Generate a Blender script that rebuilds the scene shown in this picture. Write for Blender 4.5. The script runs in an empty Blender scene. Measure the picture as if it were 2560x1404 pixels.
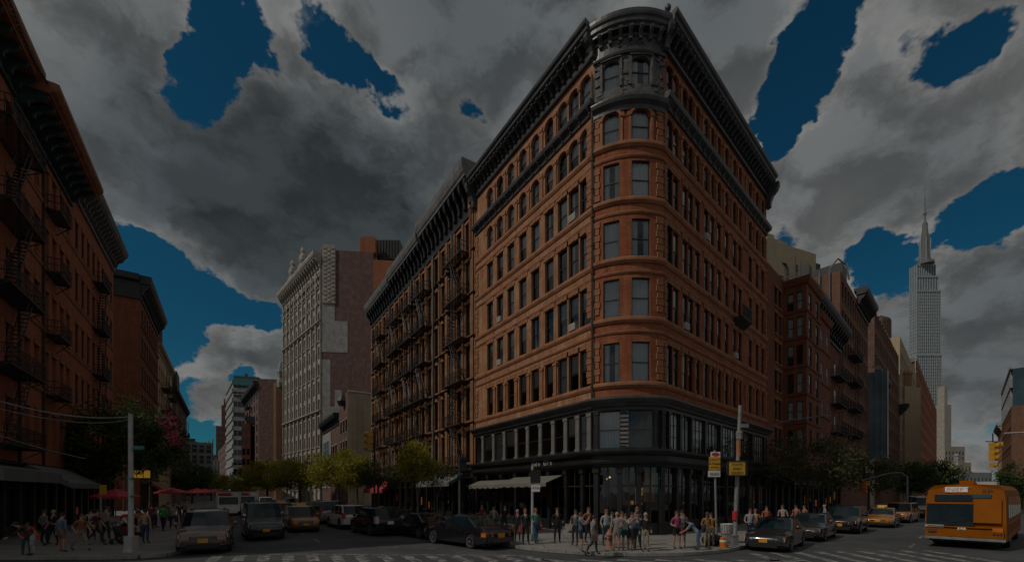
import bpy, bmesh, math, random
import numpy as np
from mathutils import Vector, Matrix

R = math.radians
rnd = random.Random(11)
scene = bpy.context.scene
scene.render.engine = 'CYCLES'
scene.cycles.diffuse_bounces = 6
COL = scene.collection

# ------------------------------------------------------------------ camera
EYE, FOC, HORIZON = 2.7, 1100.0, 1228.0
cd = bpy.data.cameras.new('camera')
cd.sensor_width = 36.0
cd.lens = 36.0 * FOC / 2560.0
cd.shift_y = (HORIZON - 702.0) / 2560.0
cd.clip_start, cd.clip_end = 0.2, 6000.0
cam = bpy.data.objects.new('camera', cd)
COL.objects.link(cam)
cam.location = (0, 0, EYE)
cam.rotation_euler = (R(90), 0, 0)
scene.camera = cam

# ------------------------------------------------------------------ exposure, sun, sky
vs = scene.view_settings
vs.view_transform, vs.look, vs.gamma = 'Standard', 'None', 1.0
vs.use_curve_mapping = False
vs.exposure = -1.0
CLOUD = 0.30                                        # radiance of a sunlit cloud
SUN_EL, SUN_AZ = R(44.5), math.atan2(-0.90, -0.44)      # azimuth of the sun: x = sin, y = cos
sd = Vector((math.sin(SUN_AZ) * math.cos(SUN_EL), math.cos(SUN_AZ) * math.cos(SUN_EL), math.sin(SUN_EL)))
sl = bpy.data.lights.new('sun', 'SUN')
sl.energy, sl.angle, sl.color = 2.15, R(0.5), (1.0, 0.93, 0.82)
sun = bpy.data.objects.new('sun', sl)
COL.objects.link(sun)
sun.rotation_euler = sd.to_track_quat('Z', 'Y').to_euler()


def node(nt, t, **kw):
    n = nt.nodes.new(t)
    for k, v in kw.items():
        if k.startswith('i_'):
            n.inputs[k[2:].replace('_', ' ')].default_value = v
        else:
            setattr(n, k, v)
    return n


def math_n(nt, op, a, b=None, c=None, clamp=False):
    n = nt.nodes.new('ShaderNodeMath')
    n.operation, n.use_clamp = op, clamp
    for i, x in enumerate((a, b, c)):
        if x is None:
            continue
        if isinstance(x, (int, float)):
            n.inputs[i].default_value = x
        else:
            nt.links.new(x, n.inputs[i])
    return n.outputs[0]


def smooth_n(nt, x, a, b, lo=0.0, hi=1.0):
    n = nt.nodes.new('ShaderNodeMapRange')
    n.interpolation_type = 'SMOOTHSTEP'
    nt.links.new(x, n.inputs[0])
    for i, v in zip((1, 2, 3, 4), (a, b, lo, hi)):
        n.inputs[i].default_value = v
    return n.outputs[0]


def mix_c(nt, f, a, b, mode='MIX'):
    n = nt.nodes.new('ShaderNodeMix')
    n.data_type, n.blend_type = 'RGBA', mode
    for s, x in ((n.inputs[0], f), (n.inputs[6], a), (n.inputs[7], b)):
        if isinstance(x, (int, float)):
            s.default_value = x
        elif isinstance(x, tuple):
            s.default_value = x if len(x) == 4 else x + (1.0,)
        else:
            nt.links.new(x, s)
    return n.outputs[2]


def px_dir(px, py):
    return Vector(((px - 1280) / FOC, 1.0, (HORIZON - py) / FOC)).normalized()


def build_world():
    w = bpy.data.worlds.new('World')
    scene.world = w
    w.use_nodes = True
    w.cycles.sampling_method = 'MANUAL'
    w.cycles.sample_map_resolution = 512
    nt = w.node_tree
    nt.nodes.clear()
    L = nt.links.new
    out = node(nt, 'ShaderNodeOutputWorld')
    sky = node(nt, 'ShaderNodeTexSky', sky_type='NISHITA', sun_disc=False, sun_elevation=SUN_EL,
               sun_rotation=SUN_AZ, air_density=1.0, dust_density=0.3, ozone_density=3.0)
    tc = node(nt, 'ShaderNodeTexCoord')
    d = tc.outputs['Generated']
    sep = node(nt, 'ShaderNodeSeparateXYZ')
    L(d, sep.inputs[0])
    # clouds: billowing noise over the dome, opened where the photograph shows blue
    st = node(nt, 'ShaderNodeVectorMath', operation='MULTIPLY')
    L(d, st.inputs[0])
    st.inputs[1].default_value = (1, 1, 1.45)

    def shifted(off):
        v = node(nt, 'ShaderNodeVectorMath', operation='ADD')
        L(st.outputs[0], v.inputs[0])
        v.inputs[1].default_value = off
        return v.outputs[0]

    def noise(vec, sc, det, rough, dist=0.0):
        n = node(nt, 'ShaderNodeTexNoise', i_Scale=sc, i_Detail=det, i_Roughness=rough, i_Distortion=dist)
        L(vec, n.inputs['Vector'])
        return math_n(nt, 'SUBTRACT', n.outputs[0], 0.5)

    def billow(vec, sc):
        v = node(nt, 'ShaderNodeTexVoronoi', feature='F1', i_Scale=sc)
        L(vec, v.inputs['Vector'])
        return math_n(nt, 'SUBTRACT', 0.42, v.outputs['Distance'])
    o0 = (5.3, 2.1, 0.7)
    sun_off = (o0[0] + .035 * sd.x, o0[1] + .035 * sd.y, o0[2] + .05)
    warp = node(nt, 'ShaderNodeTexNoise', i_Scale=7.0, i_Detail=5.0, i_Roughness=0.62)
    L(shifted((1, 2, 3)), warp.inputs['Vector'])
    wv = node(nt, 'ShaderNodeVectorMath', operation='MULTIPLY_ADD')
    L(warp.outputs['Color'], wv.inputs[0])
    wv.inputs[1].default_value = (.11, .11, .11)
    L(shifted((o0[0] - .055, o0[1] - .055, o0[2] - .055)), wv.inputs[2])
    wv2 = node(nt, 'ShaderNodeVectorMath', operation='ADD')
    L(wv.outputs[0], wv2.inputs[0])
    wv2.inputs[1].default_value = (sun_off[0] - o0[0], sun_off[1] - o0[1], sun_off[2] - o0[2])

    dw = node(nt, 'ShaderNodeVectorMath', operation='MULTIPLY_ADD')
    L(warp.outputs['Color'], dw.inputs[0])
    dw.inputs[1].default_value = (.16, .16, .16)
    dw0 = node(nt, 'ShaderNodeVectorMath', operation='ADD')
    L(d, dw0.inputs[0])
    dw0.inputs[1].default_value = (-.08, -.08, -.08)
    L(dw0.outputs[0], dw.inputs[2])

    def puffy(vec):
        a = math_n(nt, 'MULTIPLY', noise(vec, 5.2, 7.0, 0.62), 1.0)
        b_ = math_n(nt, 'MULTIPLY', billow(vec, 9.0), 0.30)
        return math_n(nt, 'ADD', a, b_)
    p0, p1 = puffy(wv.outputs[0]), puffy(wv2.outputs[0])
    big = math_n(nt, 'MULTIPLY', noise(shifted(o0), 1.9, 3.0, 0.5), 0.7)
    gaps = [(560, 40, .07, .55), (620, 70, .06, .55), (625, 140, .05, .45), (540, 130, .05, .65), (505, 200, .05, .7), (485, 270, .045, .7), (560, 90, .05, .5),
            (745, 20, .045, .5), (800, 80, .05, .7), (855, 150, .05, .75), (905, 205, .05, .7), (960, 225, .04, .65), (1020, 240, .04, .6), (1170, 272, .035, .6), (1090, 262, .03, .5),
            (2020, 20, .06, .9), (2035, 100, .06, .9), (2000, 190, .07, .9), (1970, 270, .055, .9), (1965, 350, .045, .8), (1950, 90, .035, .5),
            (2225, 120, .04, .55), (2330, 150, .05, .7), (2385, 100, .04, .55),
            (2500, 535, .06, .8), (2545, 500, .05, .8), (2440, 570, .055, .75), (2390, 610, .04, .4), (2290, 610, .04, .6), (2220, 660, .05, .75), (2200, 720, .05, .7), (2150, 640, .04, .55), (2160, 600, .03, .4),
            (330, 640, .06, .85), (350, 710, .07, .95), (430, 690, .07, .95), (430, 760, .07, .9), (520, 760, .065, .9), (600, 780, .055, .85), (670, 790, .04, .8), (380, 800, .06, .8), (325, 585, .03, .6),
            (440, 850, .045, .7), (600, 940, .04, .6), (540, 960, .025, .35), (470, 970, .03, .6), (545, 1090, .05, .6), (500, 1130, .09, .8), (560, 1170, .08, .6), (600, 920, .03, .4),
            (1935, 590, .03, .6), (1935, 470, .03, .3), (2420, 1075, .045, .45), (2490, 1040, .03, .3)]
    puffs = [(250, 200, .40, .35), (150, 400, .25, .3), (760, 430, .28, .42), (1000, 500, .32, .42), (620, 600, .12, .38), (1150, 110, .24, .35), (1300, 320, .2, .35),
             (600, 260, .05, .22), (690, 120, .07, .30), (720, 230, .09, .35), (580, 840, .075, .40), (520, 860, .05, .35), (640, 870, .06, .3), (510, 1010, .05, .30), (540, 1030, .05, .25), (1780, 120, .12, .35), (2150, 420, .2, .4), (2030, 480, .1, .35),
             (2250, 320, .14, .35), (2480, 330, .14, .42), (2480, 800, .22, .42), (2400, 900, .14, .35), (2320, 580, .05, .25), (2420, 690, .09, .35), (2500, 640, .08, .3), (1870, 330, .07, .3), (2520, 120, .1, .3), (2100, 150, .03, .2), (2170, 140, .03, .2)]
    dark = [(740, 560, .24, 1.0), (980, 600, .20, .8), (1200, 60, .24, .45), (420, 330, .13, .35), (640, 480, .15, .45), (320, 140, .10, .2), (1780, 60, .14, .35), (2420, 800, .10, .35), (2440, 1000, .09, .35), (2300, 400, .10, .25), (2520, 640, .07, .2), (250, 420, .12, .3), (500, 1010, .025, .4), (620, 900, .05, .4)]

    def blobs(lst):
        tot = None
        for (px, py, rad, amt) in lst:
            v = node(nt, 'ShaderNodeVectorMath', operation='DISTANCE')
            L(dw.outputs[0], v.inputs[0])
            v.inputs[1].default_value = px_dir(px, py)
            s_ = smooth_n(nt, v.outputs['Value'], rad * 1.3, 0.0, 0.0, amt)
            tot = s_ if tot is None else math_n(nt, 'ADD', tot, s_)
        return tot
    g, q, dk = blobs(gaps), blobs(puffs), blobs(dark)
    shape = math_n(nt, 'SUBTRACT', math_n(nt, 'MINIMUM', q, 0.35), math_n(nt, 'MINIMUM', g, 0.85))
    dens = math_n(nt, 'ADD', math_n(nt, 'ADD', math_n(nt, 'ADD', big, p0), shape), 0.26)
    mask = smooth_n(nt, dens, -0.06, 0.20)
    slope = math_n(nt, 'SUBTRACT', p0, p1)
    lit = smooth_n(nt, slope, -0.13, 0.13)
    thick = smooth_n(nt, dens, 0.05, 0.60)
    b = math_n(nt, 'ADD', CLOUD * 0.76, math_n(nt, 'MULTIPLY', lit, CLOUD * 0.62))
    shade = math_n(nt, 'ADD', math_n(nt, 'MULTIPLY', thick, 0.27), math_n(nt, 'MULTIPLY', math_n(nt, 'MINIMUM', dk, 1.0), 0.48))
    b = math_n(nt, 'MULTIPLY', b, math_n(nt, 'SUBTRACT', 1.0, shade))
    tint = mix_c(nt, math_n(nt, 'MULTIPLY', shade, 1.5, clamp=True), (1.0, 0.985, 0.95), (0.82, 0.97, 1.05))
    comb = node(nt, 'ShaderNodeVectorMath', operation='SCALE')
    L(tint, comb.inputs[0])
    L(b, comb.inputs['Scale'])
    bg1 = node(nt, 'ShaderNodeBackground', i_Strength=0.05)
    L(mix_c(nt, 1.0, sky.outputs[0], (0.16, 0.78, 0.88), 'MULTIPLY'), bg1.inputs[0])
    bg2 = node(nt, 'ShaderNodeBackground', i_Strength=1.0)
    L(comb.outputs[0], bg2.inputs[0])
    mx = node(nt, 'ShaderNodeMixShader')
    L(mask, mx.inputs[0])
    L(bg1.outputs[0], mx.inputs[1])
    L(bg2.outputs[0], mx.inputs[2])
    L(mx.outputs[0], out.inputs[0])


build_world()

# ------------------------------------------------------------------ helpers: objects
BASE = {}


def put(name, data, parent=None, loc=(0, 0, 0), rotz=0.0):
    o = bpy.data.objects.new(name, data)
    COL.objects.link(o)
    if parent is not None:
        o.parent = parent
    o.location = loc
    if rotz:
        o.rotation_euler = (0, 0, rotz)
    return o


def tag(o, label=None, cat=None, group=None, kind=None):
    if label:
        o['label'] = label
    if cat:
        o['category'] = cat
    if group:
        o['group'] = group
    if kind:
        o['kind'] = kind
    return o


def thing(name, label, cat, loc=(0, 0, 0), rotz=0.0, group=None):
    o = put(name, None, None, loc, rotz)
    o.empty_display_size = 0.2
    tag(o, label, cat, group)
    BASE[o.name] = Vector(loc)
    return o


def base_of(p):
    return BASE.get(p.name, Vector((0, 0, 0))) if p is not None else Vector((0, 0, 0))


class MB:
    """Collects faces; build() links them as one mesh object."""

    def __init__(s):
        s.v, s.f, s.m, s.uv = [], [], [], []

    def face(s, pts, mi=0, uv=None):
        b = len(s.v)
        s.v.extend([(p[0], p[1], p[2]) for p in pts])
        s.f.append(tuple(range(b, b + len(pts))))
        s.m.append(mi)
        s.uv.append(uv)

    def idx(s, pts):
        b = len(s.v)
        s.v.extend([(p[0], p[1], p[2]) for p in pts])
        return list(range(b, b + len(pts)))

    def ixf(s, ids, mi=0):
        s.f.append(tuple(ids))
        s.m.append(mi)
        s.uv.append(None)

    def box(s, x0, x1, y0, y1, z0, z1, mi=0, T=None):
        p = [Vector((x, y, z)) for z in (z0, z1) for y in (y0, y1) for x in (x0, x1)]
        if T is not None:
            p = [T @ q for q in p]
        for q in ((0, 2, 3, 1), (4, 5, 7, 6), (0, 1, 5, 4), (2, 6, 7, 3), (0, 4, 6, 2), (1, 3, 7, 5)):
            s.face([p[i] for i in q], mi)

    def hexa(s, p, mi=0):
        for q in ((0, 2, 3, 1), (4, 5, 7, 6), (0, 1, 5, 4), (2, 6, 7, 3), (0, 4, 6, 2), (1, 3, 7, 5)):
            s.face([p[i] for i in q], mi)

    def grid(s, rows, mi=0, closed=False):
        """rows of points joined with shared vertices"""
        ids = [s.idx(r) for r in rows]
        n = len(rows[0])
        for a, b in zip(ids, ids[1:]):
            for k in range(n if closed else n - 1):
                s.ixf((a[k], a[(k + 1) % n], b[(k + 1) % n], b[k]), mi)
        return ids

    def tube(s, pts, rad, n=8, mi=0, caps=True):
        pts = [Vector(p) for p in pts]
        if not isinstance(rad, (list, tuple)):
            rad = [rad] * len(pts)
        rows = []
        for i, p in enumerate(pts):
            d = (pts[min(i + 1, len(pts) - 1)] - pts[max(i - 1, 0)])
            d = d.normalized() if d.length > 1e-6 else Vector((0, 0, 1))
            a = d.cross(Vector((0, 0, 1)) if abs(d.z) < 0.9 else Vector((1, 0, 0))).normalized()
            b = d.cross(a)
            rows.append([p + (a * math.cos(2 * math.pi * k / n) + b * math.sin(2 * math.pi * k / n)) * rad[i] for k in range(n)])
        ids = s.grid(rows, mi, True)
        if caps:
            s.ixf(ids[0][::-1], mi)
            s.ixf(ids[-1], mi)

    def lathe(s, prof, c=(0, 0, 0), n=12, mi=0, axis='z'):
        rows = []
        for r, h in prof:
            row = []
            for k in range(n):
                a = 2 * math.pi * k / n
                q = (r * math.cos(a), r * math.sin(a), h) if axis == 'z' else ((r * math.cos(a), h, r * math.sin(a)) if axis == 'y' else (h, r * math.cos(a), r * math.sin(a)))
                row.append((q[0] + c[0], q[1] + c[1], q[2] + c[2]))
            rows.append(row)
        ids = s.grid(rows, mi, True)
        s.ixf(ids[0][::-1], mi)
        s.ixf(ids[-1], mi)

    def ball(s, c, r, n=10, m=6, mi=0):
        rx, ry, rz = r if isinstance(r, (tuple, list)) else (r, r, r)
        rows = []
        for j in range(m + 1):
            t = -math.pi / 2 + math.pi * j / m
            rows.append([(c[0] + rx * max(math.cos(t), .02) * math.cos(2 * math.pi * k / n), c[1] + ry * max(math.cos(t), .02) * math.sin(2 * math.pi * k / n), c[2] + rz * math.sin(t)) for k in range(n)])
        s.grid(rows, mi, True)

    def mesh(s, name, mats, off=None, smooth=False, uv=True):
        me = bpy.data.meshes.new(name)
        V = np.array(s.v, dtype=np.float64).reshape(-1, 3)
        if off is not None:
            V = V - np.array(off)
        me.from_pydata(V.tolist(), [], s.f)
        for m in (mats if isinstance(mats, (list, tuple)) else [mats]):
            me.materials.append(m)
        me.polygons.foreach_set('material_index', np.array(s.m, dtype=np.int32))
        if smooth:
            me.polygons.foreach_set('use_smooth', np.ones(len(s.f), dtype=bool))
        if uv:
            ul = me.uv_layers.new(name='UVMap')
            data = []
            for f, q in zip(s.f, s.uv):
                if q is not None:
                    for a in q:
                        data.extend(a)
                    continue
                p0, p1, p2 = s.v[f[0]], s.v[f[1]], s.v[f[2]]
                ax, ay, az = p1[0] - p0[0], p1[1] - p0[1], p1[2] - p0[2]
                bx, by, bz = p2[0] - p0[0], p2[1] - p0[1], p2[2] - p0[2]
                nx, ny, nz = ay * bz - az * by, az * bx - ax * bz, ax * by - ay * bx
                h = math.hypot(nx, ny)
                if h < abs(nz) * 0.7 or h < 1e-12:
                    for i in f:
                        data.extend((s.v[i][0], s.v[i][1]))
                else:
                    tx, ty = -ny / h, nx / h
                    if tx < -1e-6 or (abs(tx) <= 1e-6 and ty < 0):
                        tx, ty = -tx, -ty
                    for i in f:
                        data.extend((s.v[i][0] * tx + s.v[i][1] * ty, s.v[i][2]))
            ul.data.foreach_set('uv', np.array(data, dtype=np.float32))
        if smooth:
            try:
                me.set_sharp_from_angle(angle=R(38))
            except Exception:
                pass
        me.update()
        return me

    def build(s, name, mats, parent=None, smooth=False, uv=True, rel=True):
        off = base_of(parent) if (parent is not None and rel) else None
        return put(name, s.mesh(name, mats, off, smooth, uv), parent)


class Path:
    """A footprint line; outward is to the right of its direction. P(s, out, z) is a point on it."""

    def __init__(s, pts):
        s.p = [Vector((q[0], q[1])) for q in pts]
        s.s = [0.0]
        s.n = []
        for a, b in zip(s.p, s.p[1:]):
            dd = b - a
            s.s.append(s.s[-1] + dd.length)
            dd.normalize()
            s.n.append(Vector((dd.y, -dd.x)))
        s.m = []
        for i in range(len(s.p)):
            a = s.n[max(i - 1, 0)]
            b = s.n[min(i, len(s.n) - 1)]
            h = (a + b).normalized()
            s.m.append(h / max(h.dot(a), 0.3))
        s.len = s.s[-1]

    def seg(s, x):
        for i in range(len(s.n)):
            if x <= s.s[i + 1] + 1e-9:
                return i
        return len(s.n) - 1

    def P(s, x, o, z):
        i = s.seg(x)
        t = (x - s.s[i]) / (s.s[i + 1] - s.s[i])
        q = s.p[i].lerp(s.p[i + 1], t) + s.m[i].lerp(s.m[i + 1], t) * o
        return Vector((q.x, q.y, z))

    def N(s, x):
        return s.n[s.seg(x)]

    def rot(s, x):
        n = s.N(x)
        return math.atan2(n.y, n.x) + math.pi / 2      # local -y is outward, local x runs along the wall

    def br(s, a, b):
        return [a] + [q for q in s.s if a + 1e-4 < q < b - 1e-4] + [b]


def line_path(o, d, t0, t1):
    o, d = Vector(o), Vector(d).normalized()
    return Path([o + d * t0, o + d * t1])


def pbox(mb, path, s0, s1, o0, o1, z0, z1, mi=0):
    bs = path.br(s0, s1)
    for i, (a, b) in enumerate(zip(bs, bs[1:])):
        A = [path.P(a, o, z) for z in (z0, z1) for o in (o0, o1)]
        B = [path.P(b, o, z) for z in (z0, z1) for o in (o0, o1)]
        mb.face((A[1], B[1], B[3], A[3]), mi, [(a, z0), (b, z0), (b, z1), (a, z1)])
        mb.face((A[2], A[3], B[3], B[2]), mi)
        mb.face((A[0], B[0], B[1], A[1]), mi)
        mb.face((A[0], A[2], B[2], B[0]), mi)
        if i == 0:
            mb.face((A[0], A[1], A[3], A[2]), mi)
        if i == len(bs) - 2:
            mb.face((B[0], B[2], B[3], B[1]), mi)


PIECE = {}


def piece(name, mat, root, path, s0, s1, o0, o1, z0, z1):
    """one block on a wall as an object of its own; alike blocks share their mesh"""
    if s1 - s0 < 1e-3:
        return None
    key = (name, mat, round(s1 - s0, 3), round(o0, 3), round(o1, 3), round(z1 - z0, 3))
    if key not in PIECE:
        m = MB()
        m.box(-(s1 - s0) / 2, (s1 - s0) / 2, -o1, -o0, 0, z1 - z0)
        PIECE[key] = m.mesh(name, M[mat])
    c = (s0 + s1) / 2
    return put(name, PIECE[key], root, path.P(c, 0, z0) - base_of(root), path.rot(c))


def sweep(mb, path, s0, s1, prof, mi=0):
    """closed profile of (out, z) carried along the path"""
    bs = path.br(s0, s1)
    n = len(prof)
    rows = [[path.P(a, o, z) for (o, z) in prof] for a in bs]
    for r0, r1 in zip(rows, rows[1:]):
        for k in range(n):
            mb.face((r0[k], r1[k], r1[(k + 1) % n], r0[(k + 1) % n]), mi)
    mb.face(rows[0], mi)
    mb.face(rows[-1][::-1], mi)


def wall(mb, path, s0, s1, z0, z1, ops, depth=0.25, mi=0, mr=0, o=0.0):
    """wall sheet with openings (a, b, c, d, rise) and their reveals"""
    S = sorted(set([round(x, 4) for x in path.br(s0, s1)] + [round(x, 4) for q in ops for x in q[:2]]))
    Z = sorted(set([z0, z1] + [round(x, 4) for q in ops for x in q[2:4]]))
    for a, b in zip(S, S[1:]):
        if b - a < 1e-4:
            continue
        mid = (a + b) / 2
        col = [q for q in ops if q[0] < mid < q[1]]
        run = None
        for c, d in zip(Z, Z[1:]):
            zm = (c + d) / 2
            hole = any(q[2] < zm < q[3] for q in col)
            if not hole:
                run = (run[0], d) if run else (c, d)
            if run and (hole or d == Z[-1]):
                c2, d2 = run
                mb.face((path.P(a, o, c2), path.P(b, o, c2), path.P(b, o, d2), path.P(a, o, d2)), mi, [(a, c2), (b, c2), (b, d2), (a, d2)])
                run = None
    for q in ops:
        a, b, c, d, rise = q
        i, e = o - depth, o
        P = path.P
        mb.face((P(a, i, c), P(a, e, c), P(a, e, d), P(a, i, d)), mr)
        mb.face((P(b, e, c), P(b, i, c), P(b, i, d), P(b, e, d)), mr)
        mb.face((P(a, i, c), P(b, i, c), P(b, e, c), P(a, e, c)), mr)
        if rise <= 0:
            mb.face((P(a, e, d), P(b, e, d), P(b, i, d), P(a, i, d)), mr)
        else:
            n = 8
            pts = []
            for k in range(n + 1):
                t = -1 + 2 * k / n
                pts.append((a + (b - a) * k / n, d - rise + rise * math.sqrt(max(0, 1 - t * t))))
            for (x0, y0), (x1, y1) in zip(pts, pts[1:]):
                mb.face((P(x0, e, y0), P(x1, e, y1), P(x1, e, d), P(x0, e, d)), mi, [(x0, y0), (x1, y1), (x1, d), (x0, d)])
                mb.face((P(x0, e, y0), P(x0, i, y0), P(x1, i, y1), P(x1, e, y1)), mr)


# ------------------------------------------------------------------ materials
def newmat(name):
    m = bpy.data.materials.new(name)
    m.use_nodes = True
    nt = m.node_tree
    return m, nt, nt.nodes['Principled BSDF']


def plain(name, col, rough=0.7, metal=0.0, var=0.25, scale=2.0, bump=0.0, spec=0.5, coat=0.0, emit=None):
    m, nt, b = newmat(name)
    tc = node(nt, 'ShaderNodeTexCoord')
    nz = node(nt, 'ShaderNodeTexNoise', i_Scale=scale, i_Detail=6.0, i_Roughness=0.65)
    nt.links.new(tc.outputs['Object'], nz.inputs['Vector'])
    f = smooth_n(nt, nz.outputs[0], 0.3, 0.72)
    lo = tuple(c * (1 - var) for c in col)
    hi = tuple(min(1, c * (1 + var * 0.7)) for c in col)
    nt.links.new(mix_c(nt, f, lo, hi), b.inputs['Base Color'])
    b.inputs['Roughness'].default_value = rough
    b.inputs['Metallic'].default_value = metal
    b.inputs['Specular IOR Level'].default_value = spec
    b.inputs['Coat Weight'].default_value = coat
    b.inputs['Coat Roughness'].default_value = 0.05
    if emit:
        b.inputs['Emission Color'].default_value = col + (1,)
        b.inputs['Emission Strength'].default_value = emit
    if bump:
        bp = node(nt, 'ShaderNodeBump', i_Strength=0.6, i_Distance=bump)
        nz2 = node(nt, 'ShaderNodeTexNoise', i_Scale=scale * 6, i_Detail=5.0)
        nt.links.new(tc.outputs['Object'], nz2.inputs['Vector'])
        nt.links.new(nz2.outputs[0], bp.inputs['Height'])
        nt.links.new(bp.outputs[0], b.inputs['Normal'])
    return m


def brick(name, c1, c2, mortar, bw=0.24, bh=0.085, wear=(0.5, 0.5, 0.5), wamt=0.25, soot=0.3):
    m, nt, b = newmat(name)
    L = nt.links.new
    uv = node(nt, 'ShaderNodeUVMap')
    br = node(nt, 'ShaderNodeTexBrick', i_Scale=1.0, i_Brick_Width=bw, i_Row_Height=bh, i_Mortar_Size=0.009, i_Bias=0.0)
    br.inputs['Color1'].default_value = c1 + (1,)
    br.inputs['Color2'].default_value = c2 + (1,)
    br.inputs['Mortar'].default_value = mortar + (1,)
    L(uv.outputs[0], br.inputs['Vector'])
    n1 = node(nt, 'ShaderNodeTexNoise', i_Scale=0.8, i_Detail=9.0, i_Roughness=0.7)
    L(uv.outputs[0], n1.inputs['Vector'])
    st = node(nt, 'ShaderNodeMapping')
    st.inputs['Scale'].default_value = (2.2, 0.18, 1)
    L(uv.outputs[0], st.inputs['Vector'])
    n2 = node(nt, 'ShaderNodeTexNoise', i_Scale=1.2, i_Detail=6.0, i_Roughness=0.7)
    L(st.outputs[0], n2.inputs['Vector'])
    c = mix_c(nt, smooth_n(nt, n1.outputs[0], 0.44, 0.62, 0, wamt), br.outputs[0], wear)
    c = mix_c(nt, smooth_n(nt, n2.outputs[0], 0.43, 0.66, 0, soot), c, tuple(x * 0.35 for x in c1))
    L(c, b.inputs['Base Color'])
    b.inputs['Roughness'].default_value = 0.85
    b.inputs['Specular IOR Level'].default_value = 0.25
    bp = node(nt, 'ShaderNodeBump', i_Strength=0.5, i_Distance=0.01, invert=True)
    L(br.outputs['Fac'], bp.inputs['Height'])
    L(bp.outputs[0], b.inputs['Normal'])
    return m


def glass(name, tint=(0.92, 0.95, 0.96), base=0.08, rough=0.02):
    m, nt, b = newmat(name)
    nt.nodes.remove(b)
    L = nt.links.new
    out = nt.nodes['Material Output']
    tr = node(nt, 'ShaderNodeBsdfTransparent')
    tr.inputs[0].default_value = tint + (1,)
    gl = node(nt, 'ShaderNodeBsdfGlossy', i_Roughness=rough)
    gl.inputs[0].default_value = (0.9, 0.95, 1, 1)
    tc = node(nt, 'ShaderNodeTexCoord')
    nz = node(nt, 'ShaderNodeTexNoise', i_Scale=1.3, i_Detail=2.0)
    L(tc.outputs['Object'], nz.inputs['Vector'])
    bp = node(nt, 'ShaderNodeBump', i_Strength=0.25, i_Distance=0.03)
    L(nz.outputs[0], bp.inputs['Height'])
    L(bp.outputs[0], gl.inputs['Normal'])
    fr = node(nt, 'ShaderNodeFresnel', i_IOR=1.5)
    f = math_n(nt, 'ADD', fr.outputs[0], base, clamp=True)
    mx = node(nt, 'ShaderNodeMixShader')
    L(f, mx.inputs[0])
    L(tr.outputs[0], mx.inputs[1])
    L(gl.outputs[0], mx.inputs[2])
    L(mx.outputs[0], out.inputs[0])
    return m


def leafmat(name, c1, c2):
    m, nt, b = newmat(name)
    L = nt.links.new
    out = nt.nodes['Material Output']
    tc = node(nt, 'ShaderNodeTexCoord')
    nz = node(nt, 'ShaderNodeTexNoise', i_Scale=2.2, i_Detail=4.0)
    L(tc.outputs['Object'], nz.inputs['Vector'])
    col = mix_c(nt, smooth_n(nt, nz.outputs[0], 0.35, 0.65), c1, c2)
    L(col, b.inputs['Base Color'])
    b.inputs['Roughness'].default_value = 0.55
    tl = node(nt, 'ShaderNodeBsdfTranslucent')
    L(col, tl.inputs[0])
    mx = node(nt, 'ShaderNodeMixShader')
    mx.inputs[0].default_value = 0.45
    L(b.outputs[0], mx.inputs[1])
    L(tl.outputs[0], mx.inputs[2])
    L(mx.outputs[0], out.inputs[0])
    return m


def asphalt():
    m, nt, b = newmat('asphalt')
    L = nt.links.new
    tc = node(nt, 'ShaderNodeTexCoord')
    o = tc.outputs['Object']
    n1 = node(nt, 'ShaderNodeTexNoise', i_Scale=0.35, i_Detail=8.0, i_Roughness=0.7)
    n2 = node(nt, 'ShaderNodeTexNoise', i_Scale=45.0, i_Detail=3.0)
    L(o, n1.inputs['Vector'])
    L(o, n2.inputs['Vector'])
    mp = node(nt, 'ShaderNodeMapping')
    mp.inputs['Scale'].default_value = (0.25, 2.2, 1)
    L(o, mp.inputs['Vector'])
    n3 = node(nt, 'ShaderNodeTexNoise', i_Scale=1.0, i_Detail=6.0, i_Roughness=0.7)
    L(mp.outputs[0], n3.inputs['Vector'])
    c = mix_c(nt, smooth_n(nt, n1.outputs[0], 0.35, 0.7), (0.042, 0.046, 0.052), (0.085, 0.088, 0.092))
    c = mix_c(nt, smooth_n(nt, n3.outputs[0], 0.55, 0.75, 0, 0.5), c, (0.14, 0.135, 0.125))
    c = mix_c(nt, smooth_n(nt, n2.outputs[0], 0.4, 0.8, 0, 0.5), c, (0.13, 0.13, 0.13))
    L(c, b.inputs['Base Color'])
    b.inputs['Roughness'].default_value = 0.8
    bp = node(nt, 'ShaderNodeBump', i_Strength=0.4, i_Distance=0.01)
    L(n2.outputs[0], bp.inputs['Height'])
    L(bp.outputs[0], b.inputs['Normal'])
    return m


def paving():
    m, nt, b = newmat('paving')
    L = nt.links.new
    uv = node(nt, 'ShaderNodeUVMap')
    br = node(nt, 'ShaderNodeTexBrick', i_Scale=1.0, i_Brick_Width=1.5, i_Row_Height=1.5, i_Mortar_Size=0.02, offset=0.0)
    br.inputs['Color1'].default_value = (0.24, 0.23, 0.215, 1)
    br.inputs['Color2'].default_value = (0.30, 0.285, 0.26, 1)
    br.inputs['Mortar'].default_value = (0.10, 0.10, 0.10, 1)
    L(uv.outputs[0], br.inputs['Vector'])
    n1 = node(nt, 'ShaderNodeTexNoise', i_Scale=0.8, i_Detail=8.0, i_Roughness=0.7)
    L(uv.outputs[0], n1.inputs['Vector'])
    c = mix_c(nt, smooth_n(nt, n1.outputs[0], 0.4, 0.75, 0, 0.6), br.outputs[0], (0.13, 0.125, 0.12))
    L(c, b.inputs['Base Color'])
    b.inputs['Roughness'].default_value = 0.8
    return m


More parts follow.
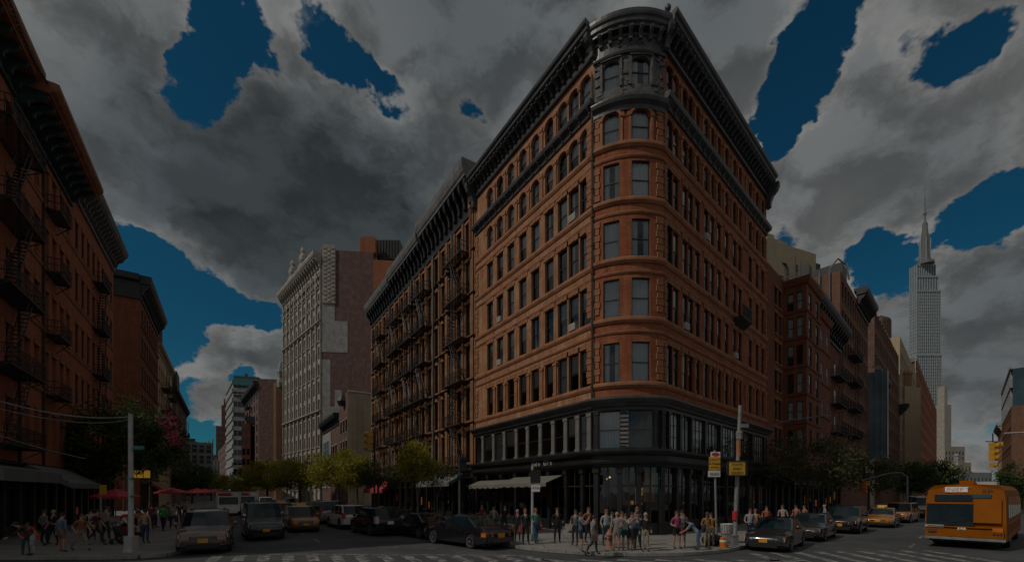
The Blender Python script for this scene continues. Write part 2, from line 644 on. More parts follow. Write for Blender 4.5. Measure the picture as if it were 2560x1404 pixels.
def curtain_mat(name, c):
    m, nt, b = newmat(name)
    L = nt.links.new
    tc = node(nt, 'ShaderNodeTexCoord')
    w = node(nt, 'ShaderNodeTexWave', i_Scale=3.2, i_Distortion=2.5, i_Detail=2.0)
    L(tc.outputs['Object'], w.inputs['Vector'])
    L(mix_c(nt, w.outputs['Fac'], tuple(x * 0.7 for x in c), c), b.inputs['Base Color'])
    b.inputs['Roughness'].default_value = 0.9
    bp = node(nt, 'ShaderNodeBump', i_Strength=0.6, i_Distance=0.05)
    L(w.outputs['Fac'], bp.inputs['Height'])
    L(bp.outputs[0], b.inputs['Normal'])
    return m


M = {}
M['brick_main'] = brick('orange_brick', (0.44, 0.20, 0.095), (0.38, 0.16, 0.075), (0.26, 0.15, 0.09), wear=(0.50, 0.33, 0.21), wamt=0.6, soot=0.5)
M['brick_bay'] = brick('red_orange_brick', (0.42, 0.125, 0.05), (0.32, 0.09, 0.04), (0.17, 0.075, 0.05), wear=(0.44, 0.20, 0.11), wamt=0.5, soot=0.5)
M['brick_ten'] = brick('tan_brick', (0.34, 0.17, 0.085), (0.26, 0.12, 0.06), (0.2, 0.12, 0.08), wear=(0.40, 0.26, 0.16), wamt=0.5, soot=0.7)
M['brick_left'] = brick('orange_red_brick', (0.50, 0.17, 0.085), (0.42, 0.13, 0.065), (0.2, 0.1, 0.07), wear=(0.42, 0.17, 0.09), wamt=0.3, soot=0.35)
M['brick_red'] = brick('dark_red_brick', (0.27, 0.085, 0.042), (0.20, 0.06, 0.03), (0.15, 0.08, 0.055), wear=(0.31, 0.13, 0.075), wamt=0.3, soot=0.4)
M['brick_party'] = brick('party_wall_brick', (0.19, 0.10, 0.08), (0.145, 0.075, 0.063), (0.17, 0.12, 0.11), wear=(0.29, 0.22, 0.20), wamt=0.35, soot=0.3)
M['brick_grey'] = brick('sooty_brick', (0.18, 0.15, 0.135), (0.12, 0.095, 0.085), (0.22, 0.2, 0.19), wear=(0.40, 0.36, 0.33), wamt=0.75, soot=0.5)
M['brick_tan'] = brick('cream_brick', (0.60, 0.46, 0.30), (0.54, 0.41, 0.26), (0.3, 0.24, 0.18), wear=(0.52, 0.42, 0.3), wamt=0.3, soot=0.25)
M['brick_brown'] = brick('brown_brick', (0.24, 0.12, 0.075), (0.18, 0.085, 0.055), (0.15, 0.09, 0.07), wear=(0.28, 0.16, 0.11), wamt=0.3, soot=0.35)
M['stone_main'] = plain('terracotta_stone', (0.36, 0.15, 0.07), 0.8, var=0.3, scale=1.5, bump=0.01)
M['stone_white'] = plain('pale_limestone', (0.40, 0.365, 0.31), 0.8, var=0.3, scale=0.8, bump=0.02)
M['stone_grey'] = plain('grey_stone', (0.30, 0.31, 0.31), 0.75, var=0.25, scale=0.8, bump=0.01)
M['stone_dark'] = plain('dark_carved_stone', (0.13, 0.125, 0.12), 0.7, var=0.45, scale=3.0, bump=0.05)
M['cream'] = plain('cream_stucco', (0.46, 0.39, 0.28), 0.85, var=0.15, scale=0.5)
M['grey_render'] = plain('grey_render', (0.34, 0.33, 0.32), 0.85, var=0.25, scale=0.8)
M['ochre'] = plain('ochre_stucco', (0.34, 0.20, 0.075), 0.85, var=0.2, scale=0.4)
M['black'] = plain('black_painted_iron', (0.022, 0.023, 0.024), 0.5, var=0.4, scale=2.0)
M['charcoal'] = plain('charcoal_painted_metal', (0.075, 0.076, 0.078), 0.42, var=0.35, scale=1.4)
M['shop_black'] = plain('black_painted_wood', (0.022, 0.022, 0.023), 0.4, var=0.4, scale=1.2)
M['pier_grey'] = plain('grey_painted_iron', (0.20, 0.195, 0.18), 0.5, var=0.25, scale=1.6)
M['frame'] = plain('dark_window_frame', (0.035, 0.027, 0.022), 0.45, var=0.3)
M['frame_brown'] = plain('brown_window_frame', (0.06, 0.035, 0.022), 0.5, var=0.3)
M['frame_white'] = plain('white_window_frame', (0.5, 0.48, 0.45), 0.5, var=0.15)
M['interior'] = plain('dim_interior', (0.035, 0.03, 0.027), 0.9, var=0.5, scale=0.6)
M['glass'] = glass('window_glass', base=0.05)
M['shop_glass'] = glass('shop_glass', (0.93, 0.94, 0.94), base=0.02)
M['dark_glass'] = plain('reflecting_glass', (0.012, 0.016, 0.02), 0.06, var=0.3, spec=0.7)
M['blue_glass'] = plain('blue_glass', (0.035, 0.075, 0.10), 0.10, var=0.35, scale=0.15, spec=0.6)
M['sky_haze_glass'] = plain('glass_sky_haze_tint', (0.17, 0.24, 0.28), 0.15, var=0.35, scale=0.12, spec=0.6)  # sky reflection on the panel and haze on the skyscraper, put into the colour
M['hazed_stone'] = plain('haze_tinted_stone', (0.36, 0.39, 0.40), 0.7, var=0.15, scale=0.3)  # distance haze put into the stone colour, paler and bluer
M['curtain'] = curtain_mat('pale_curtain', (0.84, 0.85, 0.84))
M['blind'] = plain('window_blind', (0.62, 0.60, 0.55), 0.8, var=0.1, scale=1)
M['iron_rust'] = plain('rusty_iron', (0.07, 0.035, 0.022), 0.65, var=0.4, scale=3)
M['green_copper'] = plain('green_copper', (0.03, 0.075, 0.062), 0.6, var=0.45, scale=2.5, bump=0.03)
M['copper_edge'] = plain('copper_edge', (0.32, 0.12, 0.05), 0.55, var=0.3)
M['grey_metal'] = plain('weathered_grey_metal', (0.17, 0.165, 0.16), 0.5, var=0.35, scale=1.2, bump=0.02)
M['asphalt'] = asphalt()
M['paving'] = paving()
M['kerb'] = plain('kerb_stone', (0.27, 0.26, 0.24), 0.8, var=0.3, scale=2)
M['roofing'] = plain('roofing_felt', (0.10, 0.10, 0.10), 0.9, var=0.3)
M['white_pole'] = plain('pale_painted_pole', (0.46, 0.46, 0.45), 0.5, var=0.2, scale=3)
M['grey_pole'] = plain('grey_painted_pole', (0.24, 0.24, 0.235), 0.5, var=0.3, scale=3)
M['signal_yellow'] = plain('signal_yellow', (0.55, 0.29, 0.02), 0.45, var=0.15)
M['orange'] = plain('orange_plastic', (0.60, 0.16, 0.02), 0.5, var=0.2)
M['white'] = plain('white_paint', (0.75, 0.75, 0.73), 0.5, var=0.08)
M['red'] = plain('red_paint', (0.50, 0.03, 0.035), 0.5, var=0.2)
M['awning_cream'] = plain('cream_canvas', (0.20, 0.185, 0.16), 0.85, var=0.15)
M['awning_grey'] = plain('grey_canvas', (0.17, 0.18, 0.185), 0.85, var=0.2)
M['awning_brown'] = plain('terracotta_canvas', (0.36, 0.15, 0.08), 0.85, var=0.2)
M['awning_red'] = plain('dark_red_canvas', (0.36, 0.05, 0.055), 0.85, var=0.2)
M['bark'] = plain('bark', (0.085, 0.07, 0.055), 0.9, var=0.4, scale=4, bump=0.03)
M['bark_pale'] = plain('pale_bark', (0.20, 0.18, 0.15), 0.9, var=0.4, scale=4, bump=0.02)
M['leaf_bright'] = leafmat('yellow_green_leaves', (0.20, 0.21, 0.016), (0.38, 0.34, 0.026))
M['leaf_dark'] = leafmat('deep_green_leaves', (0.035, 0.07, 0.017), (0.085, 0.13, 0.03))
M['leaf_olive'] = leafmat('olive_leaves', (0.07, 0.08, 0.03), (0.12, 0.125, 0.045))
M['leaf_pink'] = leafmat('pink_blossom', (0.42, 0.05, 0.12), (0.55, 0.12, 0.2))
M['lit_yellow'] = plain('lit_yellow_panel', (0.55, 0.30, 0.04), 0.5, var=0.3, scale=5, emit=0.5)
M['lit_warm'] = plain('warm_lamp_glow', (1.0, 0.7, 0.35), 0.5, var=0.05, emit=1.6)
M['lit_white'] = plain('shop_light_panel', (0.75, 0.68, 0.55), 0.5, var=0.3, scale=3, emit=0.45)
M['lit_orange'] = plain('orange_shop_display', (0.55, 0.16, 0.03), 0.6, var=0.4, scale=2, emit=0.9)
M['lit_red'] = plain('red_shop_display', (0.35, 0.04, 0.03), 0.6, var=0.4, scale=2, emit=0.7)
M['teal'] = plain('teal_panel', (0.05, 0.20, 0.22), 0.6, var=0.3, scale=2)
M['sign_yellow'] = plain('sign_yellow', (0.62, 0.36, 0.03), 0.5, var=0.12)
M['sign_green'] = plain('lime_green_panel', (0.12, 0.26, 0.03), 0.5, var=0.3)
M['tyre'] = plain('tyre_rubber', (0.02, 0.02, 0.02), 0.8, var=0.3)
M['rim'] = plain('alloy_rim', (0.42, 0.42, 0.42), 0.3, metal=0.8, var=0.1)
M['car_glass'] = plain('car_glass', (0.008, 0.020, 0.026), 0.03, var=0.3, spec=0.45)
M['chrome'] = plain('chrome', (0.55, 0.55, 0.55), 0.18, metal=1.0, var=0.05)
M['car_black_trim'] = plain('car_black_trim', (0.015, 0.015, 0.016), 0.5, var=0.2)
M['lamp_clear'] = plain('headlamp_glass', (0.50, 0.46, 0.42), 0.12, var=0.2, scale=8)
M['lamp_red'] = plain('tail_lamp_red', (0.45, 0.02, 0.015), 0.15, var=0.2)
M['lamp_orange'] = plain('indicator_orange', (0.65, 0.17, 0.02), 0.15, var=0.2)
M['plate'] = plain('orange_number_plate', (0.70, 0.30, 0.02), 0.45, var=0.1)

# ------------------------------------------------------------------ the street plan
DL, DR = Vector((-0.5398, 0.8418)), Vector((0.7195, 0.6945))        # the two streets
NL, NR = Vector((-0.8418, -0.5398)), Vector((0.6945, -0.7195))      # outward from the corner block
CA, CB = Vector((5.0, 26.6)), Vector((9.0, 26.13))                  # ends of the corner bay
L0 = Vector((-27.6, 23.7))                                          # left street wall


def ab(o, d, n, t, w):
    return o + d * t + n * w


def along(o, d, px):
    """distance along a street line at which it stands on a sight line"""
    k = (px - 1280.0) / FOC
    return (k * o.y - o.x) / (d.x - k * d.y)


def ground():
    mb = MB()
    mb.face([(-3000, -300, 0), (3000, -300, 0), (3000, 3500, 0), (-3000, 3500, 0)])
    tag(mb.build('road', M['asphalt'], uv=False), kind='structure')

    def pavement(pts, name):
        mb = MB()
        h = 0.15
        mb.face([(p[0], p[1], h) for p in pts], 0)
        n = len(pts)
        for i in range(n):
            a, b = Vector(pts[i]), Vector(pts[(i + 1) % n])
            mb.face([(a.x, a.y, 0), (b.x, b.y, 0), (b.x, b.y, h), (a.x, a.y, h)], 1)
        tag(mb.build(name, [M['paving'], M['kerb']]), kind='structure')
        kb = MB()
        for i in range(n):
            a, b = Vector(pts[i]), Vector(pts[(i + 1) % n])
            if (b - a).length < 1e-3:
                continue
            d = (b - a).normalized()
            q = Vector((d.y, -d.x)) * 0.18
            kb.hexa([(a.x - q.x * .0 - q.x * .05, a.y - q.y * .05, .02), (b.x - q.x * .05, b.y - q.y * .05, .02), (a.x + q.x, a.y + q.y, .02), (b.x + q.x, b.y + q.y, .02),
                     (a.x - q.x * .05, a.y - q.y * .05, h + .004), (b.x - q.x * .05, b.y - q.y * .05, h + .004), (a.x + q.x, a.y + q.y, h + .006), (b.x + q.x, b.y + q.y, h + .006)])
        tag(kb.build('kerb', M['kerb']), kind='structure')

    # corner block: rounded towards the crossing
    lk = ab(CA, DL, NL, 0, 7.0)
    rk = ab(CB, DR, NR, 0, 5.0)
    # meeting point of the two kerb lines
    a, b = lk, rk
    da, db = -DL, -DR
    den = da.x * db.y - da.y * db.x
    t = ((b.x - a.x) * db.y - (b.y - a.y) * db.x) / den
    K = a + da * t
    r = 6.6
    half = math.acos(max(-1, min(1, DL.dot(DR)))) / 2
    cut = r / math.tan(half)
    cen = K + (DL + DR).normalized() * (r / math.sin(half))
    p0, p1 = K + DL * cut, K + DR * cut
    a0 = math.atan2(p0.y - cen.y, p0.x - cen.x)
    a1 = math.atan2(p1.y - cen.y, p1.x - cen.x)
    while a1 < a0:
        a1 += 2 * math.pi
    pts = [ab(CA, DL, NL, 220, 7.0)]
    for i in range(15):
        q = a0 + (a1 - a0) * i / 14
        pts.append(cen + Vector((math.cos(q), math.sin(q))) * r)
    pts += [ab(CB, DR, NR, 400, 5.0), ab(CB, DR, NR, 400, -4), ab(CA, DL, NL, 220, -4)]
    pavement(pts, 'pavement')
    # left street, near corner
    nl = -NL
    pts = [(-60, 17.4), (-19.0, 17.5)]
    c0 = Vector((-15.6, 17.6))
    pts += [(-16.2, 17.55), (-15.0, 17.75), (-14.4, 18.3), (-14.5, 19.2)]
    far = Vector((-14.5, 19.2)) + DL * 330
    pts += [(far.x, far.y), (far.x - 60, far.y)]
    pavement(pts, 'pavement')
    # right side of the right street
    pts = [ab(CB, DR, NR, 24, 19), (60, 34), (430, 390), ab(CB, DR, NR, 480, 19)]
    pavement([tuple(p) for p in pts][::1], 'pavement')

    # worn crossing stripes and lane marks
    wm, nt, b = newmat('worn_road_paint')
    tc = node(nt, 'ShaderNodeTexCoord')
    nz = node(nt, 'ShaderNodeTexNoise', i_Scale=2.5, i_Detail=8.0, i_Roughness=0.75)
    nt.links.new(tc.outputs['Object'], nz.inputs['Vector'])
    nt.links.new(mix_c(nt, smooth_n(nt, nz.outputs[0], 0.42, 0.62), (0.08, 0.08, 0.08), (0.36, 0.35, 0.33)), b.inputs['Base Color'])
    b.inputs['Roughness'].default_value = 0.75

    def stripe(a, b, w, name='crosswalk_stripe'):
        a, b = Vector(a), Vector(b)
        d = (b - a).normalized()
        q = Vector((-d.y, d.x)) * w / 2
        mb = MB()
        n = 6
        for i in range(n):
            u, v = a.lerp(b, i / n), a.lerp(b, (i + 1) / n)
            mb.face([(u.x - q.x, u.y - q.y, .004), (v.x - q.x, v.y - q.y, .004), (v.x + q.x, v.y + q.y, .004), (u.x + q.x, u.y + q.y, .004)])
        tag(mb.build(name, wm), kind='structure')

    # across the left street mouth
    for i in range(14):
        x = -12.5 + i * 1.0
        stripe((x, 18.75 - i * .02), (x + 0.85, 17.0), .42)
    # across the front of the corner
    for i in range(7):
        stripe((1.2 + i * 1.5, 17.55 - .02 * i), (2.45 + i * 1.5, 16.75), .45)
    for i in range(9):
        stripe((10.6 + i * 1.05, 19.5 + i * .10), (10.3 + i * 1.05, 16.9), .42)
    stripe((-12.5, 19.15), (0.6, 18.7), .22, 'stop_line')
    for y0, x0 in ((23.4, -10.2), (27.5, -13.0), (33, -16.6), (40, -21.0)):
        p = Vector((x0, y0))
        q = p + DL * 2.2
        stripe(p, q, .14, 'lane_mark')
    for k in range(4):
        p = Vector((-6.6 + k * 1.9, 21.6 - k * .45))
        stripe(p, p + Vector((1.1, -.2)), .12, 'lane_mark')
    for k in range(6):
        p = ab(CB, DR, NR, 4 + k * 6, 10.6)
        stripe(p, p + DR * 2.4, .14, 'lane_mark')

    mb = MB()
    mb.lathe([(.36, .005), (.36, .012), (.33, .016), (.05, .016)], (0, 0, 0), 16)
    for k, (x, y) in enumerate(((-8.2, 20.9), (17.5, 24.0))):
        o = put('manhole_cover', mb.mesh('manhole_cover', M['iron_rust']), None, (x, y, 0))
        tag(o, ('round iron manhole cover set in the road before the parked cars of the left street', 'round iron manhole cover in the right street between the bus and the parked cars')[k], 'manhole cover', 'manhole covers')


ground()

# ------------------------------------------------------------------ windows
WCACHE = {}


def win_mesh(w, h, style):
    key = (round(w, 2), round(h, 2), style)
    if key in WCACHE:
        return WCACHE[key]
    f = MB()
    t = 0.055
    if style == 'grid':
        t = .05
    hw = w / 2
    f.box(-hw, -hw + t, -.05, .03, 0, h)
    f.box(hw - t, hw, -.05, .03, 0, h)
    f.box(-hw + t, hw - t, -.05, .03, h - t, h)
    f.box(-hw + t, hw - t, -.05, .03, 0, t * 1.1)
    g = MB()
    if style == 'sash':
        f.box(-hw + t, hw - t, -.03, .025, h * .48, h * .48 + t)
        g.face([(-hw + t, .0, t), (hw - t, .0, t), (hw - t, .0, h * .48), (-hw + t, .0, h * .48)])
        g.face([(-hw + t, -.02, h * .48 + t), (hw - t, -.02, h * .48 + t), (hw - t, -.02, h - t), (-hw + t, -.02, h - t)])
    elif style == 'grid':
        n = max(2, int(round(w / 0.55)))
        for i in range(1, n):
            x = -hw + w * i / n
            f.box(x - .02, x + .02, -.03, .02, t, h - t)
        for k in (0.36, 0.68):
            f.box(-hw + t, hw - t, -.02, .015, h * k - .02, h * k + .02)
        g.face([(-hw + t, .005, t), (hw - t, .005, t), (hw - t, .005, h - t), (-hw + t, .005, h - t)])
    else:
        g.face([(-hw + t, .0, t), (hw - t, .0, t), (hw - t, .0, h - t), (-hw + t, .0, h - t)])
    c = MB()
    n = max(6, int(w / .12))
    rows = []
    for z in (0.08, h - .06):
        rows.append([(-hw + t + (w - 2 * t) * k / n, .07 + .03 * math.sin(k * 2.4), z) for k in range(n + 1)])
    c.grid(rows)
    c2 = MB()
    for x0_, x1_ in ((-hw + t, -hw + w * .36), (hw - w * .30, hw - t)):
        rows = []
        for z in (0.08, h - .06):
            rows.append([(x0_ + (x1_ - x0_) * k / 5, .07 + .03 * math.sin(k * 2.4), z) for k in range(6)])
        c2.grid(rows)
    b = MB()
    b.face([(-hw + t, .05, h * .45), (hw - t, .05, h * .45), (hw - t, .05, h - t), (-hw + t, .05, h - t)])
    WCACHE[key] = (f, g, c, b, {'parted': c2})
    return WCACHE[key]


def put_window(parent, path, s, z, w, h, depth, style='sash', cover=None, frame='frame', gl='glass', name='window'):
    f, g, c, b, store = win_mesh(w, h, style)

    def me(k, src, mat):
        if (k, mat) not in store:
            store[(k, mat)] = src.mesh(k, M[mat], uv=False)
        return store[(k, mat)]
    q = path.P(s, -depth, z) - base_of(parent)
    o = put(name, me('window', f, frame), parent, q, path.rot(s))
    put('pane', me('pane', g, gl), o)
    if cover == 'curtain':
        put('curtain', me('curtain', c, 'curtain'), o)
    elif cover == 'parted':
        if 'pm' not in store:
            store['pm'] = store['parted'].mesh('curtain', M['curtain'], uv=False)
        put('curtain', store['pm'], o)
    elif cover == 'blind':
        put('blind', me('blind', b, 'blind'), o)
    return o


def cover_pick(p=0.5):
    r = rnd.random()
    return 'curtain' if r < p * .35 else ('parted' if r < p * .6 else ('blind' if r < p else None))


FAR_WIN = {}


def far_window(parent, path, s, z, w, h, depth, frame='frame', gl='dark_glass'):
    """a small window far off: frame and panes in one mesh"""
    key = (round(w, 2), round(h, 2), frame, gl)
    if key not in FAR_WIN:
        m = MB()
        hw, t = w / 2, min(.09, w * .12)
        m.face([(-hw, 0, 0), (hw, 0, 0), (hw, 0, h), (-hw, 0, h)], 1)
        m.box(-hw, -hw + t, -.08, .02, 0, h)
        m.box(hw - t, hw, -.08, .02, 0, h)
        m.box(-hw + t, hw - t, -.08, .02, h - t, h)
        m.box(-hw + t, hw - t, -.07, .02, h * .5 - t / 2, h * .5 + t / 2)
        FAR_WIN[key] = m.mesh('window', [M[frame], M[gl]], uv=False)
    q = path.P(s, -depth, z) - base_of(parent)
    return put('window', FAR_WIN[key], parent, q, path.rot(s))


def bracket_mesh(name, d, h, w, mat, cache={}):
    """scrolled cornice bracket: d out, h high, w wide; local -y is outward, top at z = 0"""
    key = (d, h, w, mat)
    if key not in cache:
        m = MB()
        prof = [(0, 0), (d, 0), (d, -.18 * h), (d * .86, -.34 * h), (d * .55, -.5 * h), (d * .36, -.72 * h), (d * .33, -.95 * h), (d * .12, -h), (0, -h)]
        n = len(prof)
        A = [(-w / 2, -o, z) for o, z in prof]
        B = [(w / 2, -o, z) for o, z in prof]
        m.face(A)
        m.face(B[::-1])
        for k in range(n):
            m.face((A[k], A[(k + 1) % n], B[(k + 1) % n], B[k]))
        cache[key] = m.mesh(name, M[mat], uv=False)
    return cache[key]


def brackets(parent, path, s0, s1, step, o, z, d, h, w, mat, name='bracket'):
    n = max(1, int(round((s1 - s0) / step)))
    me = bracket_mesh(name, d, h, w, mat)
    for i in range(n + 1):
        s = s0 + (s1 - s0) * i / n
        put(name, me, parent, path.P(s, o, z) - base_of(parent), path.rot(s))


# ------------------------------------------------------------------ fire escapes
FE = {}


def fire_escape(parent, path, s, z, w, rise, ladder=1, d=1.05, mat='black'):
    key = (round(w, 2), round(rise, 2), ladder, d, mat)
    if key not in FE:
        p = MB()                                                   # balcony: slatted floor and railing
        n = int(w / .16)
        for i in range(n):
            x = -w / 2 + w * (i + .5) / n
            p.box(x - .045, x + .045, -d, 0, 0, .025)
        p.box(-w / 2, w / 2, -d, -d + .05, -.08, .03)
        p.box(-w / 2, w / 2, -.05, 0, -.08, .03)
        for x in (-w / 2, w / 2 - .05):
            p.box(x, x + .05, -d, 0, -.08, 0.02)
            p.hexa([(x, -.02, -.75), (x + .04, -.02, -.75), (x, .02, -.75), (x + .04, .02, -.75), (x, -d + .1, -.09), (x + .04, -d + .1, -.09), (x, -d + .2, -.09), (x + .04, -d + .2, -.09)])
        r = MB()
        for hh in (.48, .92):
            r.box(-w / 2, w / 2, -d - .02, -d + .02, hh, hh + .04)
            for x in (-w / 2, w / 2):
                r.box(x - .02, x + .02, -d, 0, hh, hh + .04)
        k = int(w / .19)
        for i in range(k + 1):
            x = -w / 2 + w * i / k
            r.box(x - .012, x + .012, -d - .012, -d + .012, 0, .92)
        for x in (-w / 2, w / 2):
            for y in np.linspace(-d, 0, 6)[1:-1]:
                r.box(x - .012, x + .012, y - .012, y + .012, 0, .92)
        a = MB()                                                   # steep stair to the next balcony
        x0, x1 = (-w * .32, w * .18) if ladder > 0 else (w * .32, -w * .18)
        for y in (-d + .12, -d + .55):
            a.tube([(x0, y, 0), (x1, y, rise)], .028, 4)
            a.tube([(x0, y, .8), (x1, y, rise + .8)], .018, 4)
        m = int(rise / .26)
        for i in range(1, m):
            t = i / m
            x = x0 + (x1 - x0) * t
            a.box(x - .09, x + .09, -d + .12, -d + .55, rise * t - .015, rise * t + .015)
        FE[key] = (p.mesh('fire_escape', M[mat], uv=False), r.mesh('railing', M[mat], uv=False), a.mesh('ladder', M[mat], uv=False))
    P, Q, A = FE[key]
    o = put('fire_escape', P, parent, path.P(s, 0.0, z) - base_of(parent), path.rot(s))
    put('railing', Q, o)
    if ladder:
        put('ladder', A, o)
    return o


# ------------------------------------------------------------------ buildings of the street walls
def back_points(path, s0, s1, depth):
    a, b = path.P(s0, 0, 0), path.P(s1, 0, 0)
    n = path.N((s0 + s1) / 2)
    return a, b, Vector((b.x - n.x * depth, b.y - n.y * depth, 0)), Vector((a.x - n.x * depth, a.y - n.y * depth, 0))


def building(name, label, path, s0, s1, ztop, depth, wallmat, floors, cols, ww, sidemat=None, style='sash', wd=0.22, z0=0.0, arch=(), sills='stone_main',
             cover=0.45, frame='frame', far=False, group=None, reveal=None, cat='building', gl='glass', roofz=None, interior=True, sideback=True):
    mid = path.P((s0 + s1) / 2, -1.0, 0)
    root = thing(name, label, cat, (mid.x, mid.y, 0), 0, group)
    ops = []
    for k, (a, b) in enumerate(floors):
        for c in cols:
            ops.append((c - ww / 2, c + ww / 2, a, b, ww * .42 if k in arch else 0.0))
    mb = MB()
    wall(mb, path, s0, s1, z0, ztop, ops, wd + .05, 0, 1)
    mb.build('wall', [M[wallmat], M[reveal or wallmat]], root)
    # the rest of the body
    A, B, C, D = back_points(path, s0, s1, depth)
    rz = roofz or ztop - 0.6
    mb = MB()
    for p, q in ((B, C), (C, D), (D, A)):
        mb.face([(p.x, p.y, 0), (q.x, q.y, 0), (q.x, q.y, ztop), (p.x, p.y, ztop)], 0)
    mb.face([(A.x, A.y, rz), (B.x, B.y, rz), (C.x, C.y, rz), (D.x, D.y, rz)], 1)
    mb.build('side_wall', [M[sidemat or wallmat], M['roofing']], root)
    if interior and not far:
        mb = MB()
        pbox(mb, path, s0 + .1, s1 - .1, -1.3, -1.25, z0 + .05, ztop - .7)
        for (a, b) in floors:
            pbox(mb, path, s0 + .1, s1 - .1, -1.25, -wd - .1, a - .5, a - .4)
        mb.build('interior', M['interior'], root)
    for k, (a, b) in enumerate(floors):
        for c in cols:
            if far:
                far_window(root, path, c, a, ww, b - a, wd, frame, gl if gl != 'glass' else 'dark_glass')
            else:
                put_window(root, path, c, a, ww, b - a, wd, style, cover_pick(cover), frame, gl)
    if sills:
        for k, (a, b) in enumerate(floors):
            for c in cols:
                piece('sill', sills, root, path, c - ww / 2 - .1, c + ww / 2 + .1, -.1, .09, a - .16, a - .002)
                if k not in arch:
                    piece('lintel', sills, root, path, c - ww / 2 - .12, c + ww / 2 + .12, -.02, .06, b + .002, b + .24)
    return root


def cornice(root, path, s0, s1, z0, z1, out, mat, step=0.9, edge=None, bw=0.22, end_drop=True):
    """frieze, brackets and overhanging crown"""
    h = z1 - z0
    mb = MB()
    zb = z1 - h * .34
    sweep(mb, path, s0, s1, [(0.002, z0), (.16, z0), (.16, z0 + .1 * h), (.09, z0 + .13 * h), (.09, zb), (0.002, zb)])
    mb.build('frieze', M[mat], root)
    mb = MB()
    sweep(mb, path, s0, s1, [(0.0, zb + .003), (out * .8, zb + .003), (out * .8, zb + .05 * h), (out * .9, zb + .09 * h), (out, zb + .2 * h), (out, z1), (out * .9, z1 + .04), (-.35, z1 + .04), (-.35, zb + .2 * h), (0, zb + .2 * h)])
    mb.build('cornice', M[edge or mat], root)
    brackets(root, path, s0 + .3, s1 - .3, step, .09, zb, out * .68, h * .5, bw, mat)


def stringcourse(root, path, s0, s1, z, h, out, mat, name='string_course'):
    mb = MB()
    sweep(mb, path, s0, s1, [(-.02, z), (out * .5, z), (out, z + h * .5), (out, z + h * .85), (out * .4, z + h), (-.02, z + h)])
    return mb.build(name, M[mat], root)


TXT = {}


def text(body, name, size, mat, parent, loc, rotz, ext=.02, tilt=R(90), align='CENTER', sx=1.0):
    c = bpy.data.curves.new(name, 'FONT')
    c.body, c.size, c.extrude, c.align_x = body, size, ext, align
    key = (body, size, mat, ext)
    if key not in TXT:
        tmp = bpy.data.objects.new('tmp', c)
        COL.objects.link(tmp)
        me = bpy.data.meshes.new_from_object(tmp.evaluated_get(bpy.context.evaluated_depsgraph_get()))
        bpy.data.objects.remove(tmp, do_unlink=True)
        me.name = name
        me.materials.clear()
        me.materials.append(M[mat])
        TXT[key] = me
    o = put(name, TXT[key], parent, loc)
    o.rotation_euler = (tilt, 0, rotz)
    o.scale = (sx, 1, 1)
    return o


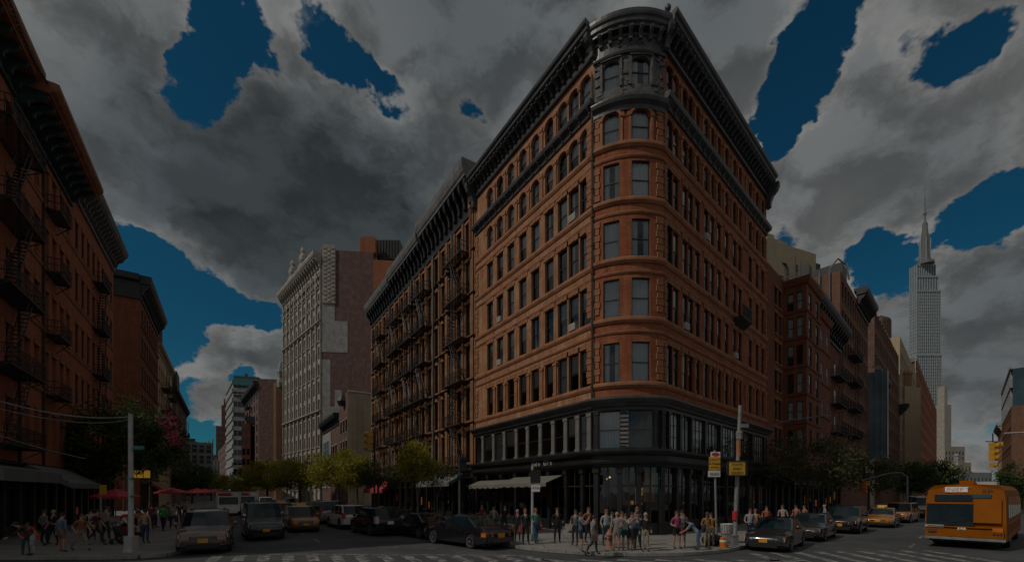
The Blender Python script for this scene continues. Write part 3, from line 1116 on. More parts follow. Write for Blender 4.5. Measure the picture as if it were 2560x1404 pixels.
# ================================================================== the corner building
def corner_building():
    nmid = (NL + NR).normalized()
    # bay: a shallow arc from CA to CB
    ch = CB - CA
    half = ch.length / 2
    sag = 0.55
    rad = (half * half + sag * sag) / (2 * sag)
    cn = Vector((ch.y, -ch.x)).normalized()
    cen = (CA + CB) / 2 + cn * (sag - rad)
    a0 = math.atan2(CA.y - cen.y, CA.x - cen.x)
    a1 = math.atan2(CB.y - cen.y, CB.x - cen.x)
    if a1 < a0:
        a1 += 2 * math.pi
    LL, LR = 15.3, 19.2
    pts = [CA + DL * LL, CA + DL * .35]
    nb = 14
    arc = [cen + Vector((math.cos(a0 + (a1 - a0) * i / nb), math.sin(a0 + (a1 - a0) * i / nb))) * rad for i in range(nb + 1)]
    pts += arc + [CB + DR * .35, CB + DR * LR]
    path = Path(pts)
    sA = path.s[2]                      # bay starts
    sB = path.s[2 + nb]                 # bay ends
    S1 = path.len
    B = (CA + CB) / 2
    root = thing('corner_building', 'tall orange brick corner building with rounded end bay, dark cornice and black storefront', 'building', (B.x + .0, B.y + 3.0, 0))
    sxl = lambda px: LL - along(CA, DL, px)
    sxr = lambda px: sB + along(CB, DR, px)
    colsL = [sxl(p) for p in (1225, 1250, 1277, 1307, 1338, 1373, 1406, 1434, 1463)]
    colsR = [sxr(p) for p in (1648, 1672, 1690, 1713, 1727, 1744, 1766, 1781, 1798, 1817, 1837, 1850, 1876, 1893, 1907)]
    colsR = [max(sB + .75, c) for c in colsR]
    bw = [sA + 1.02, sA + 2.75]          # two wide bay windows
    floors = [(9.15, 11.5), (12.95, 15.25), (16.45, 18.7), (19.95, 22.1), (23.25, 25.1), (26.55, 28.35)]
    WL, WR, WB = 0.98, 0.72, 1.1
    WB0 = .95
    ops = []
    for k, (a, b) in enumerate(floors):
        ar = k >= 4
        for c in colsL:
            ops.append((c - WL / 2, c + WL / 2, a, b, .42 if ar else 0))
        for c in colsR:
            ops.append((c - WR / 2, c + WR / 2, a, b, .32 if ar else 0))
        for c, w in zip(bw, (WB0, WB)):
            ops.append((c - w / 2, c + w / 2, a, b - (.2 if k == 5 else 0), .38 if k == 4 else (.25 if k == 5 else 0)))
    zt = 29.0
    # brick walls: left flank, bay, right flank
    mb = MB()
    wall(mb, path, 0, sA - .0, 8.2, zt, [q for q in ops if q[1] < sA], .36, 0, 0)
    mb.build('brick_wall', M['brick_main'], root)
    mb = MB()
    wall(mb, path, sB, S1, 8.2, zt, [q for q in ops if q[0] > sB], .36, 0, 0)
    mb.build('brick_wall', M['brick_bay'], root)
    mb = MB()
    wall(mb, path, sA, sB, 8.2, 25.55, [q for q in ops if sA < q[0] < sB and q[3] < 25.6], .36, 0, 0)
    mb.build('bay_wall', M['brick_bay'], root)
    mb = MB()
    wall(mb, path, sA, sB, 25.55, 28.45, [q for q in ops if sA < q[0] < sB and q[3] > 25.6], .36, 0, 0, o=.04)
    mb.build('bay_stone_storey', M['stone_dark'], root)
    # windows
    for k, (a, b) in enumerate(floors):
        for c in colsL:
            put_window(root, path, c, a, WL, b - a, .2, 'sash', cover_pick(.75))
        for c in colsR:
            put_window(root, path, c, a, WR, b - a, .13, 'sash', cover_pick(.3), 'frame_brown')
        for c, w in zip(bw, (WB0, WB)):
            put_window(root, path, c, a, w, b - a - (.2 if k == 5 else 0), .15, 'sash', 'curtain' if (k + (c > bw[0])) % 3 else 'parted')
    # air conditioners in a few windows
    ac = MB()
    ac.box(-.3, .3, -.42, .1, 0, .42)
    for i in range(5):
        ac.box(-.27, .27, -.435, -.42, .06 + i * .07, .09 + i * .07)
    acm = ac.mesh('air_conditioner', M['frame_white'], uv=False)
    for c, k in ((colsL[1], 2), (colsL[1], 1), (colsL[7], 1), (colsL[7], 3), (colsR[10], 1), (colsR[6], 3), (colsR[3], 1)):
        q = path.P(c, -.25, floors[k][0] + .06) - base_of(root)
        put('air_conditioner', acm, root, q, path.rot(c))
    # inner lining so that nothing shows through the panes
    mb = MB()
    pbox(mb, path, .2, S1 - .2, -1.7, -1.65, 5.0, 29)
    for a, b in floors + [(5.5, 0)]:
        pbox(mb, path, .2, S1 - .2, -1.65, -.4, a - .75, a - .6)
    for c0, c1 in zip((colsL + bw + colsR), (colsL + bw + colsR)[1:]):
        pbox(mb, path, (c0 + c1) / 2 - .04, (c0 + c1) / 2 + .04, -1.64, -.38, 8.3, 28.8)
    mb.build('interior', M['interior'], root)
    # back walls and roof
    E0, E1 = path.P(0, 0, 0), path.P(S1, 0, 0)
    back = E0 + Vector((9.0, 14.0, 0))
    mb = MB()
    for p, q in ((E1, Vector((E1.x - 8, E1.y + 9, 0))), (Vector((E1.x - 8, E1.y + 9, 0)), back), (back, E0)):
        mb.face([(p.x, p.y, 0), (q.x, q.y, 0), (q.x, q.y, 30.4), (p.x, p.y, 30.4)], 0)
    rp = [path.P(s, -.2, 30.2) for s in path.s] + [Vector((E1.x - 8, E1.y + 9, 30.2)), Vector((back.x, back.y, 30.2))]
    mb.face(rp, 1)
    mb.build('side_wall', [M['brick_red'], M['roofing']], root)

    # sills, lintels, string courses
    mb = MB()
    for k, (a, b) in enumerate(floors):
        if k == 5:
            continue
        for lo, hi, mtl in ((0, sA, 0), (sB, S1, 1), (sA, sB, 2)):
            oo = .17 if mtl == 2 else .13
            sweep(mb, path, lo + .01, hi - .01, [(-.05, a - .34), (oo * .4, a - .34), (oo, a - .2), (oo, a - .06), (oo * .8, a - .004), (-.05, a - .004)], 0)
            sweep(mb, path, lo + .01, hi - .01, [(-.05, a - .95), (.05, a - .95), (.09, a - .86), (.09, a - .78), (-.05, a - .74)], 0)
    mb.build('string_course', M['stone_main'], root)
    lint = MB()
    for k, (a, b) in enumerate(floors):
        for c, w in [(c, WL) for c in colsL] + [(c, WR) for c in colsR]:
            if k < 4:
                piece('lintel', 'stone_main', root, path, c - w / 2 - .14, c + w / 2 + .14, -.02, .05, b + .002, b + .30)
                piece('keystone', 'stone_main', root, path, c - .1, c + .1, .03, .08, b + .01, b + .34)
            else:
                r0, r1 = w / 2 + .02, w / 2 + .2
                rise = .42 if w > .9 else .32
                n = 10
                for j in range(n):
                    x0, x1 = -1 + 2 * j / n, -1 + 2 * (j + 1) / n
                    f = lambda t, r: (c + r * t, b - rise + (rise + r - w / 2) * math.sqrt(max(0, 1 - t * t)))
                    q = [f(x0, r0), f(x1, r0), f(x1, r1), f(x0, r1)]
                    P3 = [path.P(s, .06, z) for s, z in q]
                    Pb = [path.P(s, -.02, z) for s, z in q]
                    lint.face(P3)
                    lint.face((P3[3], P3[2], Pb[2], Pb[3]))
                    lint.face((P3[0], Pb[0], Pb[1], P3[1]))
    # arched hoods over the bay windows of the fifth brick storey
    for c, w in zip(bw, (WB0, WB)):
        a, b = floors[4]
        n = 12
        for dr_, oo in ((.30, .07), (.16, .12)):
            for j in range(n):
                t0, t1 = math.pi * j / n, math.pi * (j + 1) / n
                rise = .38
                f = lambda t, e: (c - (w / 2 + e) * math.cos(t), b - rise + (rise + e) * math.sin(t))
                q = [f(t0, 0.02), f(t1, 0.02), f(t1, dr_), f(t0, dr_)]
                P3 = [path.P(s, oo, z) for s, z in q]
                Pb = [path.P(s, -.02, z) for s, z in q]
                lint.face(P3)
                lint.face((P3[3], P3[2], Pb[2], Pb[3]))
                lint.face((P3[0], Pb[0], Pb[1], P3[1]))
        for sg in (-1, 1):
            pbox(lint, path, c + sg * (w / 2 + .11) - .08, c + sg * (w / 2 + .11) + .08, -.02, .07, a, b - .38)
    lint.build('arch_hood', M['stone_main'], root)
    # slim pilasters between windows, upper two brick storeys and the lowest
    mb = MB()
    for c0, c1 in list(zip(colsL, colsL[1:])) + list(zip(colsR, colsR[1:])):
        m, g = (c0 + c1) / 2, (c1 - c0)
        w = .16 if c1 < sA else .11
        for k in (0, 4, 5):
            a, b = floors[k]
            if g - (WL if c1 < sA else WR) < .2:
                continue
            p_ = piece('pilaster', 'stone_main', root, path, m - w, m + w, -.01, .09, a + .02, b - .3)
            piece('capital', 'stone_main', root, path, m - w - .05, m + w + .05, -.01, .14, b - .3, b - .12)
            piece('pilaster_base', 'stone_main', root, path, m - w - .04, m + w + .04, -.01, .12, a + .02, a + .2)
    # quoin stones on both edges of the bay and at the far ends
    qm = {}
    for (s, w) in ((sA - .42, .5), (sA + .18, .34), (sB - .30, .5), (sB + .18, .34), (.3, .5), (S1 - .3, .4)):
        z = 8.5
        i = 0
        while z < 25.3:
            hh = .40
            if all(not (a - 1.0 < z + hh and z < a) for a, b in floors[:5]) and not (z > 25.2):
                ww_ = w if i % 2 else w * .72
                k = (round(ww_, 2), s > sB - .5)
                if k not in qm:
                    q = MB()
                    e = .03
                    q.box(-ww_ / 2, ww_ / 2, -.075, .02, 0, hh - .05)
                    qm[k] = q.mesh('quoin', M['stone_main'], uv=False)
                put('quoin', qm[k], root, path.P(s, 0, z) - base_of(root), path.rot(s))
            z += hh
            i += 1
    # drain pipe beside the bay
    mb = MB()
    p0 = path.P(sA - .08, .16, 8.3)
    mb.tube([(p0.x, p0.y, 8.3), (p0.x, p0.y, 27.8)], .07, 8)
    for z in np.arange(9, 27, 1.7):
        mb.lathe([(.1, z), (.1, z + .08)], (p0.x, p0.y, 0), 8)
    mb.build('drain_pipe', M['iron_rust'], root)

    # --- dark sill cornice under the top storey
    mb = MB()
    for lo, hi, z, mx in ((0, sA, 26.0, .42), (sA, sB, 25.5, .34), (sB, S1, 26.0, .42)):
        sweep(mb, path, lo, hi, [(0.0, z - .45), (.12, z - .45), (.14, z - .2), (mx, z - .05), (mx + .06, z + .12), (mx + .06, z + .2), (.05, z + .36), (0, z + .36)])
    mb.build('sill_cornice', M['charcoal'], root)
    brackets(root, path, .4, sA - .3, .85, .1, 25.95, .28, .34, .14, 'charcoal', 'small_bracket')
    brackets(root, path, sB + .3, S1 - .4, .85, .1, 25.95, .28, .34, .14, 'charcoal', 'small_bracket')
    # --- main cornice: frieze, brackets, crown
    for lo, hi, zb, zc, zt_, out, mt in ((0, sA, 28.85, 29.9, 30.6, .95, 'charcoal'), (sA, sB, 28.3, 29.6, 30.4, .64, 'charcoal'), (sB, S1, 28.85, 29.9, 30.6, .95, 'charcoal')):
        mb = MB()
        sweep(mb, path, lo, hi, [(0, zb), (.2, zb), (.24, zb + .1), (.14, zb + .2), (.14, zb + .28), (.08, zb + .3), (.08, zb + .95), (.16, zb + 1.0), (.2, zb + 1.08), (.08, zb + 1.15), (.08, zc), (0, zc)])
        mb.build('frieze', M[mt], root)
        mb = MB()
        sweep(mb, path, lo - (.0 if lo == 0 else 0), hi, [(0, zc), (out * .62, zc), (out * .62, zc + .14), (out * .8, zc + .22), (out * .82, zc + .42), (out * .95, zc + .5), (out, zc + .62), (out, zt_), (out * .92, zt_ + .05), (-.6, zt_ + .05), (-.6, zt_ - .5), (0, zt_ - .5)])
        mb.build('cornice', M[mt], root)
        if lo == sA:
            brackets(root, path, lo + .45, hi - .45, .55, .08, zc, .46, .55, .2, 'stone_dark')
        else:
            brackets(root, path, lo + .35, hi - .35, .58, .08, zc, .66, .58, .16, mt)
    # large consoles and the blocks above them where bay and flanks meet
    for s in (sA, sB):
        put('console', bracket_mesh('console', .7, 1.2, .3, 'charcoal'), root, path.P(s, .1, 29.9) - base_of(root), path.rot(s))
        mb = MB()
        pbox(mb, path, s - .26, s + .26, -.6, .5, 29.95, 30.45)
        pbox(mb, path, s - .33, s + .33, -.7, .56, 30.45, 30.58)
        mb.build('parapet_block', M['stone_dark'], root)
    for s in (.1, S1 - .1):
        put('console', bracket_mesh('console', 1.0, 2.0, .4, 'charcoal'), root, path.P(s, .06, 29.9) - base_of(root), path.rot(s))
    mb = MB()
    p0 = path.P(sB, .3, 31.6)
    mb.lathe([(.12, 0), (.12, .12), (.05, .2), (.05, .3), (.17, .42), (.19, .56), (.1, .7), (.02, .78)], (p0.x, p0.y, 30.58), 10)
    mb.build('finial', M['charcoal'], root)
    # carved ornament on the dark storey: bosses and blocks standing proud of it
    mb = MB()
    rr = random.Random(5)
    for i in range(120):
        s = rr.uniform(sA + .12, sB - .12)
        z = rr.uniform(25.95, 28.3)
        if any(abs(s - c) < w / 2 + .1 and z < 28.2 for c, w in zip(bw, (WB0, WB))):
            continue
        w, h = rr.uniform(.05, .16), rr.uniform(.05, .15)
        pbox(mb, path, s - w, s + w, .03, rr.uniform(.06, .13), z - h, z + h)
    for c, w in zip(bw, (WB0, WB)):
        pbox(mb, path, c - w / 2 - .12, c + w / 2 + .12, .02, .16, 28.2, 28.32)
        for sg in (-1, 1):
            pbox(mb, path, c + sg * (w / 2 + .08) - .06, c + sg * (w / 2 + .08) + .06, .02, .14, 26.5, 28.1)
    mb.build('carving', M['stone_dark'], root)
    mb = MB()
    for i in range(40):                                    # scrolls along the flanks' frieze
        pass
    # lettering on the bay frieze
    for i, chx in enumerate('O IVPVM'):
        s = (sA + sB) / 2 - .62 + i * .22
        q = path.P(s, .10, 28.78) - base_of(root)
        text(chx, 'lettering', .34, 'charcoal', root, q, path.rot(s), .03)

    # --- dark cornice above the second storey
    mb = MB()
    sweep(mb, path, 0, S1, [(0, 7.5), (.12, 7.5), (.14, 7.66), (.3, 7.72), (.34, 7.82), (.5, 7.95), (.62, 8.08), (.62, 8.17), (.5, 8.22), (.12, 8.36), (0, 8.36)])
    mb.build('middle_cornice', M['charcoal'], root)
    # --- second storey: iron piers and wide glazing
    zs, zh = 5.22, 7.5
    piers = [sxl(p) for p in (1208, 1235, 1262, 1292, 1320, 1352, 1384, 1415, 1445, 1474)] + [sA + .12, sA + 1.72, sB - .62, sB - .05] + [sxr(p) for p in (1672, 1700, 1728, 1762, 1800, 1842, 1880, 1910)]
    piers = sorted(piers)
    for s in piers:
        w = .17 if s < sA else .12
        t = 'pier_grey' if s < sA - .05 else 'shop_black'
        piece('pier', t, root, path, s - w, s + w, -.12, .08, zs + .18, zh - .2)
        piece('pier_capital', t, root, path, s - w - .05, s + w + .05, -.12, .12, zh - .2, zh - .002)
        piece('pier_base', t, root, path, s - w - .05, s + w + .05, -.12, .12, zs + .002, zs + .18)
    for a, b in zip(piers, piers[1:]):
        w = b - a - .3
        if w < .25:
            continue
        c = (a + b) / 2
        put_window(root, path, c, zs + .02, w, zh - zs - .04, .06, 'grid' if c > sB - .7 else 'sash', cover_pick(.6), 'frame', 'glass', 'wide_window')
    # slatted shutter and boarded orange panel behind the bay's second storey
    mb = MB()
    for i in range(9):
        pbox(mb, path, sA + 1.55, sA + 2.0, -.1, .1, zs + .1 + i * .25, zs + .24 + i * .25)
    mb.build('louvre_panel', M['pier_grey'], root)
    mb = MB()
    pbox(mb, path, sA + .85, sA + 1.5, -.6, -.5, zs + .1, zs + 2.0)
    mb.build('orange_screen', M['awning_brown'], root)
    # --- shop cornice
    mb = MB()
    sweep(mb, path, 0, S1, [(0, 4.15), (.2, 4.15), (.24, 4.3), (.42, 4.34), (.46, 4.46), (.3, 4.5), (.3, 4.82), (.5, 4.86), (.62, 4.95), (.66, 5.04), (.66, 5.1), (.1, 5.26), (0, 5.26)])
    mb.build('shop_cornice', M['shop_black'], root)
    # --- ground floor
    sp = [0.1, 2.3, 4.5, 6.6, 8.7, 10.8, 12.6, 14.2] + [sA + .1, sA + 1.5, sA + 2.6, sB - .1] + [sB + q for q in (1.7, 3.5, 5.4, 7.5, 9.8, 12.2, 14.6, 17.0, 19.0)]
    mb = MB()
    for s in sp:
        w = .2
        s = min(max(s, w), S1 - w)
        piece('shop_pier', 'shop_black', root, path, s - w * .7, s + w * .7, -.12, .08, .62, 3.82)
        piece('pier_base', 'shop_black', root, path, s - w, s + w, -.12, .16, .15, .62)
        piece('pier_capital', 'shop_black', root, path, s - w, s + w, -.12, .16, 3.82, 4.149)
    for i, (a, b) in enumerate(zip(sp, sp[1:])):
        gl, fr, st = MB(), MB(), MB()
        door = i in (3, 9, 14)
        zb = .2 if door else .75
        if not door:
            pbox(st, path, a + .16, b - .16, -.12, -.01, .15, .72)
        pbox(gl, path, a + .15, b - .15, -.09, -.08, zb, 4.14)
        for z in (zb, 3.0):
            pbox(fr, path, a + .15, b - .15, -.12, -.05, z, z + .09)
        m = (a + b) / 2
        pbox(fr, path, m - .03, m + .03, -.125, -.045, zb + .01, 4.14)
        if st.f:
            st.build('stall_riser', M['shop_black'], root)
        w_ = fr.build('shop_window', M['frame'], root)
        g_ = gl.build('pane', M['shop_glass'], root)
        g_.parent = w_
    mb = MB()
    pbox(mb, path, .1, S1 - .1, -3.2, -3.1, .15, 5.0)
    pbox(mb, path, .1, S1 - .1, -3.1, -.1, .15, .2)
    pbox(mb, path, .1, S1 - .1, -3.1, -.1, 4.3, 4.4)
    mb.build('shop_interior', M['interior'], root)
    # what stands in the windows
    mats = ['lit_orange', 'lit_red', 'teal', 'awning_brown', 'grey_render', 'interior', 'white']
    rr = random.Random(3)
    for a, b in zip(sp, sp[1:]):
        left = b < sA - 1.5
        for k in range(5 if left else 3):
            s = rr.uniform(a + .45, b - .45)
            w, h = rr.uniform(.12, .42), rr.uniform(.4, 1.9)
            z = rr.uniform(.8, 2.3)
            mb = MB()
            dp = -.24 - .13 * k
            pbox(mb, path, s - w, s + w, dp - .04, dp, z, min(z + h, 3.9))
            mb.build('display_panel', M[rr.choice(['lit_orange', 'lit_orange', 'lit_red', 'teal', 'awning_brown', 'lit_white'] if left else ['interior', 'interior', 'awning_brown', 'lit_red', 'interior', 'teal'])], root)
    # lattice of lit yellow squares inside the bay entrance
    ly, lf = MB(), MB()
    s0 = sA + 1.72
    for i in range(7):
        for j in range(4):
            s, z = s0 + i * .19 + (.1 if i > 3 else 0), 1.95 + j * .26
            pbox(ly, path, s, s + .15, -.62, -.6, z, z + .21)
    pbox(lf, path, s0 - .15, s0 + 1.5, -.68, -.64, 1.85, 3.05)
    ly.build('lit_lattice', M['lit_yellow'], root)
    lf.build('lattice_frame', M['frame_brown'], root)
    mb = MB()
    for s, z in ((sA - .3, 3.5), (sA + 2.35, 3.4), (sB + 1.2, 3.3), (sA + .5, 3.6), (sB + 4.5, 3.4), (sB + 8.7, 3.5), (sA - 3.6, 3.5), (sA - 5.7, 3.6)):
        p0 = path.P(s, -1.4, z)
        mb.ball(tuple(p0), .06)
    mb.build('ceiling_lamp', M['lit_warm'], root)
    mb = MB()
    pbox(mb, path, sA - .1, sA + .2, -.12, -.1, 2.75, 3.0)
    pbox(mb, path, sA - .1, sA + .2, -.12, -.1, 2.15, 2.35)
    mb.build('notice', M['white'], root)
    # corner steps
    mb = MB()
    for i in range(3):
        pbox(mb, path, 13.0, 14.0, .12, .95 - i * .27, .15 + i * .16, .31 + i * .16)
    mb.build('door_step', M['kerb'], root)
    # cream awnings on the left flank
    for (a, b, zt_, zl, out) in ((6.6, 12.4, 3.75, 3.25, 1.5), (1.0, 6.3, 3.6, 3.2, 1.2)):
        mb = MB()
        A0, A1 = path.P(a, .14, zt_), path.P(b, .14, zt_)
        B0, B1 = path.P(a, out, zl), path.P(b, out, zl)
        C0, C1 = path.P(a, out, zl - .26), path.P(b, out, zl - .26)
        up = Vector((0, 0, .04))
        mb.hexa([A0, A1, B0, B1, A0 + up, A1 + up, B0 + up, B1 + up])
        n = 12
        for i in range(n):
            t0, t1 = i / n, (i + 1) / n
            dz = Vector((0, 0, .06 if i % 2 else 0))
            mb.face((B0.lerp(B1, t0), B0.lerp(B1, t1), C0.lerp(C1, t1) + dz, C0.lerp(C1, t0) + dz))
        aw = mb.build('awning', M['awning_cream'], root)
        mb = MB()
        for s in (a + .1, (a + b) / 2, b - .1):
            q0, q1 = path.P(s, out - .05, .15), path.P(s, out - .05, zl - .03)
            mb.tube([q0, q1], .035, 6)
        mb.build('awning_post', M['white_pole'], aw)
    for i, chx in enumerate('Gdu Gls'):
        s = 9.4 + i * .34
        q = path.P(s, .34, 4.5) - base_of(root)
        text(chx, 'lettering', .5, 'frame_white', root, q, path.rot(s), .03)
    # small iron balcony high on the right flank
    s = sxr(1845)
    mb = MB()
    sweep(mb, path, s - 1.0, s + 1.0, [(0, 15.6), (.15, 15.55), (.7, 15.95), (.75, 16.08), (0, 16.1)])
    for i in range(12):
        x = s - .95 + i * 1.9 / 11
        pbox(mb, path, x - .02, x + .02, .66, .7, 16.1, 16.9)
    pbox(mb, path, s - 1, s + 1, .64, .72, 16.9, 16.96)
    mb.build('balcony', M['black'], root)
    return path


MAIN = corner_building()


# ================================================================== left side of the left street
PLFT = line_path(L0, DL, -16, 330)          # s = t + 16
LT = lambda t: t + 16.0
lpx = lambda px: LT(along(L0, DL, px))
FL = [(5.75, 8.0), (9.75, 12.1), (13.85, 16.2), (18.05, 20.4), (22.25, 24.4)]


def shopfront(root, path, s0, s1, z1, step, mat='shop_black', depth=.14, show=()):
    mb = MB()
    n = max(1, int(round((s1 - s0) / step)))
    for i in range(n + 1):
        s = s0 + (s1 - s0) * i / n
        piece('shop_pier', mat, root, path, max(s0, s - .16), min(s1, s + .16), -.1, .1, .15, z1 - .55)
    pbox(mb, path, s0, s1, -.02, .16, z1 - .55, z1)
    sweep(mb, path, s0, s1, [(0, z1), (.28, z1 + .05), (.32, z1 + .2), (0, z1 + .28)])
    for i in range(n):
        a, b = s0 + (s1 - s0) * i / n + .16, s0 + (s1 - s0) * (i + 1) / n - .16
        fr, gl = MB(), MB()
        pbox(gl, path, a, b, -depth, -depth + .02, .2, z1 - .56)
        pbox(fr, path, (a + b) / 2 - .04, (a + b) / 2 + .04, -depth - .03, -depth + .06, .2, z1 - .56)
        pbox(fr, path, a, b, -depth - .02, -depth + .05, z1 - 1.3, z1 - 1.2)
        w_ = fr.build('shop_window', M[mat], root)
        g_ = gl.build('pane', M['shop_glass'], root)
        g_.parent = w_
        if i % 3 != 1:
            piece('stall_riser', mat, root, path, a, b, -depth - .02, -.05, .15, .75)
    mb.build('fascia', M[mat], root)
    mb = MB()
    pbox(mb, path, s0, s1, -2.6, -2.5, .15, z1)
    pbox(mb, path, s0, s1, -2.5, -.05, .15, .18)
    pbox(mb, path, s0, s1, -2.5, -.05, z1 - .1, z1)
    mb.build('shop_interior', M['interior'], root)
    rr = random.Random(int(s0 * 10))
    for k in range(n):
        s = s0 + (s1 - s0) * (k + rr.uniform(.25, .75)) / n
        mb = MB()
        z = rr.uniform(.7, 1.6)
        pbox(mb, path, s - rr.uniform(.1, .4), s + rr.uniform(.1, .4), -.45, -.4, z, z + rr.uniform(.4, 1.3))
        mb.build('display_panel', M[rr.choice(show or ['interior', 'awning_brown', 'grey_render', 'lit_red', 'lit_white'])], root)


def awning(root, path, a, b, zt, zl, out, mat, drop=.28):
    mb = MB()
    A0, A1, B0, B1 = path.P(a, .12, zt), path.P(b, .12, zt), path.P(a, out, zl), path.P(b, out, zl)
    up = Vector((0, 0, .04))
    mb.hexa([A0, A1, B0, B1, A0 + up, A1 + up, B0 + up, B1 + up])
    dn = Vector((0, 0, -drop))
    mb.face((B0, B1, B1 + dn, B0 + dn))
    mb.face((A0, B0, B0 + dn, A0 + dn))
    mb.face((A1, B1, B1 + dn, A1 + dn))
    return mb.build('awning', M[mat], root)


# the nearest block with the large balconies
bA = building('brick_tenement', 'orange brick tenement with iron fire balconies at the left edge of the picture', PLFT, LT(-10), LT(2.5), 25.6, 14, 'brick_left', FL, z0=4.2, cols=
              [LT(t) for t in (1.3, -.8, -2.9, -5, -7.1)], ww=1.05, cover=.3, wd=.3)
cornice(bA, PLFT, LT(-10), LT(1.7), 25.3, 27.2, 1.35, 'green_copper', 1.1, 'copper_edge')
shopfront(bA, PLFT, LT(-9.9), LT(2.4), 4.2, 2.2)
for z in (5.15, 9.2, 13.3, 17.5, 21.7):
    fire_escape(bA, PLFT, LT(-.2), z, 4.9, 4.1, 1 if z < 20 else 0, 1.2)
    stringcourse(bA, PLFT, LT(-10), LT(2.5), z + .05, .26, .1, 'stone_main')
awning(bA, PLFT, LT(-6), LT(2.3), 4.1, 3.75, 1.9, 'awning_grey', .55)
mb = MB()
pbox(mb, PLFT, LT(2.4), LT(2.6), 0, .12, .2, 25.4)
mb.build('downpipe', M['frame_brown'], bA)

bB = building('brick_house', 'narrow orange brick house under a huge green copper cornice with orange edge', PLFT, LT(2.52), LT(13), 25.6, 14, 'brick_left', FL, z0=4.2, cols=
              [LT(t) for t in (3.8, 5.4, 7.2, 8.8, 10.4, 11.9)], ww=.85, cover=.3, wd=.28, sideback=True)
cornice(bB, PLFT, LT(1.8), LT(12.6), 24.9, 26.9, 1.9, 'green_copper', 1.0, 'copper_edge', .3)
shopfront(bB, PLFT, LT(2.6), LT(12.9), 4.2, 2.0, show=['interior', 'awning_brown', 'grey_render'])
awning(bB, PLFT, LT(2.8), LT(10.5), 4.4, 3.2, 2.2, 'awning_grey')
for z in (9.2, 13.3, 17.5, 21.7):
    fire_escape(bB, PLFT, LT(8.0), z, 2.4, 4.1, 0, .8)
    stringcourse(bB, PLFT, LT(2.6), LT(12.9), z + .05, .26, .1, 'stone_main')
mb = MB()
pbox(mb, PLFT, LT(6.3), LT(6.45), 0, .14, 4.2, 25)
mb.build('downpipe', M['frame_brown'], bB)

bC = building('brick_house', 'orange brick house with weathered grey bracketed cornice left of the street gap', PLFT, LT(13.02), LT(27.5), 26.4, 14, 'brick_left',
              [(a, b) for a, b in FL], [LT(14.2 + i * 1.75) for i in range(8)], .8, cover=.3, wd=.12, z0=4.2)
cornice(bC, PLFT, LT(12.7), LT(27.4), 26.0, 28.3, 1.25, 'grey_metal', .8)
shopfront(bC, PLFT, LT(13.1), LT(27.4), 4.2, 2.0, 'shop_black', show=['interior', 'awning_brown', 'lit_red'])
for z in (9.2, 13.3, 17.5, 21.7):
    fire_escape(bC, PLFT, LT(20.3), z, 2.6, 4.1, 1 if z < 20 else 0, .8)
    stringcourse(bC, PLFT, LT(13.1), LT(27.4), z + .05, .26, .1, 'stone_main')

# across the side street: dark red corner house with its flank towards us
F2 = [(6, 8.2), (10, 12.4), (14, 16.4), (18, 20.4), (22, 24.4), (26, 28.4)]
bD = building('brick_house', 'dark red brick house with black bracketed cornice, its flank with two windows facing the crossing', PLFT, LT(44), LT(62), 29.6, 16, 'brick_red', F2,
              [LT(46 + i * 2.3) for i in range(7)], 1.1, 'brick_red', wd=.1, cover=.3, z0=4.4)
cornice(bD, PLFT, LT(43.6), LT(62), 29.2, 32.4, 1.3, 'black', 1.0)
a, b, c_, d_ = back_points(PLFT, LT(44), LT(62), 16)
flank = Path([(d_.x, d_.y), (a.x, a.y)])
for s, z in ((flank.len - 6.4, 26.2), (flank.len - 6.4, 21.8), (flank.len - 6.4, 17.4), (flank.len - 11, 26.2), (flank.len - 11, 21.8)):
    put_window(bD, flank, s, z, 1.9, 2.7, -.05, 'sash', 'blind', 'frame_brown', 'dark_glass')
mb = MB()
sweep(mb, flank, 0, flank.len, [(0, 29.2), (.2, 29.2), (.3, 31.4), (.9, 31.6), (.9, 32.4), (0, 32.4)])
mb.build('cornice', M['black'], bD)
shopfront(bD, PLFT, LT(44.1), LT(61.9), 4.4, 2.4, 'frame_brown', show=['lit_orange', 'awning_brown', 'interior'])
awning(bD, PLFT, LT(50), LT(61), 4.4, 3.0, 2.0, 'awning_brown', .4)
for z in (9.6, 13.6, 17.6, 21.6, 25.6):
    stringcourse(bD, PLFT, LT(44), LT(62), z, .3, .18, 'brick_red')

bE = building('brick_house', 'tan brick house with rusty fire escapes beyond the dark red corner house', PLFT, LT(62.1), LT(84), 27.6, 14, 'brick_tan', F2[:-1],
              [LT(64 + i * 2.6) for i in range(8)], 1.2, 'brick_brown', far=True, wd=.2)
cornice(bE, PLFT, LT(62.1), LT(84), 27.0, 28.4, .6, 'brick_tan', 1.6)
for z in (9.3, 13.3, 17.3, 21.3):
    fire_escape(bE, PLFT, LT(68), z, 5.4, 4.0, 1, 1.2, 'iron_rust')
    fire_escape(bE, PLFT, LT(78), z, 5.4, 4.0, 1, 1.2, 'black')
mb = MB()
mb.box(-2, 2, -2.2, 2.2, 0, 5.5)
tw = mb.build('stair_tower', M['brick_brown'], bE, rel=False)
q = PLFT.P(LT(64.6), -2.6, 28.0) - base_of(bE)
tw.location = q

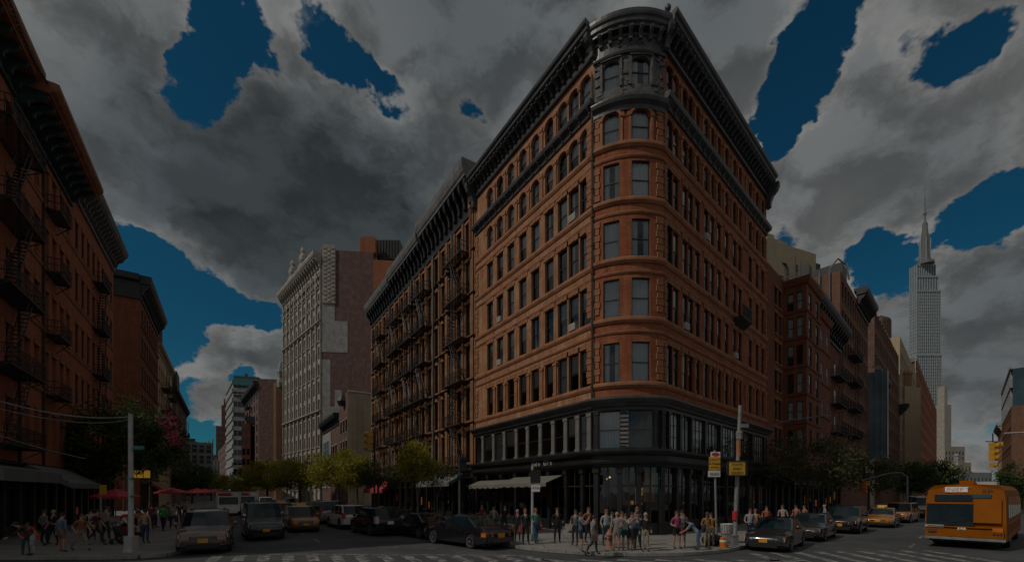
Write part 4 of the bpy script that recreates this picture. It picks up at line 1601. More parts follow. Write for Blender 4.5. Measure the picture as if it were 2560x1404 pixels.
bF = building('brick_house', 'low dark brick house with black roof shed and iron scaffolding down the left street', PLFT, LT(84.1), LT(121), 24.6, 14, 'brick_party', F2[:-2],
              [LT(86 + i * 2.9) for i in range(12)], 1.3, 'brick_brown', far=True, wd=.2)
cornice(bF, PLFT, LT(84.1), LT(121), 23.6, 25.4, .9, 'black', 2.2)
for z in (9.3, 13.3, 17.3):
    for t in (90, 100, 110):
        fire_escape(bF, PLFT, LT(t), z, 6.4, 4.0, 1, 1.3, 'iron_rust')
mb = MB()
pbox(mb, PLFT, LT(88), LT(94), -4, .5, 25.4, 29.5)
mb.build('roof_shed', M['black'], bF)

tb = thing('billboard', 'lime green billboard standing out from the houses far down the left street', 'billboard', tuple(PLFT.P(LT(121.5), 1.4, 0)))
mb = MB()
pbox(mb, PLFT, LT(121.2), LT(121.5), .2, 2.0, 12.6, 17.6)
mb.build('panel', M['sign_green'], tb)
mb = MB()
pbox(mb, PLFT, LT(121.1), LT(121.6), .0, .2, 8, 18)
pbox(mb, PLFT, LT(121.1), LT(121.6), .1, 2.1, 12.3, 12.6)
pbox(mb, PLFT, LT(121.1), LT(121.6), .1, 2.1, 17.6, 17.9)
mb.build('frame', M['black'], tb)
tb = thing('billboard', 'yellow rounded hoarding below the lime green billboard', 'billboard', tuple(PLFT.P(LT(124), 1.8, 0)))
mb = MB()
rows = []
for z in np.linspace(8.6, 12.4, 8):
    t = (z - 8.6) / 3.8
    w = 3.4 * math.sqrt(max(0.02, 1 - t * t))
    rows.append([PLFT.P(LT(122), o, z) for o in np.linspace(.1, .1 + w, 6)])
mb.grid(rows)
mb.build('panel', M['sign_yellow'], tb)
mb = MB()
pbox(mb, PLFT, LT(122), LT(122.2), .1, 3.6, 8.3, 8.6)
pbox(mb, PLFT, LT(122), LT(122.2), .0, .12, 4.0, 12)
mb.build('frame', M['black'], tb)

# curved glass block at the far left end
gp = []
for i in range(10):
    t = 122 + i * 10
    q = L0 + DL * t - Vector((0.8418, 0.5398)) * (-.012 * (i * 10 - 45) ** 2 / 4)
    gp.append(q)
gpath = Path(gp)
gb = thing('glass_building', 'low pale building with curved gridded glass front at the far end of the left street', 'building', (gp[5].x, gp[5].y, 0))
mb = MB()
wall(mb, gpath, 0, gpath.len, 0, 17, [], .1)
mb.face([gpath.P(s, 0, 17) for s in gpath.s] + [gpath.P(gpath.len, -20, 17), gpath.P(0, -20, 17)])
mb.face([gpath.P(0, 0, 0), gpath.P(0, 0, 17), gpath.P(0, -20, 17), gpath.P(0, -20, 0)])
mb.build('wall', M['stone_grey'], gb)
ge = Path([gpath.P(0, -20, 0).xy, gpath.P(0, 0, 0).xy])
for k in range(5):
    for j in range(8):
        far_window(gb, ge, ge.len - .9 - j * 1.7, 1.6 + k * 3.1, 1.4, 2.4, -.05, 'frame_white', 'blue_glass')
for k in range(5):
    for j in range(20):
        s = gpath.len * (j + .5) / 20
        far_window(gb, gpath, s, 2.2 + k * 3.0, 3.2, 2.2, -.05, 'frame_white', 'blue_glass')
mb = MB()
for s in np.linspace(0.2, gpath.len - .2, 21):
    pbox(mb, gpath, s - .12, s + .12, 0, .3, 0, 18.2)
mb.build('fin', M['stone_grey'], gb)

# ================================================================== right side of the left street
PT = line_path(CA + DL * 240, -DL, 0, 230)          # s = 240 - t, facing the left street
TT = lambda t: 240.0 - t
FT = [(5.4, 8.3), (9.25, 12.25), (13.15, 16.15), (17.05, 20.05), (20.95, 23.95), (24.85, 27.5)]
nC = 18
colsT = [TT(15.9 + (i + .5) * 33.4 / nC) for i in range(nC)]
bT = building('brick_tenement', 'tan brick tenement with black fire escapes and black cornice next to the corner building', PT, TT(49.5), TT(15.4), 28.3, 13, 'brick_ten', FT, colsT, 1.0,
              'brick_grey', wd=.2, cover=.25, sills='stone_main', z0=4.5)
cornice(bT, PT, TT(49.6), TT(38.2), 27.9, 31.2, 1.2, 'black', 1.1, 'grey_metal', .34)
cornice(bT, PT, TT(38.1), TT(27.2), 27.9, 31.6, 1.25, 'black', 1.1, 'grey_metal', .34)
cornice(bT, PT, TT(27.1), TT(15.5), 27.9, 32.3, 1.3, 'black', 1.1, 'grey_metal', .34)
for k, z in enumerate((5.0, 8.85, 12.75, 16.65, 20.55, 24.45)):
    stringcourse(bT, PT, TT(49.5), TT(15.4), z, .22, .24, 'iron_rust')
    for t, mt in ((18.2, 'iron_rust'), (27.3, 'black'), (32.0, 'black'), (36.8, 'black'), (43.5, 'black')):
        fire_escape(bT, PT, TT(t), z + .06, 3.9, 3.85, (1 if k % 2 else -1) if k < 5 else 0, 1.1, mt)
    brackets(bT, PT, TT(24.8), TT(20.6), 1.4, .05, z, .5, .5, .16, 'black', 'iron_bracket')
for i in range(nC + 1):
    s = TT(15.9 + i * 33.4 / nC)
    w = .19 if i % 3 else .3
    piece('pilaster', 'brick_ten', bT, PT, s - w, s + w, 0.005, .13, 4.9, 27.9)
for t in (19.9, 24.6, 31.4, 40.0):
    piece('downpipe', 'grey_metal', bT, PT, TT(t) - .09, TT(t) + .09, .14, .3, 4.5, 27.9)
shopfront(bT, PT, TT(49.4), TT(15.5), 4.5, 2.3, 'shop_black', show=['interior', 'lit_red', 'lit_orange', 'grey_render'])
awning(bT, PT, TT(47.5), TT(38.0), 4.2, 3.0, 1.8, 'awning_red', .5)
awning(bT, PT, TT(26), TT(17.6), 4.4, 3.5, 1.6, 'awning_grey', .3)
mb = MB()
for i in range(26):
    pbox(mb, PT, TT(15.9) - .3, TT(15.9) + .05, .02, .24, 24.0 + i * .18 - .05, 24.0 + i * .18 + .05)
pbox(mb, PT, TT(15.9) - .34, TT(15.9) + .1, .0, .3, 28.4, 31.0)
mb.build('end_pier', M['stone_main'], bT)

# cream blank wall and the small houses beyond it
pc = PT
bK = building('stucco_house', 'plain cream stucco house with blank side wall left of the tan fire escape tenement', PT, TT(74), TT(66), 21.4, 14, 'brick_party',
              [(6, 8.4), (10, 12.4), (14, 16.4)], [TT(72), TT(69.6), TT(67.4)], 1.3, 'cream', far=True, wd=.2, sills='stone_grey')
mb = MB()
A, B_, C, D = back_points(PT, TT(74), TT(66), 14)
wp = Path([(B_.x, B_.y), (C.x, C.y)])
for s in (1.2, 2.0, 2.9):
    pbox(mb, wp, s - .12, s + .12, 0, .16, .2, 20.5)
mb.build('wall_rib', M['cream'], bK)
mb = MB()
sweep(mb, wp, .0, wp.len, [(-.2, 21.3), (.1, 21.3), (.14, 21.5), (.0, 21.6), (-.2, 21.6)])
mb.build('coping', M['stone_white'], bK)
mb = MB()
mb.lathe([(.8, 0), (1.1, .8), (.7, 1.6), (.3, 2.2)], tuple(PT.P(TT(69), .3, 19.2)), 8)
mb.build('roof_urn', M['black'], bK)
bH = building('brick_house', 'small pink brick house with black cornice left of the cream stucco wall', PT, TT(92), TT(74.1), 17.2, 14, 'brick_party',
              [(5.5, 8.0), (9.3, 12.4)], [TT(77 + i * 2.6) for i in range(6)], 1.7, 'brick_party', far=True, wd=.2, sills='stone_white')
cornice(bH, PT, TT(92), TT(74.1), 16.2, 18.6, 1.1, 'black', 1.4)
mb = MB()
pbox(mb, PT, TT(92), TT(82), .02, .12, 3.5, 15.8)
mb.build('white_front', M['grey_render'], bH)
for t in (84.5, 87, 89.5):
    for z in (5.6, 10.4):
        far_window(bH, PT, TT(t), z, 1.9, 3.6, -.14, 'frame_white')

# tall pale ornate building with the red party wall
W1, W2 = Vector((-45.4, 105.0)), Vector((-66.3, 128.0))
WP = Path([W2, W1])
FW = [(5 + i * 4.25, 8 + i * 4.25) for i in range(12)]
colsW = [WP.len * (i + .5) / 9 for i in range(9)]
bW = thing('ornate_building', 'tall pale limestone building with carved crown and a red brick party wall', 'building', (W1.x, W1.y + 4, 0))
mb = MB()
ops = [(c - .85, c + .85, a, b, .7 if k == 9 else 0) for k, (a, b) in enumerate(FW) for c in colsW]
wall(mb, WP, 0, WP.len, 0, 58, ops, .5)
mb.build('wall', M['stone_white'], bW)
for k, (a, b) in enumerate(FW):
    for c in colsW:
        far_window(bW, WP, c, a, 1.7, b - a, .4, 'frame')
for k, z in enumerate((8.9, 13.2, 21.6, 30.2, 38.6, 43.0, 51.5)):
    stringcourse(bW, WP, 0, WP.len, z, .7 if k in (2, 5) else .4, .7 if k in (2, 5) else .3, 'stone_white')
for i in range(10):
    s = WP.len * i / 9
    piece('pilaster', 'stone_white', bW, WP, max(0, s - .35), min(WP.len, s + .35), .004, .4, 0.2, 56)
cornice(bW, WP, 0, WP.len, 55.5, 59.6, 2.0, 'stone_white', 1.7, None, .6)
rr = random.Random(2)
for i in range(60):
    s, z = 1 + (WP.len - 2) * (i % 20) / 19, (47.6, 52.3, 54.2)[i // 20]
    piece('carved_block', 'stone_white', bW, WP, s - .3, s + .3, .1, .45, z, z + .8)
mb = MB()
for s, z in ((WP.len * .62, 59.6), (WP.len * .34, 59.6)):
    p = WP.P(s, .6, z)
    mb.lathe([(1.2, 0), (1.3, .8), (.8, 1.4), (1.1, 2.4), (.9, 3.6), (.5, 4.2), (.7, 5.0), (.4, 5.8)], tuple(p), 9)
mb.build('roof_statue', M['stone_white'], bW)
W3 = Vector((-23.0, 107.2))
wpp = Path([W1, W3])
mb = MB()
xs = wpp.len
pbox(mb, wpp, 0, 12.0, -3, 0, 0, 60.4)
mb.build('party_wall', M['brick_party'], bW)
mb = MB()
pbox(mb, wpp, 12.0, xs, -3, -.02, 0, 51.8)
mb.build('sooty_wall', M['brick_grey'], bW)
mb = MB()
pbox(mb, wpp, 12.0, xs, -3, .0, 51.8, 58.6)
mb.build('upper_wall', M['brick_left'], bW)
mb = MB()
for (a, b, z0, z1, o) in ((0, 3.0, .3, 23, .06), (3.0, 6.2, .3, 23, .05), (0, 2.0, 23, 34.2, .05), (3.0, 4.6, 23, 27, .05), (0.0, 3.0, 36, 47.5, .07), (3.0, 6.0, 36, 43.5, .06)):
    pbox(mb, wpp, a, b, 0.001, o, z0, z1)
mb.build('render_patch', M['grey_render'], bW)
mb = MB()
pbox(mb, wpp, .2, 3.2, 0.0, .3, 47.6, 61.5)
mb.build('quoin_strip', M['stone_white'], bW)
mb = MB()
for i in range(26):
    for j in range(3):
        if (i + j) % 2:
            pbox(mb, wpp, .5 + j * .85, 1.2 + j * .85, .3, .42, 48 + i * .5, 48.4 + i * .5)
mb.build('carved_block', M['stone_white'], bW)
mb = MB()
pbox(mb, wpp, 8.8, 9.5, -2, -.3, 60.4, 64)
pbox(mb, wpp, 9.6, 12.4, -2.4, -.2, 60.4, 64.2)
mb.build('chimney', M['brick_left'], bW)
mb = MB()
for (x, y) in ((-60, 118), (-40, 128), (-20, 118)):
    pass
for p_, q_ in (((W2.x, W2.y), (W2.x + 14, W2.y + 8)), ((W2.x + 14, W2.y + 8), (W3.x, 126)), ((W3.x, 126), (W3.x, W3.y))):
    mb.face([(p_[0], p_[1], 0), (q_[0], q_[1], 0), (q_[0], q_[1], 58), (p_[0], p_[1], 58)])
mb.face([(W1.x, W1.y, 57.8), (W3.x, W3.y, 57.8), (W3.x, 126, 57.8), (W2.x + 14, W2.y + 8, 57.8), (W2.x, W2.y, 57.8)])
mb.build('back_wall', M['brick_brown'], bW)
# water tank and plant on its roof
tk = thing('water_tank', 'black ribbed water tank on the roof above the orange upper wall', 'water tank', (-30.5, 112, 58.0))
mb = MB()
mb.box(-3.2, 2.6, -2.5, 2.5, 2.5, 7.2)
for i in range(9):
    mb.box(-3.2 + i * .72, -3.0 + i * .72, -2.62, -2.5, 2.4, 7.3)
mb.build('tank', M['black'], tk, rel=False)
mb = MB()
for x in (-2.8, 2.2):
    for y in (-2, 2):
        mb.box(x - .15, x + .15, y - .15, y + .15, 0, 2.5)
mb.build('leg', M['black'], tk, rel=False)
mb = MB()
mb.lathe([(.3, 0), (.35, .6), (1.0, .9), (.9, 1.4), (.35, 1.9), (.3, 2.6), (.08, 3)], (-36.5, 111, 58.5), 8)
mb.tube([(-38.2, 111, 58.5), (-38.2, 111, 60.8)], .07, 5)
mb.tube([(-35.2, 111, 58.5), (-35.2, 111, 60.3)], .07, 5)
tag(mb.build('roof_vent', M['black']), 'small black domed roof vent left of the water tank', 'vent')


def box_tower(name, label, pl, pr, ztop, depth, wallmat, floors, ncol, ww, sidemat=None, frame='frame', gl='dark_glass', rib=None, cat='building'):
    """block whose broad face, pl to pr, is turned to the viewer"""
    p = Path([pl, pr])
    r = building(name, label, p, 0, p.len, ztop, depth, wallmat, floors, [p.len * (i + .5) / ncol for i in range(ncol)], ww, sidemat, far=True, wd=.25, frame=frame, gl=gl, sills=None, roofz=ztop - .5, cat=cat)
    return r, p


at = lambda px, Y: Vector(((px - 1280) / FOC * Y, Y))
lev = lambda z0, dz, n, h: [(z0 + i * dz, z0 + i * dz + h) for i in range(n)]
# grey slab with its narrow street face
r, p = box_tower('office_block', 'grey concrete office block with teal top storey far down the left street', at(583, 200), at(648, 203), 54.5, 20, 'stone_grey', lev(6, 4.4, 11, 2.6), 6, 1.6, 'stone_grey')
stringcourse(r, p, 0, p.len, 38.5, .6, .5, 'stone_grey')
stringcourse(r, p, 0, p.len, 46.6, .5, .4, 'stone_grey')
mb = MB()
pbox(mb, p, 0, p.len, .02, .3, 51.2, 54.2)
mb.build('teal_band', M['teal'], r)
mb = MB()
pbox(mb, p, 0.2, p.len, -6, .2, 54.5, 55.4)
pbox(mb, p, 4, 5.2, -3, -2, 55.4, 57.2)
mb.build('roof_edge', M['roofing'], r)
sp_ = Path([at(566, 226), at(583, 200)])
mb = MB()
wall(mb, sp_, 0, sp_.len, 0, 54.5, [], .1)
for k in range(12):
    pbox(mb, sp_, 0, sp_.len, .0, .5, 6 + k * 4.2, 7.6 + k * 4.2)
mb.build('street_face', M['stone_grey'], r)
# brown slab with ochre strip, and its fire escape front
r, p = box_tower('brick_block', 'brown brick block with ochre side strip left of the pale ornate building', at(646, 165), at(703, 166), 45, 18, 'brick_party', [], 1, 1)
mb = MB()
pbox(mb, p, p.len - 2.6, p.len + .4, .02, .4, 0, 43.5)
mb.build('ochre_strip', M['ochre'], r)
sp_ = Path([at(612, 196), at(646, 165)])
mb = MB()
wall(mb, sp_, 0, sp_.len, 0, 42, [], .1)
mb.build('street_face', M['brick_party'], r)
for k in range(9):
    for j in range(6):
        far_window(r, sp_, sp_.len * (j + .5) / 6, 5 + k * 4.1, 2.0, 2.8, -.05)
    if k:
        fire_escape(r, sp_, sp_.len * .45, 4.2 + k * 4.1, 9.0, 4.1, 1, 1.6, 'black')
cornice(r, sp_, 0, sp_.len, 40, 44, 1.8, 'black', 3)
r, p = box_tower('brick_block', 'thin pale brick tower right of the ochre strip, topped by a carved pier', at(690, 140), at(712, 140.5), 36, 12, 'brick_brown', [], 1, 1)
mb = MB()
mb.lathe([(1.3, 0), (1.5, 1.5), (1.1, 3), (1.4, 5), (.9, 7), (.5, 8.4)], tuple(p.P(p.len * .5, -1, 36)), 8)
mb.build('carved_pier', M['stone_grey'], r)
r, p = box_tower('brick_block', 'dark red brick house standing before the grey office block', at(604, 170), at(626, 171), 29, 14, 'brick_red', lev(5, 4, 6, 2.4), 2, 1.1)
mb = MB()
pbox(mb, p, 1.4, 4.4, -3, -.2, 29, 32)
mb.build('roof_shed', M['black'], r)
r, p = box_tower('brick_tower', 'slim brown tower with stepped top at the far end of the left street', at(540, 330), at(568, 333), 52, 20, 'brick_brown', lev(6, 4.2, 11, 2.4), 4, 1.3)
mb = MB()
pbox(mb, p, 3.4, p.len, -10, -.3, 52, 68)
pbox(mb, p, 4.6, p.len, -9, -2, 68, 73)
mb.build('upper_tower', M['brick_brown'], r)
r, p = box_tower('brick_tower', 'red brick block with white window bands, farthest on the right of the left street', at(527, 420), at(545, 424), 38, 20, 'brick_party', lev(6, 5, 6, 3.2), 4, 1.3)
r, p = box_tower('brick_tower', 'small pinkish block closing the view at the very end of the left street', at(518, 520), at(530, 523), 26, 20, 'brick_party', lev(5, 6, 3, 3.5), 3, 1.4)
box_tower('brick_tower', 'thin grey block left of the closing pinkish block at the end of the left street', at(503, 430), at(517, 432), 34, 20, 'stone_grey', lev(5, 5, 5, 3), 3, 1.6)
box_tower('brick_tower', 'tall faint brown block rising behind the grid fronted building at the left street end', at(468, 360), at(490, 362), 44, 20, 'brick_party', lev(5, 5, 7, 3), 4, 1.4)
sp_ = Path([at(545, 300), at(583, 210)])
r = thing('brick_house', 'row house with pale window bands between the slim tower and the grey office block', 'building', tuple(sp_.P(2, -2, 0)))
mb = MB()
wall(mb, sp_, 0, sp_.len, 0, 30, [], .1)
pbox(mb, sp_, 0, sp_.len, -12, -.05, 0, 30)
mb.build('wall', M['brick_party'], r)
for k in range(6):
    for j in range(12):
        far_window(r, sp_, sp_.len * (j + .5) / 12, 4 + k * 4.3, 3.4, 2.6, -.05, 'frame_white')

# ================================================================== right street, left wall
PRT = Path([CB + DR * 0, CB + DR * 500])
rpx = lambda px: along(CB, DR, px)
FR = [(6.8, 8.7), (9.5, 11.4), (12.2, 14.1), (14.9, 16.8), (17.6, 19.5), (20.2, 21.9)]
bE2 = building('brick_house', 'dark red brick house with paired narrow windows directly behind the corner building', PRT, 19.35, 30.4, 23.4, 12, 'brick_red', FR, [rpx(p) for p in (1940, 1950)], .8, 'brick_red', cover=.2, wd=.1, frame='frame', z0=4.4)


def oriel(root, path, t0, t1, out, z0, z1, rows, cols, ww, mat, frame='frame', cap='black'):
    """front part standing out from the wall; the side turned to the crossing has windows too"""
    side = Path([path.P(t0, 0, 0).xy, path.P(t0, out, 0).xy])
    front = Path([path.P(t0, out, 0).xy, path.P(t1, out, 0).xy])
    far = Path([path.P(t1, out, 0).xy, path.P(t1, 0, 0).xy])
    mb = MB()
    ops = [(side.len * c - ww / 2, side.len * c + ww / 2, a, b, 0) for a, b in rows for c in cols]
    wall(mb, side, 0, side.len, z0, z1, ops, .15)
    n = max(1, int(front.len / 2.2))
    fo = [(front.len * (i + .5) / n - .55, front.len * (i + .5) / n + .55, a, b, 0) for a, b in rows for i in range(n)]
    wall(mb, front, 0, front.len, z0, z1, fo, .15)
    wall(mb, far, 0, far.len, z0, z1, [], .15)
    for z in (z0, z1):
        mb.face([path.P(t0, 0, z), path.P(t0, out, z), path.P(t1, out, z), path.P(t1, 0, z)])
    mb.build('projecting_front', M[mat], root)
    for a, b in rows:
        for c in cols:
            put_window(root, side, side.len * c, a, ww, b - a, .1, 'sash', cover_pick(.6), frame, 'glass')
        for i in range(n):
            put_window(root, front, front.len * (i + .5) / n, a, 1.1, b - a, .1, 'sash', cover_pick(.4), frame, 'glass')
    pth = Path([path.P(t0, 0, 0).xy, path.P(t0, out, 0).xy, path.P(t1, out, 0).xy, path.P(t1, 0, 0).xy])
    mb = MB()
    sweep(mb, pth, 0, pth.len, [(0, z1 - .4), (.15, z1 - .35), (.3, z1 + .1), (.3, z1 + .3), (0, z1 + .3)])
    mb.build('cornice', M[cap], root)
    for a, b in rows:
        mb = MB()
        sweep(mb, pth, 0, pth.len, [(0, a - .3), (.08, a - .28), (.1, a - .12), (0, a - .1)])
        mb.build('string_course', M[cap], root)
    mb = MB()
    pbox(mb, front, .2, front.len - .2, -out + .1, -.6, z0 + .1, z1 - .3)
    mb.build('interior', M['interior'], root)


oriel(bE2, PRT, 24.6, 30.2, 1.9, 4.9, 22.9, FR, (.3, .7), .55, 'brick_red', cap='brick_red')
shopfront(bE2, PRT, 19.6, 30.3, 4.4, 2.2, 'shop_black', show=['lit_red', 'interior', 'teal'])
awning(bE2, PRT, 20, 29.8, 4.5, 3.6, 2.0, 'shop_black', .3)
mb = MB()
for t in (27.9, 29.9):
    pbox(mb, PRT, t - .12, t + .12, .0, .22, 4.5, 27)
mb.build('downpipe', M['frame_brown'], bE2)
bF2 = building('brick_house', 'dark brick house with heavy black bracketed cornice and tall glazed bays, right street', PRT, 30.45, 52, 22.6, 12, 'brick_red',
               [(7.4, 9.4), (11.0, 13.0), (14.6, 16.6), (18.2, 20.2)], [rpx(p) for p in (2034, 2072, 2088)], 1.3, 'brick_red', cover=.6, wd=.08, frame='frame_white', z0=4.4)
oriel(bF2, PRT, 31.2, 36.5, 1.6, 4.9, 21.6, [(7.4, 9.4), (11.0, 13.0), (14.6, 16.6), (18.2, 20.2)], (.5,), 1.05, 'brick_red', 'frame_white', 'brick_red')
for z in (7.0, 11.2, 15.2):
    for px in (2044, 2058):
        put_window(bF2, PRT, rpx(px), z, 2.2, 3.6, -.12, 'grid', None, 'frame', 'dark_glass', 'glazed_bay')
cornice(bF2, PRT, 30.5, 52, 22.2, 25.0, 1.4, 'black', 1.3, None, .36)
shopfront(bF2, PRT, 30.6, 51.9, 4.4, 2.6, 'shop_black', show=['lit_yellow', 'interior', 'lit_orange'])
for z in (6.6, 10.4, 14.2, 17.8):
    fire_escape(bF2, PRT, 48.2, z, 5.0, 3.7, 1, 1.1, 'black')
bG = building('brick_block', 'tall brown brick block with rooftop pipes behind the black cornice on the right street', PRT, 52.1, 65, 34, 9.5, 'brick_brown', lev(6.5, 4, 7, 2.4), [54 + i * 2.1 for i in range(6)], 1.3, 'brick_brown', far=True, wd=.2)
A, B_, C, D = back_points(PRT, 52.1, 65, 9.5)
fp = Path([(D.x, D.y), (A.x, A.y)])
for s, z in ((fp.len - 5, 27.5), (fp.len - 8, 30.0)):
    far_window(bG, fp, s, z, 1.4, 2.2, -.03)
mb = MB()
pbox(mb, fp, fp.len - 9, fp.len - 6.5, .0, .08, 22, 31)
mb.build('white_patch', M['grey_render'], bG)
mb = MB()
for s in (fp.len - 1.2, fp.len - 2.4):
    q0, q1 = fp.P(s, .3, 12), fp.P(s, .3, 34.5)
    mb.tube([q0, q1], .12, 6)
q = fp.P(fp.len - 1.2, .3, 34.5)
mb.tube([q, q + Vector((1.2, 0, 1.5)), q + Vector((2.4, 0, .6)), q + Vector((2.8, 0, -1.5))], .12, 6)
mb.build('pipe', M['grey_metal'], bG)
mb = MB()
for k in range(3):
    pbox(mb, fp, fp.len - 9, fp.len - 5, -.4, -.3, 34 + k * .7, 34.2 + k * .7)
pbox(mb, fp, fp.len - 5, fp.len - 3.8, -2, -.3, 33.4, 36.5)
mb.build('roof_frame', M['black'], bG)
for z in (7, 11, 15, 19, 23):
    fire_escape(bG, PRT, 60, z, 5.5, 4.0, 1, 1.2, 'black')
bH2 = building('brick_house', 'narrow tan brick house with black cornice and roof cabin beyond the tall brown block', PRT, 65.1, 77, 33.5, 9, 'brick_brown', lev(6.5, 4, 7, 2.5), [66.6 + i * 2.1 for i in range(5)], 1.0, 'brick_tan', far=True, wd=.2)
cornice(bH2, PRT, 65.1, 77, 32.6, 35.6, 1.5, 'black', 1.3)
mb = MB()
pbox(mb, PRT, 66, 70, -6, -2, 36, 41)
mb.build('roof_cabin', M['black'], bH2)
# cream block above
r, p = box_tower('stucco_block', 'tall cream block with stepped top rising behind the dark red house', at(1908, 74), at(2040, 79), 45.3, 16, 'brick_tan', [], 1, 1)
mb = MB()
pbox(mb, p, 2.2, p.len * .55, -8, -1, 45.3, 46.6)
pbox(mb, p, 2.6, 4.6, -4, -1.5, 46.6, 47.6)
pbox(mb, p, p.len * .55, p.len * .8, -6, -2, 45.3, 46.2)
mb.build('penthouse', M['cream'], r)
mb = MB()
pbox(mb, p, p.len + .02, p.len + 1.8, -6, -.4, 39, 44.0)
mb.build('black_shed', M['black'], r)
mb = MB()
q0 = p.P(p.len * .42, .3, 30)
mb.tube([q0, q0 + Vector((0, 0, 11)), q0 + Vector((-.3, 0, 11.8)), q0 + Vector((-1.6, 0, 12.2))], .16, 6)
mb.build('vent_pipe', M['black'], r)
for s, z in ((p.len * .62, 40.6), (p.len * .3, 38)):
    far_window(r, p, s, z, 1.6, 1.7, -.03)

bI = building('glass_front_house', 'narrow house wrapped in a tall glass panel coloured like reflected sky on the right street', PRT, 77.1, 85, 24.5, 12, 'cream', [], [], 1, 'cream', far=True, sills=None)
A, B_, C, D = back_points(PRT, 77.1, 85, 12)
mb = MB()
pbox(mb, PRT, 77.2, 78.2, .02, 2.7, 8.5, 24.2)
for i in range(4):
    pbox(mb, PRT, 77.12, 77.2, .04 + i * .86, .12 + i * .86, 8.5, 24.2)
for i in range(3):
    pbox(mb, PRT, 77.12, 77.2, .02, 2.7, 13 + i * 4, 13.1 + i * 4)
mb.build('glass_panel', M['sky_haze_glass'], bI)
bJ = building('brick_block', 'reddish brown block with a dark mural on its flank, middle of the right street', PRT, 85.1, 128, 37, 13, 'brick_brown', lev(6.5, 4.1, 8, 2.5), [87 + i * 3 for i in range(14)], 1.4, 'brick_party', far=True, wd=.2)
A, B_, C, D = back_points(PRT, 85.1, 128, 13)
fp = Path([(D.x, D.y), (A.x, A.y)])
mb = MB()
pbox(mb, fp, fp.len - 12, fp.len - 5, 0, .1, 26.5, 32)
mb.build('mural', plain('dark_speckled_mural', (0.06, 0.07, 0.08), .8, var=.9, scale=2.5), bJ)
mb = MB()
pbox(mb, PRT, 95, 127, -12, -3, 36.5, 39)
pbox(mb, PRT, 112, 124, -8, -1, 39, 41)
mb.build('roof_shed', M['stone_grey'], bJ)
cornice(bJ, PRT, 85.1, 104, 24.6, 27, .8, 'black', 1.6)
bK2 = building('brick_block', 'tan brick block with black water tank, beside the far white skyscraper', PRT, 131, 185, 44, 20, 'brick_tan', lev(6.5, 4.4, 8, 2.6), [134 + i * 4.2 for i in range(12)], 1.6, 'brick_tan', far=True, wd=.2)
A, B_, C, D = back_points(PRT, 131, 185, 20)
fp = Path([(D.x, D.y), (A.x, A.y)])
for s, z in ((fp.len - 6, 36), (fp.len - 6, 31)):
    far_window(bK2, fp, s, z, 3.0, 3.4, -.03, 'frame_white')
mb = MB()
q = PRT.P(150, -6, 44)
mb.lathe([(2.6, 2), (2.6, 10.5), (2.2, 11.2), (.2, 12.5)], tuple(q), 12)
for dx in (-1.6, 1.6):
    for dy in (-1.6, 1.6):
        mb.box(q.x + dx - .2, q.x + dx + .2, q.y + dy - .2, q.y + dy + .2, 44, 46.2)
tg = mb.build('water_tank', M['frame_brown'])
tag(tg, 'dark brown water tank on legs on the tan block left of the skyscraper', 'water tank')
r, p = box_tower('brick_block', 'ochre tower with a rounded cap in front of the skyscraper', at(2262, 122), at(2302, 124), 32, 12, 'brick_tan', [], 1, 1)
mb = MB()
mb.lathe([(1.9, 0), (1.9, 3.4), (2.1, 3.5), (2.1, 4.0), (1.6, 4.6), (.2, 5.0)], tuple(p.P(p.len * .4, -2, 32)), 12)
mb.build('rounded_cap', M['ochre'], r)
for t0, t1, z, nm in ((128.2, 131, 22, 'x'),):
    pass
bL = building('brick_block', 'red brick block in white scaffolding at the foot of the skyscraper', PRT, 188, 330, 50, 22, 'brick_left', lev(8, 5.2, 8, 3), [192 + i * 7 for i in range(19)], 2.6, 'brick_party', far=True, wd=.2)
A, B_, C, D = back_points(PRT, 188, 330, 22)
fp = Path([(D.x, D.y), (A.x, A.y)])
mb = MB()
for i in range(7):
    s = fp.len - .4 - i * 3
    pbox(mb, fp, s - .12, s + .12, .5, .75, 0, 51)
for k in range(12):
    pbox(mb, fp, fp.len - 19, fp.len, .45, .8, 3 + k * 4.2, 3.3 + k * 4.2)
mb.build('scaffold', M['stone_white'], bL)
bM = building('brick_block', 'dark corniced house low before the ochre tower on the right street', PRT, 128.1, 130.9, 24, 14, 'brick_brown', lev(6, 4, 4, 2.4), [129.5], 1.4, 'brick_brown', far=True, wd=.2)
cornice(bM, PRT, 128.1, 130.9, 22.5, 25.5, 2.0, 'black', 1.4)
r, p = box_tower('stone_block', 'pale stepped block at the end of the right street, below the skyscraper', at(2362, 420), at(2412, 424), 46, 25, 'stone_white', lev(8, 5, 7, 3), 6, 1.8)
mb = MB()
pbox(mb, p, 1, 9, -10, -1, 46, 86)
pbox(mb, p, 2.5, 6, -8, -2, 86, 104)
mb.build('stepped_tower', M['stone_white'], r)
r, p = box_tower('stone_block', 'low cream block with a tank at the very end of the right street', at(2395, 380), at(2428, 384), 28, 25, 'cream', lev(6, 5, 4, 3), 4, 1.6)
mb = MB()
mb.lathe([(2, 0), (2, 6), (2.4, 6.2), (.3, 8)], tuple(p.P(5, -4, 28)), 10)
mb.build('tank', M['stone_grey'], r)
r, p = box_tower('stone_block', 'pale low shed closing the right street above the bus', at(2405, 300), at(2480, 306), 16, 25, 'stone_grey', lev(4, 5, 2, 3), 8, 1.6)

